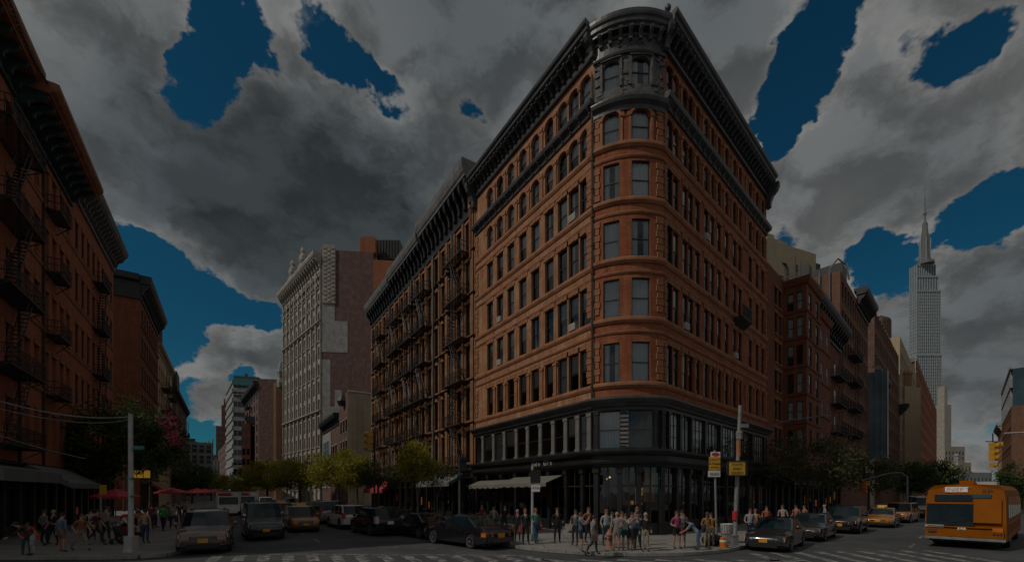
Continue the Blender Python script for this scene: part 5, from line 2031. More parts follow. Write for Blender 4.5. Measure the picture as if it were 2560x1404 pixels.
# the far skyscraper
def skyscraper():
    Y = 650.0
    cx = (2322 - 1280) / FOC * Y
    k = Y / FOC
    root = thing('skyscraper', 'tall haze-paled stepped skyscraper with needle spire far behind the right street', 'skyscraper', (cx, Y + 20, 0))
    tiers = [(36, 0, 205), (34.5, 205, 300), (31, 300, 322), (27, 322, 340)]
    dp = 11.0
    m = MB()
    for w, z0, z1 in tiers:
        y = Y + (36 - w) / 2
        m.box(cx - w / 2, cx + w / 2, y, y + dp, z0, z1)
    m.build('shaft', M['sky_haze_glass'], root)
    m = MB()
    for w, z0, z1 in tiers:
        y = Y + (36 - w) / 2
        n = 11 if w > 33 else 8
        for i in range(n + 1):
            x = cx - w / 2 + w * i / n
            m.box(x - .5, x + .5, y - .9, y, z0, z1)
        zz = z0
        while zz < z1 and z1 - z0 > 30:
            m.box(cx - w / 2, cx + w / 2, y - .6, y - .05, zz, zz + 1.5)
            for sg in (-1, 1):
                m.box(min(cx + sg * w / 2, cx + sg * (w / 2 + .5)), max(cx + sg * w / 2, cx + sg * (w / 2 + .5)), y, y + dp, zz, zz + 1.5)
            zz += 4.6
        for i in range(5):
            yy = y + dp * i / 4
            m.box(cx - w / 2 - .8, cx - w / 2, yy - .5, yy + .5, z0, z1)
            m.box(cx + w / 2, cx + w / 2 + .8, yy - .5, yy + .5, z0, z1)
        m.box(cx - w / 2 - .5, cx + w / 2 + .5, y - 1.2, y, z1 - 2.4, z1)
    m.build('mullion', M['hazed_stone'], root)
    m = MB()
    zb = 340
    m.lathe([(11, zb), (10.5, zb + 4), (6.5, zb + 6), (5.6, zb + 20), (4.4, zb + 42), (3.2, zb + 54), (3.0, zb + 62), (1.3, zb + 65), (1.0, zb + 74), (1.9, zb + 75), (1.9, zb + 78), (.7, zb + 79), (.55, zb + 100), (.3, zb + 102), (.2, zb + 122)], (cx, Y + 6, 0), 10)
    m.build('spire', M['grey_metal'], root)
    for i in range(6):
        a = i * math.pi / 3
        m = MB()
        m.box(-.45, .45, -.45, .45, 0, 34)
        o = put('buttress', m.mesh('buttress', M['hazed_stone']), root, Vector((cx + 6.2 * math.cos(a), Y + 6 + 6.2 * math.sin(a), zb + 4)) - base_of(root))


skyscraper()

# far right corner of the right street
pr0 = Vector((1.115 * 118, 118.0))
PRR = Path([pr0 + DR * 40, pr0, pr0 - DR * 60])
bR = building('brick_block', 'red brick block with blue glass top storey at the right edge of the picture', Path([pr0 + DR * 4, pr0 - DR * 34]), 0, 38, 21, 16, 'brick_brown', lev(5, 4, 4, 2.4), [2 + i * 2.8 for i in range(13)], 1.4, 'brick_brown', far=True, wd=.2)
mb = MB()
pp = Path([pr0 + DR * 4, pr0 - DR * 34])
pbox(mb, pp, 1, 38, -14, -.2, 21, 29)
mb.build('glass_storey', M['blue_glass'], bR)
mb = MB()
for i in range(12):
    pbox(mb, pp, 1 + i * 3.2, 1.3 + i * 3.2, -.2, .1, 21, 29)
pbox(mb, pp, .9, 38, -.2, .2, 29, 29.6)
pbox(mb, pp, .9, 38, -.2, .15, 25, 25.3)
mb.build('mullion', M['stone_grey'], bR)
bS = building('brick_house', 'low tan house beyond the red block at the right edge', Path([pr0 + DR * 26, pr0 + DR * 4.2]), 0, 21.8, 20.5, 14, 'brick_tan', lev(5, 4, 3, 2.4), [2 + i * 2.9 for i in range(7)], 1.4, 'brick_tan', far=True, wd=.2)
cornice(bS, Path([pr0 + DR * 26, pr0 + DR * 4.2]), 0, 21.8, 19.5, 21.5, 1.0, 'stone_white', 2)


# ================================================================== trees
def tree(label, x, y, top, rx, rz, trunk_r, leaf, n, size, seed, bark='bark', lean=(0, 0), fork=False, sparse=0.0, group=None, blossom=False):
    r = np.random.default_rng(seed)
    root = thing('street_tree', label, 'tree', (x, y, 0), 0, group)
    cz = top - rz
    m = MB()
    fk = cz - rz * .75
    rr = random.Random(seed)
    tips = []
    if fork:
        m.tube([(0, 0, 0), (.05, 0, fk * .45), (0, 0.02, fk * .6)], [trunk_r, trunk_r * .8, trunk_r * .75], 7)
        starts = [((0, .02, fk * .6), k) for k in range(3)]
    else:
        m.tube([(0, 0, 0), (.04, .03, fk * .5), (lean[0] * .4, lean[1] * .4, fk), (lean[0], lean[1], cz + rz * .3)], [trunk_r * 1.25, trunk_r, trunk_r * .8, trunk_r * .25], 7)
        starts = [((lean[0] * .4, lean[1] * .4, fk * (.9 + .12 * k)), k) for k in range(5)]
    for st, k in starts:
        a = k * 2.4 + rr.uniform(-.4, .4)
        e = (lean[0] + math.cos(a) * rx * .62, lean[1] + math.sin(a) * rx * .62, cz + rz * rr.uniform(-.1, .55))
        mid = ((st[0] * .55 + e[0] * .45), (st[1] * .55 + e[1] * .45), st[2] * .45 + e[2] * .55)
        m.tube([st, mid, e], [trunk_r * .55, trunk_r * .35, trunk_r * .1], 5)
        for j in range(3):
            b = a + rr.uniform(-.9, .9)
            f = (mid[0] + math.cos(b) * rx * .4, mid[1] + math.sin(b) * rx * .4, mid[2] + rr.uniform(-.1, .5) * rz)
            m.tube([mid, f], [trunk_r * .25, trunk_r * .06], 4)
    m.build('trunk', M[bark], root, rel=False, smooth=True)
    nc = 46
    u = r.normal(size=(nc, 3))
    u /= np.linalg.norm(u, axis=1)[:, None]
    rad = r.uniform(.35, 1.0, nc) ** .6
    cen = u * rad[:, None] * np.array([rx, rx, rz])
    cen[:, 2] = np.where(cen[:, 2] < 0, cen[:, 2] * .8, cen[:, 2])
    w = r.uniform(.4, 1.0, nc) * (1 - sparse * (r.random(nc) > .5))
    ci = r.choice(nc, n, p=w / w.sum())
    p = cen[ci] + r.normal(size=(n, 3)) * np.array([rx, rx, rz]) * r.uniform(.10, .2, nc)[ci][:, None]
    p += np.array([lean[0], lean[1], cz])
    ax = r.normal(size=(n, 3))
    ax /= np.linalg.norm(ax, axis=1)[:, None]
    bx = np.cross(ax, r.normal(size=(n, 3)))
    bx /= np.linalg.norm(bx, axis=1)[:, None]
    s = size * r.uniform(.6, 1.25, n)[:, None]
    q = np.stack([p - ax * s, p + bx * s * .45, p + ax * s, p - bx * s * .45], axis=1).reshape(-1, 3)
    me = bpy.data.meshes.new('crown')
    me.from_pydata(q.tolist(), [], np.arange(4 * n).reshape(-1, 4).tolist())
    me.materials.append(M[leaf])
    if blossom:
        me.materials.append(M['leaf_pink'])
        mi = np.zeros(n, dtype=np.int32)
        for c in blossom:
            mi[ci == c] = 1
        me.polygons.foreach_set('material_index', mi)
    me.update()
    put('crown', me, root)
    return root


def px_at(px, Y):
    return (px - 1280) / FOC * Y


GL = 'trees along the left street before the tan tenement'
tree('small slim street tree with pale forked trunk before the tan tenement shops', px_at(1043, 36), 36, 6.6, 1.7, 1.75, .09, 'leaf_bright', 4200, .12, 3, 'bark_pale', fork=True)
tree('low ragged street tree right of the pale forked tree, beside the shop awning', px_at(1092, 39), 39, 5.4, 1.5, 1.2, .08, 'leaf_olive', 1500, .11, 4, 'bark_pale', sparse=.5, fork=True)
tree('dark thin street tree at the left corner of the tan tenement', px_at(945, 50), 50, 6.6, 2.6, 1.9, .13, 'leaf_olive', 3000, .15, 5, sparse=.4)
tree('broad yellow green street tree in front of the cream stucco house', px_at(845, 66), 66, 8.9, 4.4, 3.1, .2, 'leaf_bright', 9000, .18, 6)
tree('round yellow green street tree before the small pink house', px_at(893, 64), 64, 7.4, 3.0, 2.2, .16, 'leaf_bright', 4200, .16, 16)
tree('round yellow green street tree below the pale ornate building', px_at(750, 88), 88, 9.6, 5.2, 3.6, .25, 'leaf_bright', 8000, .24, 7)
tree('dome shaped yellow green tree nearest the grey office block', px_at(668, 108), 108, 10.6, 5.8, 4.2, .28, 'leaf_bright', 7500, .28, 8)
tree('small pale green tree low behind the white truck', px_at(608, 150), 150, 7.0, 6.0, 2.6, .25, 'leaf_bright', 4500, .32, 9)
tree('dark street tree before the grid fronted building at the far left street end', px_at(480, 96), 96, 9.0, 4.5, 3.4, .2, 'leaf_dark', 4500, .26, 21)
tree('yellowish small tree over the white trucks at the far left street end', px_at(528, 120), 120, 7.5, 4.5, 2.6, .2, 'leaf_bright', 3500, .28, 22)
tree('tall dark leafy tree behind the pale street pole on the left pavement', px_at(258, 35), 35, 9.6, 2.5, 3.3, .14, 'leaf_dark', 9000, .16, 10, sparse=.3)
tree('dark tree with pink blossoms right of the pale street pole', px_at(375, 50), 50, 12.0, 3.3, 4.2, .17, 'leaf_dark', 8000, .2, 11, blossom=(3, 9, 17, 22))
tree('thin tall green tree against the dark red corner house', px_at(310, 57), 57, 15.5, 1.9, 4.6, .12, 'leaf_dark', 3200, .2, 12, sparse=.5)
tree('wide dusky olive tree before the dark red house on the right street', px_at(2018, 36.5), 36.5, 7.3, 3.5, 2.5, .12, 'leaf_olive', 4600, .15, 13, sparse=.6)
tree('thin dusky tree midway along the right street between orange signal and green trees', px_at(2172, 58), 58, 7.4, 3.8, 2.6, .14, 'leaf_olive', 2900, .19, 14, sparse=.6)
tree('deep green tree first of the pair behind the yellow bus', px_at(2275, 84), 84, 8.4, 4.2, 3.2, .22, 'leaf_dark', 6000, .24, 15)
tree('deep green tree second of the pair, right above the roof of the yellow bus', px_at(2345, 104), 104, 9.3, 4.8, 3.6, .22, 'leaf_dark', 6000, .27, 17)
tree('deep green tree at the right edge of the picture behind the bus', px_at(2556, 54), 54, 6.2, 2.3, 2.5, .15, 'leaf_dark', 4500, .17, 18)

# ================================================================== poles, signs and signals
def pole_with(name, label, cat, x, y, z0, h, r0, r1, mat, lean=(0, 0), base=None):
    t = thing(name, label, cat, (x, y, z0))
    m = MB()
    m.tube([(0, 0, 0), (lean[0] * .5, lean[1] * .5, h * .5), (lean[0], lean[1], h)], [r0, (r0 + r1) / 2, r1], 10)
    m.build('pole', M[mat], t, rel=False, smooth=True)
    if base:
        m = MB()
        w, hh = base
        m.box(-w, w, -w, w, 0, hh)
        m.box(-w - .03, w + .03, -w - .03, w + .03, 0, .08)
        m.box(-w - .02, w + .02, -w - .02, w + .02, hh, hh + .05)
        m.box(-w * .5, w * .5, -w - .015, -w, hh * .3, hh * .75)
        m.build('base', M[mat], t, rel=False)
    return t


lp = pole_with('street_pole', 'pale square-footed street pole standing on the left pavement with cables leading off to the left', 'pole', px_at(328, 18.75), 18.75, .15, 5.85, .11, .085, 'white_pole', (-.03, 0), (.17, .62))
m = MB()
for z, w in ((3.1, .1), (2.35, .12)):
    m.tube([(-.1, -.05, z), (.13, -.05, z)], .05, 6)
m.box(.08, .55, -.03, .03, 4.35, 4.5)
m.build('street_name_blade', M['teal'], lp, rel=False)


def cable(label, pts, r, mat='white_pole', cat='cable', name='cable'):
    m = MB()
    out = []
    P = [Vector(p) for p in pts]
    n = 24
    for i in range(n + 1):
        t = i / n
        out.append(P[0] * (1 - t) ** 2 + P[1] * 2 * t * (1 - t) + P[2] * t ** 2)
    m.tube(out, r, 6)
    return tag(m.build(name, M[mat], smooth=True), label, cat)


tp = Vector((px_at(327, 18.75), 18.75, 5.9))
cable('thick pale cable sagging from the top of the street pole to the left edge', [tp, (-18.4, 17.9, 5.4), (-22.6, 17.6, 7.0)], .026, 'grey_pole')
cable('second pale cable just under the thick one at the pole top', [tp - Vector((0, 0, .12)), (-18.4, 18.4, 5.15), (-23.2, 18.2, 6.7)], .018, 'grey_pole')
cable('thin pale cable running lower across the brick tenement at the left edge', [(-21.9, 22.6, 4.4), (-23.6, 21.0, 4.9), (-26.0, 19.5, 6.4)], .02, 'grey_pole')
# string of small lamps at the upper left
sl_ = thing('string_lights', 'string of small dark lamps hanging from the green cornice up past the top left corner', 'string lights', (-26, 24, 25))
m, mb2 = MB(), MB()
a, b = Vector((-28.2, 27.0, 27.4)), Vector((-22.6, 19.6, 25.2))
pts = [a.lerp(b, i / 28) - Vector((0, 0, .5 * math.sin(math.pi * i / 28))) for i in range(29)]
m.tube(pts, .018, 4)
for i, p in enumerate(pts):
    pass
m.build('wire', M['black'], sl_)
mb2.ball((0, 0, 0), .075, 6, 4)
lm_ = mb2.mesh('lamp', M['frame'])
for p in pts:
    put('lamp', lm_, sl_, p - Vector((0, 0, .1)) - base_of(sl_))


def arrow_plate(t, x, z, w, h, mat, y=-.06, name='sign_plate'):
    m = MB()
    m.box(x - w / 2, x + w / 2, y - .02, y, z, z + h)
    return m.build(name, M[mat], t, rel=False)


# sign post at the corner
sp1 = thing('sign_post', 'slim grey sign post with stacked yellow, red and white plates on the corner pavement', 'sign post', (px_at(1789, 21.2), 21.2, .15))
m = MB()
m.tube([(0.05, 0, 0), (-.05, 0, 4.55)], .05, 8)
m.build('pole', M['grey_pole'], sp1, rel=False, smooth=True)
arrow_plate(sp1, -.04, 4.22, .46, .24, 'white')
arrow_plate(sp1, -.08, 3.58, .54, .64, 'sign_yellow')
arrow_plate(sp1, -.1, 3.26, .58, .3, 'white')
m = MB()
m.lathe([(.19, -.085), (.19, -.095)], (-.04, 0, 0), 14, 0, 'y')
me = m.mesh('red_oval', M['red'], uv=False)
o = put('red_oval', me, sp1, (0, 0, 4.34))
o.scale = (1, 1, .45)
for s_, z, sz, mt in (('JOBETT', 4.03, .15, 'red'), ('& Moana', 3.85, .15, 'black'), ('INKBAL', 3.68, .12, 'red'), ('EDIIIV', 3.33, .17, 'black')):
    text(s_, 'lettering', sz, mt, sp1, (-.08, -.085, z), 0, .003)
# tall pole with yellow board
tp2 = pole_with('street_pole', 'tall pale pole with red band carrying a yellow board, beside the parked dark grey car', 'pole', px_at(1836, 20.4), 20.4, .15, 6.6, .1, .075, 'grey_pole', (.42, .3), (.13, .5))
m = MB()
m.box(-.32, .42, -.16, -.12, 3.3, 3.95)
m.build('sign_board', M['sign_yellow'], tp2, rel=False)
m = MB()
for z in (3.28, 3.93):
    m.box(-.42, .52, -.18, -.1, z, z + .04)
for x in (-.42, .48):
    m.box(x, x + .04, -.18, -.1, 3.28, 3.97)
m.build('sign_frame', M['frame'], tp2, rel=False)
for k, s_ in enumerate(('TOVYS', 'IIMBY', 'GIMESV')):
    text(s_, 'lettering', .17, 'frame_brown', tp2, (.05, -.165, 3.73 - k * .19), 0, .003)
m = MB()
m.lathe([(.115, 1.25), (.115, 1.65)], (0.02, 0, 0), 10)
m.build('red_band', M['red'], tp2, rel=False)
m = MB()
m.lathe([(.1, 4.2), (.1, 4.95)], (.29, .2, 0), 10)
m.build('orange_sleeve', M['awning_brown'], tp2, rel=False)
m = MB()
m.lathe([(.14, 5.0), (.16, 5.3), (.12, 5.4)], (.34, .22, 0), 8)
m.box(.4, .75, .15, .3, 5.55, 5.72)
m.build('clamp', M['grey_pole'], tp2, rel=False)
# bracket lamp reaching from the end of the corner building
q = MAIN.P(MAIN.len - .25, .1, 8.3)
lb = thing('bracket_lamp', 'thin lamp arm reaching right from the far end of the corner building', 'street lamp', tuple(q))
m = MB()
m.tube([(0, 0, 0), (.6, -.6, .35), (1.4, -1.3, .6), (3.3, -2.2, .75)], [.05, .05, .045, .04], 6)
m.build('arm', M['grey_pole'], lb, rel=False, smooth=True)
m = MB()
m.ball((3.6, -2.35, .72), (.42, .2, .08), 10, 5)
m.build('lamp_head', M['grey_pole'], lb, rel=False, smooth=True)


def signal_head(t, loc, rotz=0.0, n=3, s=1.0, mat='signal_yellow'):
    m = MB()
    for k in range(n):
        z = -k * .36 * s
        m.box(-.17 * s, .17 * s, -.13 * s, .13 * s, z - .17 * s, z + .17 * s)
        m.lathe([(.13 * s, -.13 * s), (.14 * s, -.3 * s)], (0, 0, z), 10, 0, 'y')
    h = m.mesh('signal_head', M[mat], uv=False)
    o = put('signal_head', h, t, loc, rotz)
    m = MB()
    for k in range(n):
        m.ball((0, -.135 * s, -k * .36 * s), (.11 * s, .03, .11 * s), 8, 4)
    put('lens', m.mesh('lens', M['lamp_orange' if mat == 'orange' else 'lamp_red'], uv=False), o)
    return o


x0 = px_at(2482, 25)
ts = thing('traffic_light', 'yellow traffic light hanging from a pale mast arm above the bus at the right edge', 'traffic light', (32.6, 25, .15))
m = MB()
m.tube([(0, 0, 0), (0, 0, 6.3)], [.14, .09], 10)
m.build('pole', M['white_pole'], ts, rel=False, smooth=True)
m = MB()
m.tube([(0, 0, 5.9), (-2.5, 0, 5.95), (-4.6, 0, 5.86)], [.07, .06, .045], 8)
m.build('mast_arm', M['white_pole'], ts, rel=False, smooth=True)
xx = x0 - 32.6
m = MB()
m.tube([(xx, 0, 5.86), (xx, 0, 5.35)], .03, 6)
m.tube([(xx - .4, 0, 5.4), (xx + .55, 0, 5.38)], .03, 6)
m.build('hanger', M['black'], ts, rel=False)
signal_head(ts, (xx, -.02, 5.15), .35, 3, .95)
signal_head(ts, (xx + .4, .06, 5.2), -.8, 1, 1.0)
signal_head(ts, (xx - .03, -.02, 4.05), .35, 1, .7)

ts = thing('traffic_light', 'orange signal cluster on a thin curved arm over the right street', 'traffic light', (px_at(2268, 46), 46, .15))
m = MB()
m.tube([(0, 0, 0), (0, 0, 4.2)], [.1, .08], 8)
m.build('pole', M['grey_pole'], ts, rel=False, smooth=True)
m = MB()
m.tube([(0, 0, 4.1), (-.6, 0, 4.55), (-1.8, 0, 4.5), (-3.2, 0, 4.15), (-4.8, 0, 3.75)], .045, 6)
m.build('mast_arm', M['grey_pole'], ts, rel=False, smooth=True)
signal_head(ts, (-4.6, -.05, 3.3), .3, 3, 1.0, 'orange')
signal_head(ts, (-4.05, .05, 3.55), -.9, 2, .8, 'signal_yellow')

ts = thing('traffic_light', 'yellow traffic light on a dark post at the left corner of the tan tenement', 'traffic light', (px_at(936, 40), 40, .15))
m = MB()
m.tube([(0, 0, 0), (0, 0, 8.4)], [.09, .07], 8)
m.build('pole', M['black'], ts, rel=False, smooth=True)
m = MB()
m.tube([(0, 0, 7.9), (-.5, 0, 8.0)], .04, 6)
m.tube([(0, 0, 6.5), (-.5, 0, 6.5)], .04, 6)
m.build('hanger', M['black'], ts, rel=False)
signal_head(ts, (-.4, -.02, 7.75), -1.2, 3, 1.7)

ts = thing('walk_signal', 'thin grey post with black walk signal box beside the cream awning', 'walk signal', (px_at(1148, 25.6), 25.6, .15))
m = MB()
m.tube([(0, 0, 0), (0, 0, 4.6)], [.07, .055], 8)
m.build('pole', M['grey_pole'], ts, rel=False, smooth=True)
m = MB()
m.box(.06, .42, -.25, .2, 3.75, 4.55)
m.box(.1, .4, -.5, -.25, 4.35, 4.5)
m.box(-.1, .1, -.1, .1, 3.2, 3.5)
m.build('signal_box', M['black'], ts, rel=False)
ts = thing('walk_signal', 'grey post with black and white notice plate in front of the dark corner pillar', 'sign post', (px_at(1331, 23.2), 23.2, .15))
m = MB()
m.tube([(0, 0, 0), (0, 0, 3.9)], [.075, .06], 8)
m.build('pole', M['white_pole'], ts, rel=False, smooth=True)
arrow_plate(ts, .18, 2.55, .42, .4, 'white')
text('RTIA', 'lettering', .17, 'black', ts, (.18, -.085, 2.68), 0, .003)
m = MB()
m.box(-.1, .42, -.12, .1, 3.0, 3.7)
m.build('signal_box', M['black'], ts, rel=False)
# second slim post on the left pavement
ts = thing('sign_post', 'faint grey post with orange plate left of the red parasol', 'sign post', (px_at(252, 23), 23, .15))
m = MB()
m.tube([(0, 0, 0), (0, 0, 2.9)], .05, 8)
m.build('pole', M['grey_pole'], ts, rel=False, smooth=True)
arrow_plate(ts, .18, 2.4, .36, .5, 'sign_yellow')


def parasol(label, x, y, r, h, mat, group=None):
    t = thing('parasol', label, 'parasol', (x, y, .15), 0, group)
    m = MB()
    rows = []
    for rr_, z in ((.04, h), (r * .5, h - .22), (r, h - .52), (r, h - .66)):
        rows.append([(rr_ * math.cos(2 * math.pi * k / 8), rr_ * math.sin(2 * math.pi * k / 8), z) for k in range(8)])
    m.grid(rows, 0, True)
    m.build('canopy', M[mat], t, rel=False)
    m = MB()
    m.tube([(0, 0, 0), (0, 0, h + .1)], .03, 6)
    m.lathe([(.3, 0), (.3, .06), (.06, .12)], (0, 0, 0), 10)
    m.build('pole', M['grey_pole'], t, rel=False)
    return t


parasol('dark red cafe parasol left of the pale street pole', px_at(289, 30), 30, 1.35, 2.75, 'red')
for k, (px, Y) in enumerate(((492, 60), (512, 66), (536, 72), (430, 52))):
    parasol(('leftmost red market parasol above the bronze car', 'red market parasol above the bronze car, middle of three', 'red market parasol above the bronze car, nearest the white truck', 'pinkish red parasol before the brown awning shop')[k], px_at(px, Y), Y, 1.7, 3.0, 'red', 'red parasols down the left street')
# hanging orange shop sign on the dark red house
sg = thing('shop_sign', 'lit yellow box sign hanging over the shops right of the pale street pole', 'shop sign', (px_at(355, 40), 40, 4.0))
m = MB()
m.box(-.95, .85, -.1, .1, -.05, .62)
m.build('panel', M['lit_yellow'], sg, rel=False)
m = MB()
for z in (-.12, .62):
    m.box(-1.0, .9, -.14, .14, z, z + .07)
for x in (-1.0, -.4, .2, .85):
    m.box(x, x + .04, -.13, .13, -.1, .66)
m.tube([(.9, 0, .3), (2.0, .8, .3)], .04, 6)
m.build('frame', M['black'], sg, rel=False)

# street furniture on the corner pavement
def ground_at(px, py, z=.15):
    Y = FOC * (EYE - z) / (py - HORIZON)
    return px_at(px, Y), Y


x, y = ground_at(1523, 1368)
hy = thing('fire_hydrant', 'pinkish fire hydrant between the pedestrians on the corner pavement', 'fire hydrant', (x, y, .15))
m = MB()
m.lathe([(.2, 0), (.2, .05), (.13, .07), (.13, .55), (.17, .57), (.17, .62), (.13, .68), (.06, .78), (.05, .84), (.01, .85)], (0, 0, 0), 12)
m.build('barrel', plain('faded_pink_paint', (.45, .2, .15), .6), hy, rel=False, smooth=True)
m = MB()
for a in (0, math.pi):
    m.lathe([(.06, .1 * math.cos(a)), (.06, .2 * math.cos(a)), (.03, .22 * math.cos(a))], (0, 0, .42), 8, 0, 'x')
m.lathe([(.075, -.1), (.075, -.2), (.04, -.22)], (0, 0, .42), 8, 0, 'y')
m.build('nozzle', M['iron_rust'], hy, rel=False)
x, y = ground_at(1808, 1368)
tb = thing('traffic_barrel', 'orange plastic barrel beside the dark refuse bags near the tall pole', 'barrel', (x, y, .15))
tb.scale = (.8, .8, .75)
m = MB()
m.lathe([(.2, 0), (.19, .3), (.17, .32), (.16, .62), (.12, .66), (.02, .66)], (0, 0, 0), 14)
m.build('body', M['orange'], tb, rel=False, smooth=True)
m = MB()
m.lathe([(.19, .36), (.182, .48)], (0, 0, 0), 14)
m.build('reflective_band', M['white'], tb, rel=False)
x, y = ground_at(1818, 1355)
bn = thing('litter_bin', 'grey wire litter bin with a pale bag behind the orange barrel', 'litter bin', (x, y, .15))
m = MB()
for k in range(18):
    a = 2 * math.pi * k / 18
    m.tube([(.24 * math.cos(a), .24 * math.sin(a), 0), (.32 * math.cos(a), .32 * math.sin(a), .9)], .012, 4)
for z in (.05, .45, .88):
    r_ = .24 + .08 * z / .9
    m.lathe([(r_ + .015, z), (r_ + .015, z + .03), (r_ - .01, z + .03)], (0, 0, 0), 18)
m.build('basket', M['grey_pole'], bn, rel=False)
m = MB()
m.lathe([(.2, .1), (.27, .6), (.34, .92), (.3, .95), (.22, .8)], (0, 0, 0), 14)
m.build('liner_bag', M['white_pole'], bn, rel=False, smooth=True)
for k, px in enumerate((1773, 1790)):
    x, y = ground_at(px, 1362)
    m = MB()
    rows = []
    r_ = np.random.default_rng(k)
    for j in range(7):
        t = -1 + 2 * j / 6
        rad = .33 * math.sqrt(max(.02, 1 - t * t))
        rows.append([(rad * math.cos(a) * (1 + .15 * r_.random()), rad * math.sin(a) * (1 + .15 * r_.random()), .26 + .27 * t) for a in np.linspace(0, 2 * math.pi, 11)[:-1]])
    m.grid(rows, 0, True)
    o = put('refuse_bag', m.mesh('refuse_bag', M['car_black_trim'], smooth=True), None, (x, y, .15))
    tag(o, ('black refuse bag behind the pedestrian in the ochre coat', 'black refuse bag closest to the orange barrel')[k], 'refuse bag', 'refuse bags on the corner')
# newspaper boxes on the left pavement
for k, (px, py, mt, lb_) in enumerate(((318, 1345, 'red', 'red newspaper box beside the foot of the pale street pole'), (343, 1340, 'awning_brown', 'brown newspaper box right of the pale street pole'))):
    x, y = ground_at(px, py)
    nb_ = thing('newspaper_box', lb_, 'newspaper box', (x, y, .15))
    m = MB()
    m.box(-.22, .22, -.2, .2, .25, 1.15)
    m.hexa([(-.22, -.2, 1.15), (.22, -.2, 1.15), (-.22, .2, 1.15), (.22, .2, 1.15), (-.22, -.05, 1.32), (.22, -.05, 1.32), (-.22, .2, 1.32), (.22, .2, 1.32)])
    m.build('cabinet', M[mt], nb_, rel=False)
    m = MB()
    m.box(-.16, .16, -.215, -.2, .7, 1.05)
    m.build('window', M['car_glass'], nb_, rel=False)
    m = MB()
    m.box(-.2, .2, -.18, .18, 0, .25)
    m.build('plinth', M['black'], nb_, rel=False)


# ================================================================== vehicles
def paint(name, col, metal=0.3, rough=0.22):
    return plain(name, col, rough, metal, var=0.12, scale=1.5, coat=0.9)


M['p_bronze'] = paint('bronze_car_paint', (0.20, 0.115, 0.085), .5)
M['p_black'] = paint('black_car_paint', (0.014, 0.014, 0.017), .2, .2)
M['p_maroon'] = paint('maroon_car_paint', (0.07, 0.014, 0.014), .3)
M['p_taxi'] = paint('taxi_yellow_paint', (0.36, 0.14, 0.010), .0)
M['p_bus'] = plain('bus_yellow_paint', (0.30, 0.088, 0.002), .6, var=.14, scale=1.2, spec=.1)
M['p_orange'] = paint('orange_taxi_paint', (0.38, 0.14, 0.022), .0)
M['p_silver'] = paint('silver_car_paint', (0.30, 0.31, 0.32), .5)
M['p_white'] = paint('white_car_paint', (0.60, 0.60, 0.60), .0)
M['p_grey'] = paint('slate_grey_car_paint', (0.075, 0.08, 0.085), .5)
M['p_dark'] = paint('charcoal_car_paint', (0.035, 0.037, 0.042), .4)

KINDS = {
    'sedan': dict(L=4.9, W=1.86, H=1.45, wr=.33, wf=1.42, wrr=-1.42, zs=.22, hood=.80, cowl=.96, belt=.96, deck=.98, tail=.82,
                  cab=(1.05, .25, -1.05, -1.95), pil=(-.02, -.95), wag=False),
    'suv': dict(L=4.75, W=1.95, H=1.74, wr=.38, wf=1.38, wrr=-1.40, zs=.28, hood=.98, cowl=1.10, belt=1.10, deck=1.10, tail=1.03,
                cab=(1.22, .30, -1.80, -2.24), pil=(.02, -.98), wag=True),
    'van': dict(L=5.0, W=1.98, H=1.95, wr=.36, wf=1.52, wrr=-1.45, zs=.25, hood=.98, cowl=1.16, belt=1.14, deck=1.14, tail=1.1,
                cab=(1.55, .72, -2.2, -2.4), pil=(.15, -1.0), wag=True),
    'boxy': dict(L=5.1, W=1.92, H=1.72, wr=.36, wf=1.55, wrr=-1.45, zs=.25, hood=.98, cowl=1.04, belt=1.04, deck=1.04, tail=1.0,
                 cab=(.95, .62, -2.2, -2.36), pil=(-.1, -1.1), wag=True),
}


def smoothstep(t):
    t = max(0, min(1, t))
    return t * t * (3 - 2 * t)


CARMESH = {}


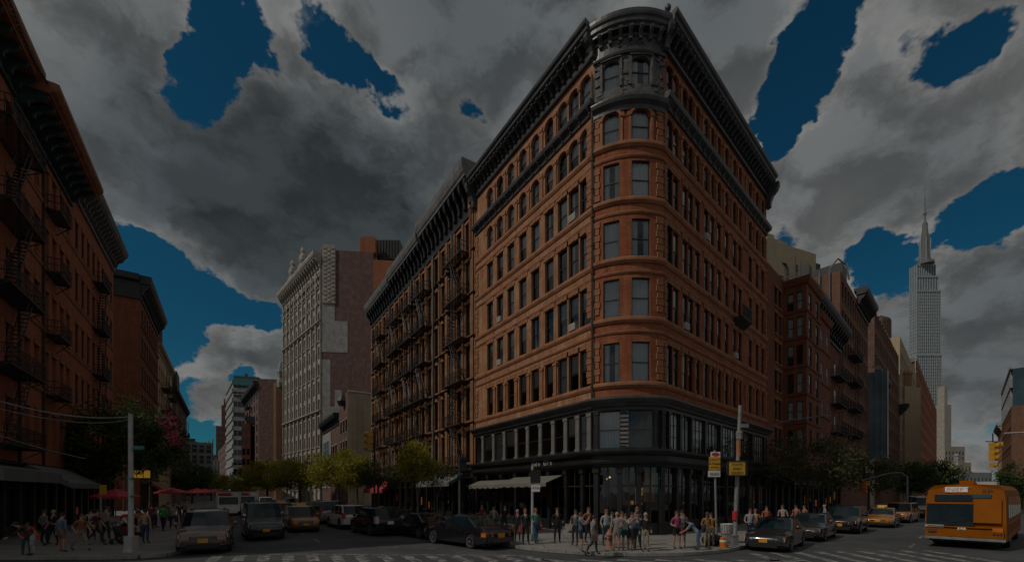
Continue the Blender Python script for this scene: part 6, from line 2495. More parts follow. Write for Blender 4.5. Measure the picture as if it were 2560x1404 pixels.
def car_meshes(kind):
    if kind in CARMESH:
        return CARMESH[kind]
    K = KINDS[kind]
    L, W, H = K['L'], K['W'], K['H']
    x0, x1 = -L / 2, L / 2
    hw = W / 2
    wa = K['wr'] * 1.16
    cf, rf, rr_, cr = K['cab']
    prof = [(x1, K['hood'] - .22), (x1 - .10, K['hood'] - .12), (x1 - .35, K['hood'] - .04), (x1 - .75, K['hood']), (cf + .15, K['cowl'] - .05), (cf - .1, K['belt']), (cr + .1, K['deck']), (x0 + .25, K['deck'] - .02), (x0 + .05, K['tail']), (x0, K['tail'] - .1)]
    prof = sorted(prof)

    def top(x):
        for (a, za), (b, zb) in zip(prof, prof[1:]):
            if a <= x <= b:
                return za + (zb - za) * smoothstep((x - a) / (b - a)) if b > a else za
        return prof[0][1] if x < prof[0][0] else prof[-1][1]

    def plan(x):
        t = abs(x) / (L / 2)
        return hw * (1 - (.19 if x > 0 else .12) * t ** 6)
    xs = set(np.linspace(x0 + .08, x1 - .08, 26).round(3))
    for c in (K['wf'], K['wrr']):
        for k in range(9):
            xs.add(round(c + wa * math.cos(math.pi * k / 8), 3))
        xs = {q for q in xs if not (abs(abs(q - c) - wa) < .05 and abs(abs(q - c) - wa) > 1e-3)}
    xs |= {x0 + .02, x1 - .02}
    xs = sorted(xs)
    body = MB()

    def zb_at(x):
        z = K['zs'] + .1 * smoothstep((abs(x) - L / 2 + .7) / .7)
        for c in (K['wf'], K['wrr']):
            if abs(x - c) <= wa + 1e-6:
                z = max(z, K['wr'] + math.sqrt(max(0, wa * wa - (x - c) ** 2)))
        return z

    def section(x, sq=1.0, dz=0.0):
        w, zt, zb = plan(x) * sq, top(x) - dz, zb_at(x) + dz * .6
        zs = K['zs']
        z3 = max(zb + .05, zs + .44 * (zt - zs))
        z4 = max(zb + .09, zs + .80 * (zt - zs))
        z4 = min(z4, zt - .02)
        z3 = min(z3, z4 - .02)
        half = [(.86 * w, zb + .0), (.98 * w, zb + .01), (w, z3), (.985 * w, z4), (.93 * w, zt - .015), (.70 * w, zt + .012), (.3 * w, zt + .03)]
        return [(x, -y, z) for y, z in half] + [(x, y, z) for y, z in half[::-1]]
    rows = [section(x0, .9, .05)] + [section(x) for x in xs] + [section(x1, .9, .05)]
    ids = body.grid(rows)
    body.ixf(ids[0][::-1])
    body.ixf(ids[-1])
    # cabin contours
    side = [(0.0, 0.0), (.07, .55), (.22, .90), (.34, .985)]

    def contour(k):
        z, t = [(K['belt'] - .03, 0), (K['belt'] + .55 * (H - K['belt']), .6), (H - .07, .95), (H - .015, 1.12), (H + .015, 1.5)][k]
        f = cf + (rf - cf) * t
        b = cr + (rr_ - cr) * t if not K['wag'] else cr + (rr_ - cr) * t
        wb = hw * .925
        wt = hw * (.76 if not K['wag'] else .82)
        w = wb + (wt - wb) * min(t, 1.0) - (.08 if k == 3 else (.26 if k == 4 else 0))
        if k == 4:
            f, b = f, b
        p1, p2 = K['pil']
        X = [f + .05, f, f - .10, f - .22, p1 + .05, p1 - .05, p2 + .05, p2 - .05]
        Y = [0, .6, .93, 1, 1, 1, 1, 1]
        if K['wag']:
            X += [b + .30, b + .16, b + .05, b, b - .03]
            Y += [1, 1, .93, .6, 0]
        else:
            X += [b + .36, b + .2, b + .08, b + .0, b - .04]
            Y += [1, 1, .93, .6, 0]
        for i in range(1, len(X)):
            X[i] = min(X[i], X[i - 1] - .005)
        return [(x, y * w, z) for x, y in zip(X, Y)]
    C = [contour(k) for k in range(5)]
    n = len(C[0])
    kinds = ['ws', 'ws', 'p', 'sw', 'p', 'sw', 'p', 'qw', 'p', 'p', 'rw', 'rw']
    roof, ws, rw, sw = MB(), MB(), MB(), []
    mir = lambda p: (p[0], -p[1], p[2])
    for sg in (1, -1):
        f = (lambda p: p) if sg == 1 else mir
        for i in range(n - 1):
            for k in range(4):
                q = [f(C[k][i]), f(C[k][i + 1]), f(C[k + 1][i + 1]), f(C[k + 1][i])]
                t = kinds[i]
                if k >= 2 or t == 'p':
                    roof.face(q)
                elif t == 'ws':
                    ws.face(q)
                elif t == 'rw':
                    rw.face(q)
                else:
                    key = (sg, i)
                    if not sw or sw[-1][0] != key:
                        sw.append((key, MB()))
                    sw[-1][1].face(q)
    for i in range(n - 1):
        roof.face([C[4][i], C[4][i + 1], mir(C[4][i + 1]), mir(C[4][i])])
    out = {}
    out['body'] = body
    out['roof'], out['windshield'], out['rear_window'] = roof, ws, rw
    out['side'] = [m for _, m in sw]
    # doors: thin skins standing a hair off the flank
    doors = []
    p1, p2 = K['pil']
    for sg in (1, -1):
        for a, b in ((cf - .12, p1 + .01), (p1 - .01, max(p2 - .02, K['wrr'] + wa * .55))):
            m = MB()
            xx = np.linspace(b, a, 9)
            rws = []
            for x in xx:
                s_ = section(float(x))
                h = s_[1:5] if sg < 0 else s_[-5:-1][::-1]
                rws.append([(x, p[1] + sg * .006, p[2] + (.03 if j == 0 else 0)) for j, p in enumerate(h)])
            m.grid(rws)
            doors.append(m)
    out['doors'] = doors
    trim = MB()
    trim.box(x0 + .25, x1 - .25, -hw * .84, hw * .84, .18, K['zs'] + .38)
    for c in (K['wf'], K['wrr']):
        trim.box(c - wa, c + wa, -hw * .80, hw * .80, .3, K['wr'] + wa + .04)
    for sg in (1, -1):
        y = sg * (hw + .008)
        for a in (p1 + .12, p2 + .2):
            trim.box(a - .09, a + .09, min(y - sg * .03, y), max(y - sg * .03, y), K['belt'] - .17, K['belt'] - .14)
    out['trim'] = trim
    CARMESH[kind] = out
    return out


def car(label, kind, x, y, head, pmat, group, cat='car', name='parked_car', taxi=False, two=None, plate='plate', scale=1.0, sz=1.0, rearlamp='lamp_red', cabin=None):
    K = KINDS[kind]
    o_ = car_meshes(kind)
    L, W, H = K['L'], K['W'], K['H']
    x0, x1, hw = -L / 2, L / 2, W / 2
    root = thing(name, label, cat, (x, y, 0), head, group)
    root.scale = (scale, scale, scale * sz)
    B = lambda nm, m, mt, par=root, sm=False: put(nm, m.mesh(nm, M[mt] if isinstance(mt, str) else mt, smooth=sm), par)
    B('body', o_['body'], pmat, sm=True)
    B('roof', o_['roof'], cabin or pmat, sm=True)
    B('windshield', o_['windshield'], 'car_glass', sm=True)
    B('rear_window', o_['rear_window'], 'car_glass', sm=True)
    for m in o_['side']:
        B('side_window', m, 'car_glass')
    for m in o_['doors']:
        B('door', m, pmat, sm=True)
    B('underbody', o_['trim'], 'car_black_trim')
    # wheels
    tm, rm = MB(), MB()
    r = K['wr']
    tm.lathe([(r * .62, -.1), (r * .92, -.11), (r, -.07), (r, .07), (r * .92, .11), (r * .62, .1)], (0, 0, 0), 20, 0, 'y')
    tm.lathe([(r * .6, -.05), (r * .58, -.03)], (0, 0, 0), 16, 0, 'y')
    for k in range(20):
        a, b = 2 * math.pi * k / 20, 2 * math.pi * (k + 1) / 20
        c_ = lambda q, rad, yy: (rad * math.cos(q), yy, rad * math.sin(q))
        rm.face([c_(a, r * .66, -.108), c_(b, r * .66, -.108), c_(b, r * .56, -.10), c_(a, r * .56, -.10)])
        rm.face([c_(a, r * .56, -.10), c_(b, r * .56, -.10), c_(b, r * .56, -.05), c_(a, r * .56, -.05)])
    for k in range(5):
        a = 2 * math.pi * k / 5
        T = Matrix.Rotation(a, 4, 'Y')
        rm.box(-.028, .028, -.10, -.06, .03, r * .58, 0, T)
    rm.lathe([(.07, -.12), (.07, -.06)], (0, 0, 0), 10, 0, 'y')
    tme, rme = tm.mesh('wheel', M['tyre'], smooth=True), rm.mesh('rim', M['rim'])
    for c in (K['wf'], K['wrr']):
        for sg in (1, -1):
            w = put('wheel', tme, root, (c, sg * (hw - .12), r), 0 if sg < 0 else math.pi)
            put('rim', rme, w)
    # front
    zf = K['hood'] - .2
    wv = hw * .83
    gm = MB()
    gm.box(x1 - .05, x1 + .012, -wv * .58, wv * .58, zf - .24, zf - .01)
    B('grille', gm, 'car_black_trim')
    gm = MB()
    for k in range(4):
        gm.box(x1 + .005, x1 + .02, -wv * .55, wv * .55, zf - .21 + k * .05, zf - .195 + k * .05)
    gm.box(x1 - .04, x1 + .022, -wv * .60, wv * .60, zf - .02, zf + .005)
    B('grille_bar', gm, 'chrome')
    for sg in (1, -1):
        m = MB()
        ya, yb = sg * wv * .60, sg * wv * 1.045
        m.hexa([(x1 - .3, ya, zf - .15), (x1 + .008, ya, zf - .13), (x1 - .5, yb * 1.05, zf - .06), (x1 - .10, yb, zf - .10), (x1 - .3, ya, zf + .0), (x1 - .0, ya, zf - .02), (x1 - .5, yb * 1.05, zf + .08), (x1 - .15, yb, zf + .06)])
        h = B('headlight', m, 'lamp_clear')
        m = MB()
        m.hexa([(x1 - .4, yb * .985, zf - .05), (x1 - .13, yb * .93, zf - .05), (x1 - .42, yb * 1.005, zf - .05), (x1 - .12, yb * 1.012, zf - .05), (x1 - .4, yb * .985, zf + .085), (x1 - .15, yb * .93, zf + .085), (x1 - .42, yb * 1.005, zf + .085), (x1 - .14, yb * 1.008, zf + .085)])
        put('indicator', m.mesh('indicator', M['lamp_orange']), h)
    m = MB()
    zl = K['zs'] + .1
    m.hexa([(x1 - .35, -wv * 1.06, zl), (x1 + .03, -wv * .9, zl), (x1 - .35, wv * 1.06, zl), (x1 + .03, wv * .9, zl), (x1 - .35, -wv * 1.06, zl + .2), (x1 + .045, -wv * .9, zl + .2), (x1 - .35, wv * 1.06, zl + .2), (x1 + .045, wv * .9, zl + .2)])
    B('bumper', m, two or pmat)
    m = MB()
    m.box(x1 - .1, x1 + .05, -wv * .72, wv * .72, zl - .1, zl + .09)
    for sg in (1, -1):
        m.lathe([(.06, x1 - .06), (.055, x1 + .052)], (0, sg * wv * .84, zl + .1), 8, 0, 'x')
    B('air_intake', m, 'car_black_trim')
    pm = MB()
    pm.box(x1 + .045, x1 + .06, -.17, .17, zl + .12, zl + .29)
    B('number_plate', pm, plate)
    # rear
    zt = K['tail'] - .12
    for sg in (1, -1):
        m = MB()
        ya, yb = sg * hw * .5, sg * hw * .945
        hh = .17 if not K['wag'] else .42
        m.hexa([(x0 + .25, ya if not K['wag'] else sg * hw * .76, zt - .12), (x0 - .012, ya if not K['wag'] else sg * hw * .76, zt - .12), (x0 + .36, yb, zt - .12), (x0 + .03, yb, zt - .12),
                (x0 + .25, ya if not K['wag'] else sg * hw * .76, zt - .12 + hh), (x0 - .0, ya if not K['wag'] else sg * hw * .76, zt - .12 + hh), (x0 + .36, yb * .99, zt - .12 + hh), (x0 + .05, yb * .99, zt - .12 + hh)])
        B('tail_light', m, rearlamp)
    m = MB()
    m.hexa([(x0 - .05, -wv * .95, zl), (x0 + .3, -wv * 1.08, zl), (x0 - .05, wv * .95, zl), (x0 + .3, wv * 1.08, zl), (x0 - .06, -wv * .95, zl + .2), (x0 + .3, -wv * 1.08, zl + .2), (x0 - .06, wv * .95, zl + .2), (x0 + .3, wv * 1.08, zl + .2)])
    B('rear_bumper', m, two or pmat)
    pm = MB()
    pm.box(x0 - .03, x0 - .012, -.19, .19, zt - .18, zt - .0)
    B('rear_number_plate', pm, plate)
    # mirrors, antenna
    for sg in (1, -1):
        m = MB()
        xm = K['cab'][0] - .42
        m.ball((xm, sg * (hw + .1), K['belt'] + .09), (.07, .12, .085), 8, 5)
        m.box(xm - .03, xm + .03, min(sg * hw * .9, sg * (hw + .05)), max(sg * hw * .9, sg * (hw + .05)), K['belt'] + .02, K['belt'] + .06)
        B('mirror', m, pmat if isinstance(pmat, str) else 'car_black_trim', sm=True)
    m = MB()
    if K['wag']:
        for sg in (1, -1):
            m.box(K['cab'][3] + .5, K['cab'][1] - .3, sg * hw * .62 - .02, sg * hw * .62 + .02, H + .02, H + .06)
        B('roof_rail', m, 'car_black_trim')
    if taxi:
        m = MB()
        m.hexa([(-.2, -.32, H + .01), (.2, -.32, H + .01), (-.2, .32, H + .01), (.2, .32, H + .01), (-.1, -.3, H + .2), (.1, -.3, H + .2), (-.1, .3, H + .2), (.1, .3, H + .2)])
        B('roof_sign', m, 'sign_yellow')
    return root


HL = math.atan2(DL.y, DL.x)
HR = math.atan2(DR.y, DR.x)
GA, GB, GC = 'cars driving up the left street towards the crossing', 'cars parked along the left street with their tails towards us', 'cars parked nose first along the right street'
car('bronze brown sports utility car driving towards us, nearest in the left street', 'suv', px_at(519, 20.9), 20.9, HL + math.pi - .03, 'p_bronze', GA, name='moving_car', scale=1.05, two='p_bronze')
car('black van driving towards us right behind the bronze car', 'van', px_at(655, 26.3), 26.3, HL + math.pi + .03, 'p_black', GA, 'van', 'moving_van', scale=1.0, sz=1.07)
car('yellow taxi with pale roof driving towards us right of the black van', 'boxy', px_at(752, 31.2), 31.2, HL + math.pi + .0, 'p_taxi', GA, 'taxi', 'taxi', True, two='p_taxi', cabin='p_silver')
car('second yellow taxi half hidden between the black van and the taxi with pale roof', 'boxy', px_at(702, 40), 40, HL + math.pi, 'p_taxi', GA, 'taxi', 'taxi', True)
hp = HL + .10
car('long black sedan with orange tail lights, first parked at the corner on the left street', 'sedan', -2.35, 22.5, hp + .1, 'p_black', GB, scale=1.08, rearlamp='lamp_orange')
car('black sedan parked directly ahead of the long black sedan with orange tail lights', 'sedan', -5.6, 26.9, hp + .04, 'p_black', GB)
car('dark red and black sedan parked between the two black sedans and the maroon topped car', 'sedan', -8.5, 31.9, hp, 'p_maroon', GB)
car('black sports utility car with maroon sheen parked behind the white car', 'suv', px_at(938, 28.6), 28.6, hp + .02, 'p_black', GB, rearlamp='lamp_clear', plate='white')
car('white sports utility car parked in the left street row', 'suv', px_at(866, 33.4), 33.4, hp - .02, 'p_white', GB)
car('silver van farthest in the parked row of the left street', 'van', px_at(812, 38.4), 38.4, hp - .04, 'p_silver', GB, 'van', 'parked_van')
hq = HR + math.pi
car('dark grey sedan with yellow plate parked nearest the tall pole on the right street', 'sedan', 12.9, 21.5, hq + .06, 'p_dark', GC, scale=1.0)
car('slate grey sedan parked second on the right street', 'sedan', 17.5, 25.7, hq + .02, 'p_grey', GC)
car('black sports utility car parked third on the right street', 'suv', 22.7, 29.9, hq, 'p_black', GC)
car('yellow taxi sedan half hidden behind the black car on the right street', 'sedan', px_at(2205, 34.6), 34.6, hq, 'p_taxi', GC, 'taxi', 'taxi', True)
car('old orange taxi wagon with black grille in the right street', 'boxy', px_at(2252, 39.5), 39.5, hq - .10, 'p_orange', 'traffic in the right street', 'taxi', 'taxi', False, two='chrome')
car('silver van moving up the right street behind the bus', 'van', px_at(2308, 47), 47, hq, 'p_silver', 'traffic in the right street', 'van', 'moving_van', sz=1.1)
car('white van moving up the right street just left of the bus', 'van', px_at(2292, 58), 58, hq, 'p_white', 'traffic in the right street', 'van', 'moving_van', sz=1.1)

GD = 'distant cars in the left street'
for k, (px, Y, kd, pt, lb) in enumerate(((742, 47, 'sedan', 'p_grey', 'grey sedan behind the yellow taxis'), (700, 55, 'suv', 'p_black', 'dark sports utility car behind the second taxi'), (664, 64, 'van', 'p_white', 'white van above the roof of the black van'), (768, 55, 'sedan', 'p_maroon', 'dark red sedan behind the silver van'), (722, 70, 'boxy', 'p_taxi', 'far yellow taxi under the round tree'))):
    car(lb, kd, px_at(px, Y), Y, HL + math.pi, pt, GD)


def truck(label, x, y, head, w, h, group):
    t = thing('box_truck', label, 'truck', (x, y, 0), head, group)
    m = MB()
    m.box(-3.2, 1.6, -w / 2, w / 2, .75, h)
    m.build('cargo_box', M['p_white'], t, rel=False)
    m = MB()
    for z in (h - .04, .75):
        m.box(1.58, 1.64, -w / 2 - .02, w / 2 + .02, z - .03, z + .05)
    m.build('box_edge', M['grey_metal'], t, rel=False)
    m = MB()
    m.hexa([(1.7, -w * .45, .5), (3.1, -w * .45, .5), (1.7, w * .45, .5), (3.1, w * .45, .5), (1.7, -w * .43, 2.2), (2.45, -w * .42, 2.2), (1.7, w * .43, 2.2), (2.45, w * .42, 2.2)])
    m.build('cab', M['p_white'], t, rel=False)
    m = MB()
    m.hexa([(2.5, -w * .38, 1.3), (2.86, -w * .38, 1.3), (2.5, w * .38, 1.3), (2.86, w * .38, 1.3), (2.4, -w * .37, 2.1), (2.52, -w * .37, 2.1), (2.4, w * .37, 2.1), (2.52, w * .37, 2.1)])
    m.build('windshield', M['car_glass'], t, rel=False)
    tm = MB()
    tm.lathe([(.2, -.13), (.42, -.13), (.45, 0), (.42, .13), (.2, .13)], (0, 0, 0), 14, 0, 'y')
    me = tm.mesh('wheel', M['tyre'])
    for xx in (2.2, -1.9):
        for yy in (-1, 1):
            put('wheel', me, t, (xx, yy * (w / 2 - .15), .45))
    m = MB()
    m.box(1.6, 1.66, -w * .42, w * .1, h - .62, h - .2)
    m.build('red_lettering_band', M['red'], t, rel=False)
    text('BALLO', 'lettering', .34, 'black', t, (1.67, -.1, h - .55), R(90), .005)
    return t


truck('white box truck with red and black lettering in the left street', px_at(572, 52), 52, HL + math.pi, 2.45, 2.75, 'white trucks in the left street')
truck('smaller white box truck right of the lettered truck', px_at(618, 58), 58, HL + math.pi, 2.0, 2.75, 'white trucks in the left street')


# ------------------------------------------------------------------ the yellow bus
def bus():
    f0 = Vector((20.5, 21.9))
    d = Vector((0.78, 0.626)).normalized()
    q = Vector((0.626, -0.78)).normalized()
    W, H, L = 2.75, 3.05, 11.0
    c = f0 + q * W / 2 + d * L / 2
    root = thing('city_bus', 'yellow city bus turning at the right edge, its broad flat face towards us', 'bus', (c.x, c.y, 0), math.atan2(-d.y, -d.x))
    # local: +x is the face towards us, +y is the left of it seen from inside
    x1, x0, hw = L / 2, -L / 2, W / 2
    body = MB()

    def ring(x, s, zt, zb=.42):
        w = hw * s
        return [(x, -w, zb), (x, -w, 1.2), (x, -w * .985, 2.3), (x, -w * .93, zt - .28), (x, -w * .78, zt - .04), (x, 0, zt + .03), (x, w * .78, zt - .04), (x, w * .93, zt - .28), (x, w * .985, 2.3), (x, w, 1.2), (x, w, zb)]
    rows = [ring(x0, .96, H - .06), ring(x0 + .1, 1, H), ring(-1, 1, H), ring(2, 1, H), ring(x1 - .5, 1, H)]
    ids = body.grid(rows)
    body.ixf(ids[0])
    # the sloping face
    face = []
    for j in range(11):
        p = rows[-1][j]
        z = p[2]
        xx = x1 - .02 - .38 * max(0, (z - 1.25)) / 1.8 - (.10 if abs(p[1]) > hw * .9 else 0)
        face.append((xx, p[1] * .985, z))
    b2 = body.idx(face)
    for k in range(10):
        body.ixf((ids[-1][k], ids[-1][k + 1], b2[k + 1], b2[k]))
    body.ixf(b2[::-1])
    put('body', body.mesh('body', M['p_bus']), root)

    def fx(z):
        return x1 - .02 - .38 * max(0, (z - 1.25)) / 1.8

    def plate(ya, yb, za, zb, mt, nm, o=.02, par=None):
        m = MB()
        m.hexa([(fx(za) - .05, ya, za), (fx(za) + o, ya, za), (fx(za) - .05, yb, za), (fx(za) + o, yb, za), (fx(zb) - .05, ya, zb), (fx(zb) + o, ya, zb), (fx(zb) - .05, yb, zb), (fx(zb) + o, yb, zb)])
        return put(nm, m.mesh(nm, M[mt]), par or root)
    # seen from outside the picture's left is local -y ... +y to the right
    s = -1.0
    Yl, Yr = (-hw, hw)
    yy = lambda u: -hw + u * W         # u = 0 at the left of the picture
    plate(yy(.03), yy(.63), 1.1, 2.14, 'car_glass', 'windshield', .022)
    plate(yy(.05), yy(.63), 2.12, 2.2, 'p_bus', 'window_rail', .05)
    plate(yy(.13), yy(.60), 2.24, 2.56, 'car_glass', 'upper_window', .022)
    plate(yy(.60), yy(.82), 2.4, 2.58, 'blue_glass', 'side_pane', .022)
    plate(yy(.62), yy(.94), 1.26, 2.36, 'p_bus', 'engine_panel', .05)
    plate(yy(.26), yy(.55), 2.68, 2.93, 'white', 'sign_box', .03)
    plate(yy(.015), yy(.26), .98, 1.1, 'white_pole', 'white_flash', .03)
    plate(yy(.05), yy(.86), 1.0, 1.06, 'p_bus', 'bonnet_lip', .035)
    plate(yy(.01), yy(.99), .42, .54, 'grey_pole', 'bumper', .08)
    plate(yy(.03), yy(.97), .56, .93, 'p_bus', 'lower_panel', .03)
    plate(yy(.43), yy(.53), .90, 1.0, 'white', 'number_plate', .05)
    plate(yy(.84), yy(.96), .86, 1.04, 'lamp_orange', 'headlight', .05)
    for u in (.86, .90, .94):
        m = MB()
        m.lathe([(.045, fx(.75) + .02), (.045, fx(.75) + .05)], (0, yy(u), .75), 8, 0, 'x')
        put('round_lamp', m.mesh('round_lamp', M['black']), root)
    plate(yy(.06), yy(.17), .68, .78, 'black', 'vent_grille', .035)
    plate(yy(.40), yy(.56), 1.08, 1.1, 'black', 'wiper_slot', .02)
    for k, (u0, u1) in enumerate(((.10, .35), (.36, .6))):
        m = MB()
        m.tube([(fx(1.24) + .04, yy(u0), 1.24), (fx(1.5) + .04, yy(u1), 1.42)], .012, 4)
        put('wiper', m.mesh('wiper', M['black']), root)
    text('UNIEF T', 'lettering', .26, 'red', root, (fx(2.8) + .045, yy(.405), 2.71), R(90), .006, R(78))
    text('JJ JA', 'lettering', .2, 'black', root, (fx(2.8) + .03, yy(.78), 2.72), R(90), .006, R(78))
    text('BLA', 'lettering', .1, 'black', root, (fx(.92) + .055, yy(.48), .915), R(90), .004)
    text('2010AST', 'lettering', .1, 'frame_brown', root, (fx(.9) + .035, yy(.11), .82), R(90), .004)
    m = MB()
    m.box(x1 - 1.6, x1 - .9, yy(.42), yy(.60), H, H + .2)
    m.build('roof_box', M['p_bus'], root, rel=False)
    m = MB()
    m.box(x1 - 3.2, x1 - 1.7, yy(.55), yy(.85), H - .02, H + .14)
    m.build('roof_vent', M['white_pole'], root, rel=False)
    # flank to the right in the picture (+y)
    for sg in (1, -1):
        for i in range(7):
            a = x1 - 1.1 - i * 1.38
            m = MB()
            m.hexa([(a - 1.15, sg * hw * .97, 1.45), (a, sg * hw * .97, 1.45), (a - 1.15, sg * hw * 1.006, 1.45), (a, sg * hw * 1.006, 1.45), (a - 1.15, sg * hw * .93, 2.45), (a, sg * hw * .93, 2.45), (a - 1.15, sg * hw * .988, 2.45), (a, sg * hw * .988, 2.45)])
            put('side_window', m.mesh('side_window', M['car_glass']), root)
        m = MB()
        m.box(x0 + .3, x1 - .7, min(sg * hw, sg * (hw + .02)), max(sg * hw, sg * (hw + .02)), .6, .7)
        m.box(x0 + .3, x1 - .7, min(sg * hw, sg * (hw + .02)), max(sg * hw, sg * (hw + .02)), 1.18, 1.24)
        for i in range(10):
            m.box(x1 - .8 - i * .98, x1 - .77 - i * .98, min(sg * hw, sg * (hw + .015)), max(sg * hw, sg * (hw + .015)), .6, 1.2)
        m.build('side_trim', M['awning_brown'], root, rel=False)
    tm = MB()
    tm.lathe([(.25, -.15), (.44, -.15), (.48, 0), (.44, .15), (.25, .15)], (0, 0, 0), 16, 0, 'y')
    me = tm.mesh('wheel', M['tyre'])
    for xx in (x1 - 2.4, x0 + 2.6):
        for sg in (1, -1):
            w = put('wheel', me, root, (xx, sg * (hw - .16), .48))
            m = MB()
            m.lathe([(.26, sg * .1), (.2, sg * .16), (.02, sg * .16)], (0, 0, 0), 12, 0, 'y')
            put('rim', m.mesh('rim', M['rim']), w)
    m = MB()
    m.box(x0 + .2, x1 - .3, -hw * .9, hw * .9, .3, .5)
    m.build('underbody', M['car_black_trim'], root, rel=False)


bus()

# ================================================================== people
SK = plain('skin_light', (0.42, 0.24, 0.17), .6, var=.1)
SKD = plain('skin_dark', (0.16, 0.085, 0.055), .6, var=.1)
CLOTH = {}


def cloth(c):
    if c not in CLOTH:
        CLOTH[c] = plain('cloth', c, .9, var=.25, scale=6)
    return CLOTH[c]


HAIR = {'brown': plain('brown_hair', (.06, .035, .02), .6), 'black': plain('black_hair', (.015, .013, .012), .6), 'blond': plain('blond_hair', (.32, .22, .11), .6), 'red': plain('auburn_hair', (.2, .07, .03), .6), 'grey': plain('grey_hair', (.3, .29, .28), .6)}
PEOPLE = []


def skeleton(pose):
    """joints of a 1.72 m figure facing +y; returns points, edges, radii, zones"""
    P, E, RAD, Z = [], [], [], []

    def add(p, r, parent, zone):
        P.append(Vector(p))
        RAD.append(r)
        Z.append(zone)
        if parent is not None:
            E.append((parent, len(P) - 1))
        return len(P) - 1
    lean = {'stand': 0, 'walk': .04, 'phone': -.02, 'bend': .32, 'hips': 0, 'sit': .12}.get(pose, 0)
    dz = {'bend': -.16, 'sit': -.45}.get(pose, 0)
    pel = add((0, 0, .93 + dz), (.145, .105), None, 'bottom')
    sp = add((0, lean * .5, 1.12 + dz), (.125, .092), pel, 'top')
    chs = add((0, lean * 1.0, 1.34 + dz - abs(lean) * .1), (.155, .105), sp, 'top')
    nk = add((0, lean * 1.25 + .01, 1.475 + dz - abs(lean) * .25), (.058, .055), chs, 'skin')
    hb = add((0, lean * 1.45 + .025, 1.56 + dz - abs(lean) * .35), (.07, .08), nk, 'skin')
    hc = add((0, lean * 1.55 + .03, 1.635 + dz - abs(lean) * .42), (.078, .094), hb, 'skin')
    ht = add((0, lean * 1.6 + .015, 1.70 + dz - abs(lean) * .45), (.055, .065), hc, 'skin')
    steps = {'walk': ((.22, .26, .0), (-.06, -.30, .06)), 'sit': ((.42, .30, 0), (.40, .36, 0)), 'bend': ((.04, -.02, 0), (.10, .08, 0))}.get(pose, ((.02, .0, 0), (.05, .06, 0)))
    for sg, (ky, fy, lift) in zip((-1, 1), steps):
        hip = add((sg * .092, .0, .86 + dz), (.095, .095), pel, 'bottom')
        kz = .50 if pose != 'sit' else .46
        kn = add((sg * .105, ky, kz), (.06, .062), hip, 'thigh')
        cf = add((sg * .108, (ky * .45 + fy * .55) - .03, .32 + lift), (.054, .058), kn, 'shin')
        an = add((sg * .11, fy, .09 + lift), (.036, .04), cf, 'shin')
        add((sg * .125, fy + .15, .035 + lift * .6), (.042, .032), an, 'shoe')
    hands = []
    for sg in (-1, 1):
        sh = add((sg * .185, lean * 1.05, 1.40 + dz - abs(lean) * .12), (.062, .062), chs, 'top')
        if pose in ('phone',):
            el, wr, ha = (sg * .27, .16, 1.22 + dz), (sg * .12, .33, 1.46 + dz), (sg * .07, .38, 1.53 + dz)
        elif pose == 'hips':
            el, wr, ha = (sg * .34, -.05, 1.14 + dz), (sg * .2, .08, 1.0 + dz), (sg * .14, .11, .97 + dz)
        elif pose == 'walk':
            el, wr, ha = (sg * .24, -sg * .14, 1.13 + dz), (sg * .22, -sg * .14 + .14, .92 + dz), (sg * .215, -sg * .14 + .2, .85 + dz)
        elif pose in ('bend', 'sit'):
            el, wr, ha = (sg * .25, lean + .18, 1.12 + dz), (sg * .17, lean + .38, .98 + dz), (sg * .14, lean + .46, .95 + dz)
        else:
            el, wr, ha = (sg * .245, -.02, 1.12), (sg * .25, .06, .88), (sg * .25, .08, .80)
        e = add(el, (.044, .044), sh, 'sleeve')
        w = add(wr, (.028, .03), e, 'arm')
        h = add(ha, (.034, .026), w, 'arm')
        hands.append((w, h, sg))
    return P, E, RAD, Z, hands, hc, lean, dz


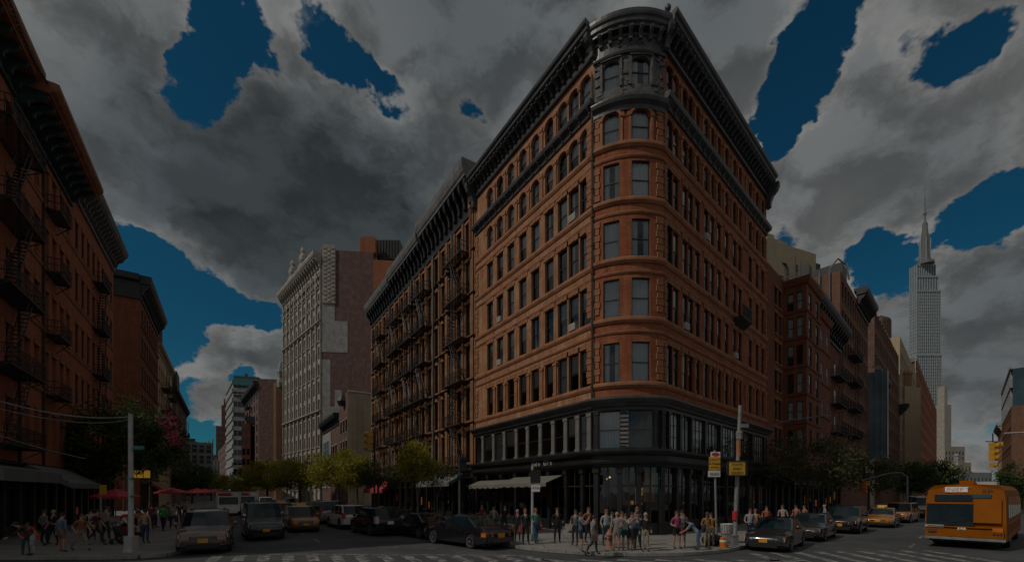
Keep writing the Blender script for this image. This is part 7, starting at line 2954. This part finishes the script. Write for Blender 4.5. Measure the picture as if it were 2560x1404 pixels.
def person(label, x, y, h, face, pose, top, bottom, hair='brown', skin='l', long_legs=True, long_sleeves=False, shoes=(.03, .03, .03), bag=None, skirt=None, z=.15, hairlen=0, group='pedestrians around the crossing'):
    P, E, RAD, Z, hands, hc, lean, dz = skeleton(pose)
    jr = random.Random(label)
    if pose in ('stand', 'hips'):
        sway, tw = jr.uniform(-.035, .035), [jr.uniform(-.07, .16) for _ in range(2)]
        for i_, p_ in enumerate(P):
            if p_.z > .8:
                p_.x += sway * (p_.z - .8) * 1.6
        for k_, (w_, h_, sg_) in enumerate(hands):
            f_ = max(0, tw[k_])
            P[w_].y += tw[k_] * 1.3
            P[w_].z += f_ * 1.2
            P[h_].y += tw[k_] * 1.7
            P[h_].z += f_ * 2.2
            P[w_ - 1].y -= f_ * .3
        st_ = jr.uniform(-.13, .13)
        for i_, z_ in enumerate(Z):
            if z_ in ('shin', 'shoe', 'thigh'):
                k_ = 1 if P[i_].x > 0 else -1
                P[i_].y += st_ * k_ * (1 - P[i_].z / .9)
                P[i_].x += k_ * abs(st_) * .25 * (1 - P[i_].z / .9)
    h = h * jr.uniform(.96, 1.05)
    me = bpy.data.meshes.new('skin_frame')
    me.from_pydata([tuple(p) for p in P], E, [])
    o = bpy.data.objects.new('skin_frame', me)
    COL.objects.link(o)
    sm = o.modifiers.new('skin', 'SKIN')
    sm.use_smooth_shade = True
    for i, sv in enumerate(me.skin_vertices[0].data):
        sv.radius = RAD[i]
        sv.use_root = (i == 0)
    ss = o.modifiers.new('sub', 'SUBSURF')
    ss.levels = ss.render_levels = 1
    PEOPLE.append(dict(frame=o, label=label, x=x, y=y, h=h, face=face, P=P, E=E, Z=Z, hands=hands, hc=hc, top=top, bottom=bottom, hair=hair, skin=skin, ll=long_legs, ls=long_sleeves, shoes=shoes, bag=bag, skirt=skirt, z=z, hairlen=hairlen, group=group, lean=lean, dz=dz))


def finish_people():
    bpy.context.view_layer.update()
    dg = bpy.context.evaluated_depsgraph_get()
    for p in PEOPLE:
        ev = p['frame'].evaluated_get(dg)
        src = ev.to_mesh()
        V = np.zeros(len(src.vertices) * 3)
        src.vertices.foreach_get('co', V)
        V = V.reshape(-1, 3)
        F = [tuple(q.vertices) for q in src.polygons]
        ev.to_mesh_clear()
        J = np.array([tuple(q) for q in p['P']])
        A = np.array([e[0] for e in p['E']])
        Bi = np.array([e[1] for e in p['E']])
        cen = np.array([V[list(f)].mean(axis=0) for f in F])
        d = J[Bi] - J[A]
        L2 = (d ** 2).sum(1)
        t = np.clip(((cen[:, None, :] - J[A][None]) * d[None]).sum(2) / L2[None], 0, 1)
        q = J[A][None] + t[..., None] * d[None]
        dist = ((cen[:, None, :] - q) ** 2).sum(2)
        k = dist.argmin(1)
        zones = []
        for i in range(len(F)):
            e = k[i]
            z = p['Z'][Bi[e]]
            tt = t[i, e]
            if z == 'top' and p['Z'][A[e]] == 'bottom' and tt < .35:
                z = 'bottom'
            if z == 'sleeve':
                z = 'top' if (p['ls'] or tt < .75) else 'skin'
            if z == 'arm':
                z = 'top' if (p['ls'] and tt < .9 and Bi[e] - 1 == A[e] and p['Z'][A[e]] == 'sleeve') else 'skin'
            if z == 'thigh':
                z = 'bottom' if (p['ll'] or tt < .72) else 'skin'
            if z == 'shin':
                z = 'bottom' if (p['ll'] and not (tt > .9 and p['Z'][Bi[e]] == 'shin' and J[Bi[e]][2] < .2)) else 'skin'
            zones.append({'top': 0, 'bottom': 1, 'skin': 2, 'shoe': 3}[z])
        V = V.tolist()
        # fingers, nose, ears, eyes: rooted in the same surface
        m = MB()
        m.v, m.f, m.m, m.uv = [tuple(v) for v in V], F, zones, [None] * len(F)
        for w, h, sg in p['hands']:
            a, b = p['P'][w], p['P'][h]
            dd = (b - a).normalized()
            sd_ = dd.cross(Vector((0, 1, 0)) if abs(dd.y) < .8 else Vector((1, 0, 0))).normalized()
            up = dd.cross(sd_)
            for j, (off, ln) in enumerate(((-.026, .058), (-.009, .07), (.009, .066), (.025, .05))):
                s0 = b + sd_ * off * .8
                s1 = s0 + dd * ln * .55 + up * .006
                s2 = s1 + dd * ln * .45 + up * .02
                m.tube([s0, s1, s2], [.0095, .009, .007], 5, 2)
            m.tube([b - dd * .03 + sd_ * .02, b + sd_ * .052 + dd * .005, b + sd_ * .056 + dd * .03], [.012, .01, .008], 5, 2)
        c = p['P'][p['hc']]
        m.tube([c + Vector((0, .085, .015)), c + Vector((0, .118, -.022)), c + Vector((0, .09, -.03))], [.008, .016, .01], 5, 2)
        for sg in (-1, 1):
            m.ball(tuple(c + Vector((sg * .082, -.005, -.005))), (.012, .022, .033), 6, 4, 2)
            m.ball(tuple(c + Vector((sg * .032, .083, .014))), (.015, .012, .009), 6, 4, 4)
        m.ball(tuple(c + Vector((0, .083, -.055))), (.024, .01, .007), 6, 4, 5)
        s = p['h'] / 1.72
        root = thing('person', p['label'], 'person', (p['x'], p['y'], p['z']), p['face'] - math.pi / 2, p['group'])
        root.scale = (s, s, s)
        skin = SK if p['skin'] == 'l' else SKD
        mats = [cloth(p['top']), cloth(p['bottom']), skin, cloth(p['shoes']), HAIR['black'], cloth((.25, .08, .07))]
        put('body', m.mesh('body', mats, smooth=True, uv=False), root)
        # hair: a cap over crown and back of the head, longer where worn long
        hm = MB()
        rows = []
        for j in range(6):
            th = math.pi / 2 * (1 - j / 5 * (1.25 if p['hairlen'] == 0 else 1.5))
            row = []
            for kk in range(12):
                a = 2 * math.pi * kk / 12
                fr = max(0, math.sin(a))
                zz = math.sin(th) if th > 0 else math.sin(th) * (1 - fr)
                rr_ = math.cos(th)
                zz = max(zz, .15 * fr + (-9 if fr < .3 else 0))
                row.append((c.x + .096 * rr_ * math.cos(a), c.y - .008 + .112 * rr_ * math.sin(a), c.z + .01 + .112 * zz - (p['hairlen'] * max(0, -math.sin(th)) if fr < .3 else 0)))
            rows.append(row)
        hm.grid(rows, 0, True)
        put('hair', hm.mesh('hair', HAIR[p['hair']], smooth=True, uv=False), root)
        if p['skirt']:
            sk = MB()
            zt, zb = 1.0 + p['dz'], .52
            rows = []
            for z, rx, ry in ((zt, .16, .125), (zt - .15, .185, .15), (zb, .21, .18)):
                rows.append([(rx * math.cos(2 * math.pi * q / 14), ry * math.sin(2 * math.pi * q / 14) + .01, z + .01 * (q % 2)) for q in range(14)])
            sk.grid(rows, 0, True)
            put('skirt', sk.mesh('skirt', cloth(p['skirt']), smooth=True, uv=False), root)
        if p['bag']:
            bm_ = MB()
            col, side = p['bag']
            sx = .24 * side
            if side == 0:
                bm_.ball((0, -.2, 1.2 + p['dz']), (.16, .10, .23), 10, 6)
            else:
                bm_.hexa([(sx - .06, -.15, .62), (sx + .06, -.15, .62), (sx - .06, .15, .62), (sx + .06, .15, .62), (sx - .05, -.13, .92), (sx + .05, -.13, .92), (sx - .05, .13, .92), (sx + .05, .13, .92)])
                bm_.tube([(sx, -.1, .9), (side * .19, -.02, 1.44), (sx, .1, .9)], .012, 4)
            put('bag', bm_.mesh('bag', cloth(col), smooth=True, uv=False), root)
        bpy.data.objects.remove(p['frame'], do_unlink=True)


def who(label, px, py, h, face, *a, **k):
    """px, py: where the feet touch the pavement in the view"""
    z = k.get('z', .15)
    x, y = ground_at(px, py, z)
    person(label, x, y, h, R(face), *a, **k)


# facing angles: 0 = to the right, 90 = away, -90 = towards us
who('woman in slate blue vest and dark shorts holding her phone up, walking at the kerb', 1452, 1380, 1.66, -10, 'phone', (.10, .16, .20), (.03, .03, .035), 'brown', long_legs=False)
who('woman in grey top and black leggings striding with raised hands beside the slate blue vest', 1481, 1386, 1.62, 10, 'walk', (.22, .22, .23), (.018, .018, .02), 'black', bag=((.12, .10, .1), 1))
who('person in patterned dark shirt behind the two walking women', 1438, 1362, 1.66, -120, 'stand', (.09, .12, .14), (.02, .02, .025), 'black')
who('man in pale blue tee shirt standing before the hydrant', 1514, 1362, 1.70, -80, 'stand', (.32, .38, .42), (.04, .08, .10), 'red')
who('woman with bare arms behind the hydrant in light blue top', 1529, 1358, 1.60, -60, 'hips', (.30, .40, .52), (.05, .05, .06), 'brown')
who('person in grey patterned shirt and bare legs at the left of the group', 1541, 1376, 1.68, 80, 'stand', (.26, .24, .23), (.30, .22, .18), 'blond', long_legs=False)
who('woman in pink top squeezed between grey patterned shirt and pale grey tee', 1553, 1368, 1.62, -90, 'stand', (.45, .22, .24), (.04, .25, .28), 'brown')
who('person in pale grey tee shirt and dark green shorts', 1564, 1374, 1.62, -100, 'stand', (.38, .40, .41), (.02, .075, .05), 'brown', long_legs=False)
who('woman in black skirt with raised hands in the middle of the group', 1580, 1374, 1.58, -70, 'phone', (.36, .36, .38), (.02, .02, .02), 'black', long_legs=False, skirt=(.018, .018, .02))
who('man in bright blue shirt with blue jeans in the group', 1595, 1372, 1.68, -100, 'stand', (.14, .32, .50), (.06, .10, .16), 'black', bag=((.03, .03, .03), 1))
who('tall person behind the bright blue shirt looking over the group', 1590, 1362, 1.78, -90, 'stand', (.2, .14, .12), (.03, .03, .03), 'red')
who('person in black shirt and khaki trousers at the right of the group', 1613, 1377, 1.68, -100, 'stand', (.016, .016, .018), (.36, .28, .21), 'grey', long_sleeves=True, bag=((.02, .02, .02), 0))
who('woman in magenta top and black shorts right of the group', 1691, 1370, 1.62, -75, 'stand', (.34, .06, .16), (.02, .02, .022), 'brown', long_legs=False, bag=((.3, .05, .08), -1))
who('woman in slate grey top raising her phone beside the magenta top', 1705, 1367, 1.62, -110, 'phone', (.16, .17, .20), (.02, .02, .022), 'black', long_legs=False)
who('person in blue denim jacket leaning left of the ochre coat', 1748, 1374, 1.56, 150, 'bend', (.17, .24, .34), (.07, .10, .16), 'black', bag=((.03, .04, .08), 0))
who('person in long ochre coat before the sign post', 1766, 1367, 1.62, -80, 'stand', (.36, .17, .05), (.34, .26, .18), 'brown', 'd', long_sleeves=True)
who('person in pale orange jacket just right of the long ochre coat', 1778, 1364, 1.58, -110, 'stand', (.40, .20, .08), (.16, .12, .10), 'black', long_sleeves=True)
who('person in teal green shirt and blue trousers by the grey post', 1339, 1356, 1.66, -60, 'stand', (.04, .28, .22), (.03, .10, .18), 'red', bag=((.4, .03, .04), -1))
who('woman in black coat with a red checked bag behind the black sedan', 1314, 1360, 1.66, -80, 'stand', (.02, .025, .03), (.02, .02, .022), 'red', long_sleeves=True, bag=((.35, .05, .04), 1))
who('dark clad person beside the woman in black coat', 1294, 1352, 1.68, -100, 'stand', (.02, .02, .022), (.02, .02, .02), 'grey', long_sleeves=True)
who('person in black suit standing in the corner doorway', 1393, 1356, 1.68, -90, 'stand', (.015, .015, .016), (.015, .015, .016), 'brown', long_sleeves=True)
who('man in pale blue shirt behind the dark grey parked car', 1874, 1352, 1.66, -100, 'stand', (.30, .36, .44), (.04, .04, .05), 'brown')
who('woman in orange top close behind the dark grey car, right of the pale blue shirt', 1890, 1348, 1.62, -120, 'stand', (.42, .16, .05), (.04, .04, .05), 'red')
for k, (px, c_, hr, lb) in enumerate(((1916, (.4, .1, .05), 'black', 'person in rust red shirt behind the windscreen of the dark grey car'), (1958, (.35, .3, .28), 'brown', 'person in beige shirt between the dark grey and slate grey cars'), (1992, (.3, .12, .08), 'black', 'person in brown shirt behind the bonnet of the slate grey car'), (2012, (.34, .18, .10), 'brown', 'person in tan shirt close to the slate grey car roof'), (2062, (.30, .32, .36), 'grey', 'person in pale grey shirt before the glazed shops behind the slate grey car'))):
    who(lb, px, 1336 - k * 4, 1.66, -90 - k * 30, 'stand', c_, (.03, .03, .035), hr)
# left pavement
who('person bending forward in bright red and orange top at the lower left', 66, 1384, 1.62, -40, 'bend', (.50, .07, .04), (.06, .09, .12), 'black', bag=((.45, .16, .04), 0))
who('person in black and orange top bent beside the bright red top', 84, 1387, 1.62, -140, 'bend', (.05, .03, .03), (.32, .32, .33), 'black', long_sleeves=True, bag=((.45, .10, .03), 1))
who('woman in blue denim jacket and brown shorts seen from behind on the left pavement', 153, 1379, 1.66, 80, 'stand', (.14, .19, .25), (.25, .13, .08), 'black', long_legs=False, long_sleeves=True)
who('person in rust shirt and khaki trousers striding right of the denim jacket', 200, 1376, 1.62, 0, 'walk', (.30, .10, .05), (.28, .22, .17), 'brown')
who('blond person in dark clothes at the dark shop window', 133, 1362, 1.70, -90, 'stand', (.02, .02, .025), (.02, .02, .025), 'blond')
who('person in reddish grey shirt under the dark red parasol', 264, 1352, 1.72, 70, 'stand', (.34, .26, .25), (.03, .03, .035), 'brown')
who('man in white shirt stooping over a dark pushchair', 290, 1356, 1.70, 30, 'bend', (.52, .50, .53), (.06, .06, .07), 'black')
who('person in beige top and blue jeans with a pale bag right of the pole', 363, 1357, 1.66, 100, 'stand', (.40, .27, .20), (.04, .06, .13), 'black', bag=((.42, .28, .2), -1))
who('person in bright green jacket walking up the left pavement', 408, 1327, 1.66, 110, 'walk', (.03, .30, .07), (.02, .02, .025), 'black', long_sleeves=True)
who('person in teal shirt before the brown awning shop', 388, 1318, 1.64, 60, 'stand', (.06, .18, .24), (.05, .04, .04), 'black')
who('person in dark red shirt at the shop doors left of the green jacket', 376, 1322, 1.64, 120, 'stand', (.26, .05, .05), (.03, .03, .035), 'brown')
# along the far left pavement and among the traffic
for k, (px, py, c_, lb) in enumerate(((448, 1308, (.04, .04, .05), 'person in black jacket at the kerb above the bronze car'), (462, 1300, (.3, .28, .28), 'person in pale shirt at the kerb beyond the black jacket'), (640, 1312, (.20, .08, .05), 'person in brown shirt standing between the bronze car and the black van'), (721, 1318, (.05, .05, .05), 'dark clad person crossing between the black van and the taxi'))):
    who(lb, px, py, 1.68, -60 - 40 * k, 'stand', c_, (.03, .03, .035), 'black', z=0 if k > 1 else .15)
for k, (px, py, c_, b_, lb) in enumerate(((238, 1362, (.10, .03, .03), (.03, .03, .03), 'person in dark maroon shirt beside the faint grey post'), (110, 1360, (.16, .18, .2), (.03, .03, .04), 'person in slate shirt close to the shop window behind the bent figures'), (228, 1350, (.4, .35, .3), (.05, .06, .09), 'person in cream shirt walking past the dark shop fronts'), (345, 1332, (.05, .06, .1), (.03, .03, .03), 'person in navy shirt behind the newspaper boxes'), (420, 1316, (.36, .1, .08), (.03, .03, .03), 'person in red shirt far up the left pavement'), (433, 1322, (.3, .3, .3), (.04, .05, .09), 'person in light grey shirt near the kerb by the bronze car'))):
    who(lb, px, py, 1.66, 20 + 60 * k, ('walk', 'stand', 'walk', 'hips', 'stand', 'walk')[k], c_, b_, ('black', 'brown')[k % 2], bag=(((.03, .03, .03), 1) if k % 2 else None))
who('person in rust jersey behind the striding woman', 1470, 1355, 1.68, -60, 'hips', (.25, .1, .06), (.02, .02, .03), 'brown')
# along the tenement shops
for k, (px, py, c_, lb) in enumerate(((1235, 1330, (.35, .3, .28), 'person in white checked shirt under the cream awning'), (1262, 1332, (.02, .02, .02), 'person in black under the cream awning close to the corner'), (1205, 1322, (.22, .05, .04), 'person in dark red under the far end of the cream awning'))):
    who(lb, px, py, 1.68, -90 - 20 * k, 'stand', c_, (.03, .03, .035), 'black')
finish_people()

# the pushchair
x, y = ground_at(302, 1358)
pc_ = thing('pushchair', 'dark folding pushchair in front of the man in the white shirt', 'pushchair', (x, y, .15))
m = MB()
for sg in (-1, 1):
    m.tube([(.25, sg * .22, .1), (-.2, sg * .22, .95), (-.3, sg * .22, 1.02)], .018, 5)
    m.tube([(-.25, sg * .22, .1), (.15, sg * .22, .6)], .018, 5)
m.tube([(-.3, -.22, 1.02), (-.3, .22, 1.02)], .022, 5)
m.build('frame', M['black'], pc_, rel=False)
m = MB()
m.hexa([(-.1, -.2, .35), (.22, -.2, .38), (-.1, .2, .35), (.22, .2, .38), (-.24, -.2, .85), (-.16, -.2, .88), (-.24, .2, .85), (-.16, .2, .88)])
m.build('seat', M['car_black_trim'], pc_, rel=False)
wm_ = MB()
wm_.lathe([(.03, -.02), (.1, -.02), (.1, .02), (.03, .02)], (0, 0, 0), 12, 0, 'y')
wme = wm_.mesh('wheel', M['tyre'])
for xx in (-.25, .25):
    for sg in (-1, 1):
        put('wheel', wme, pc_, (xx, sg * .24, .1))
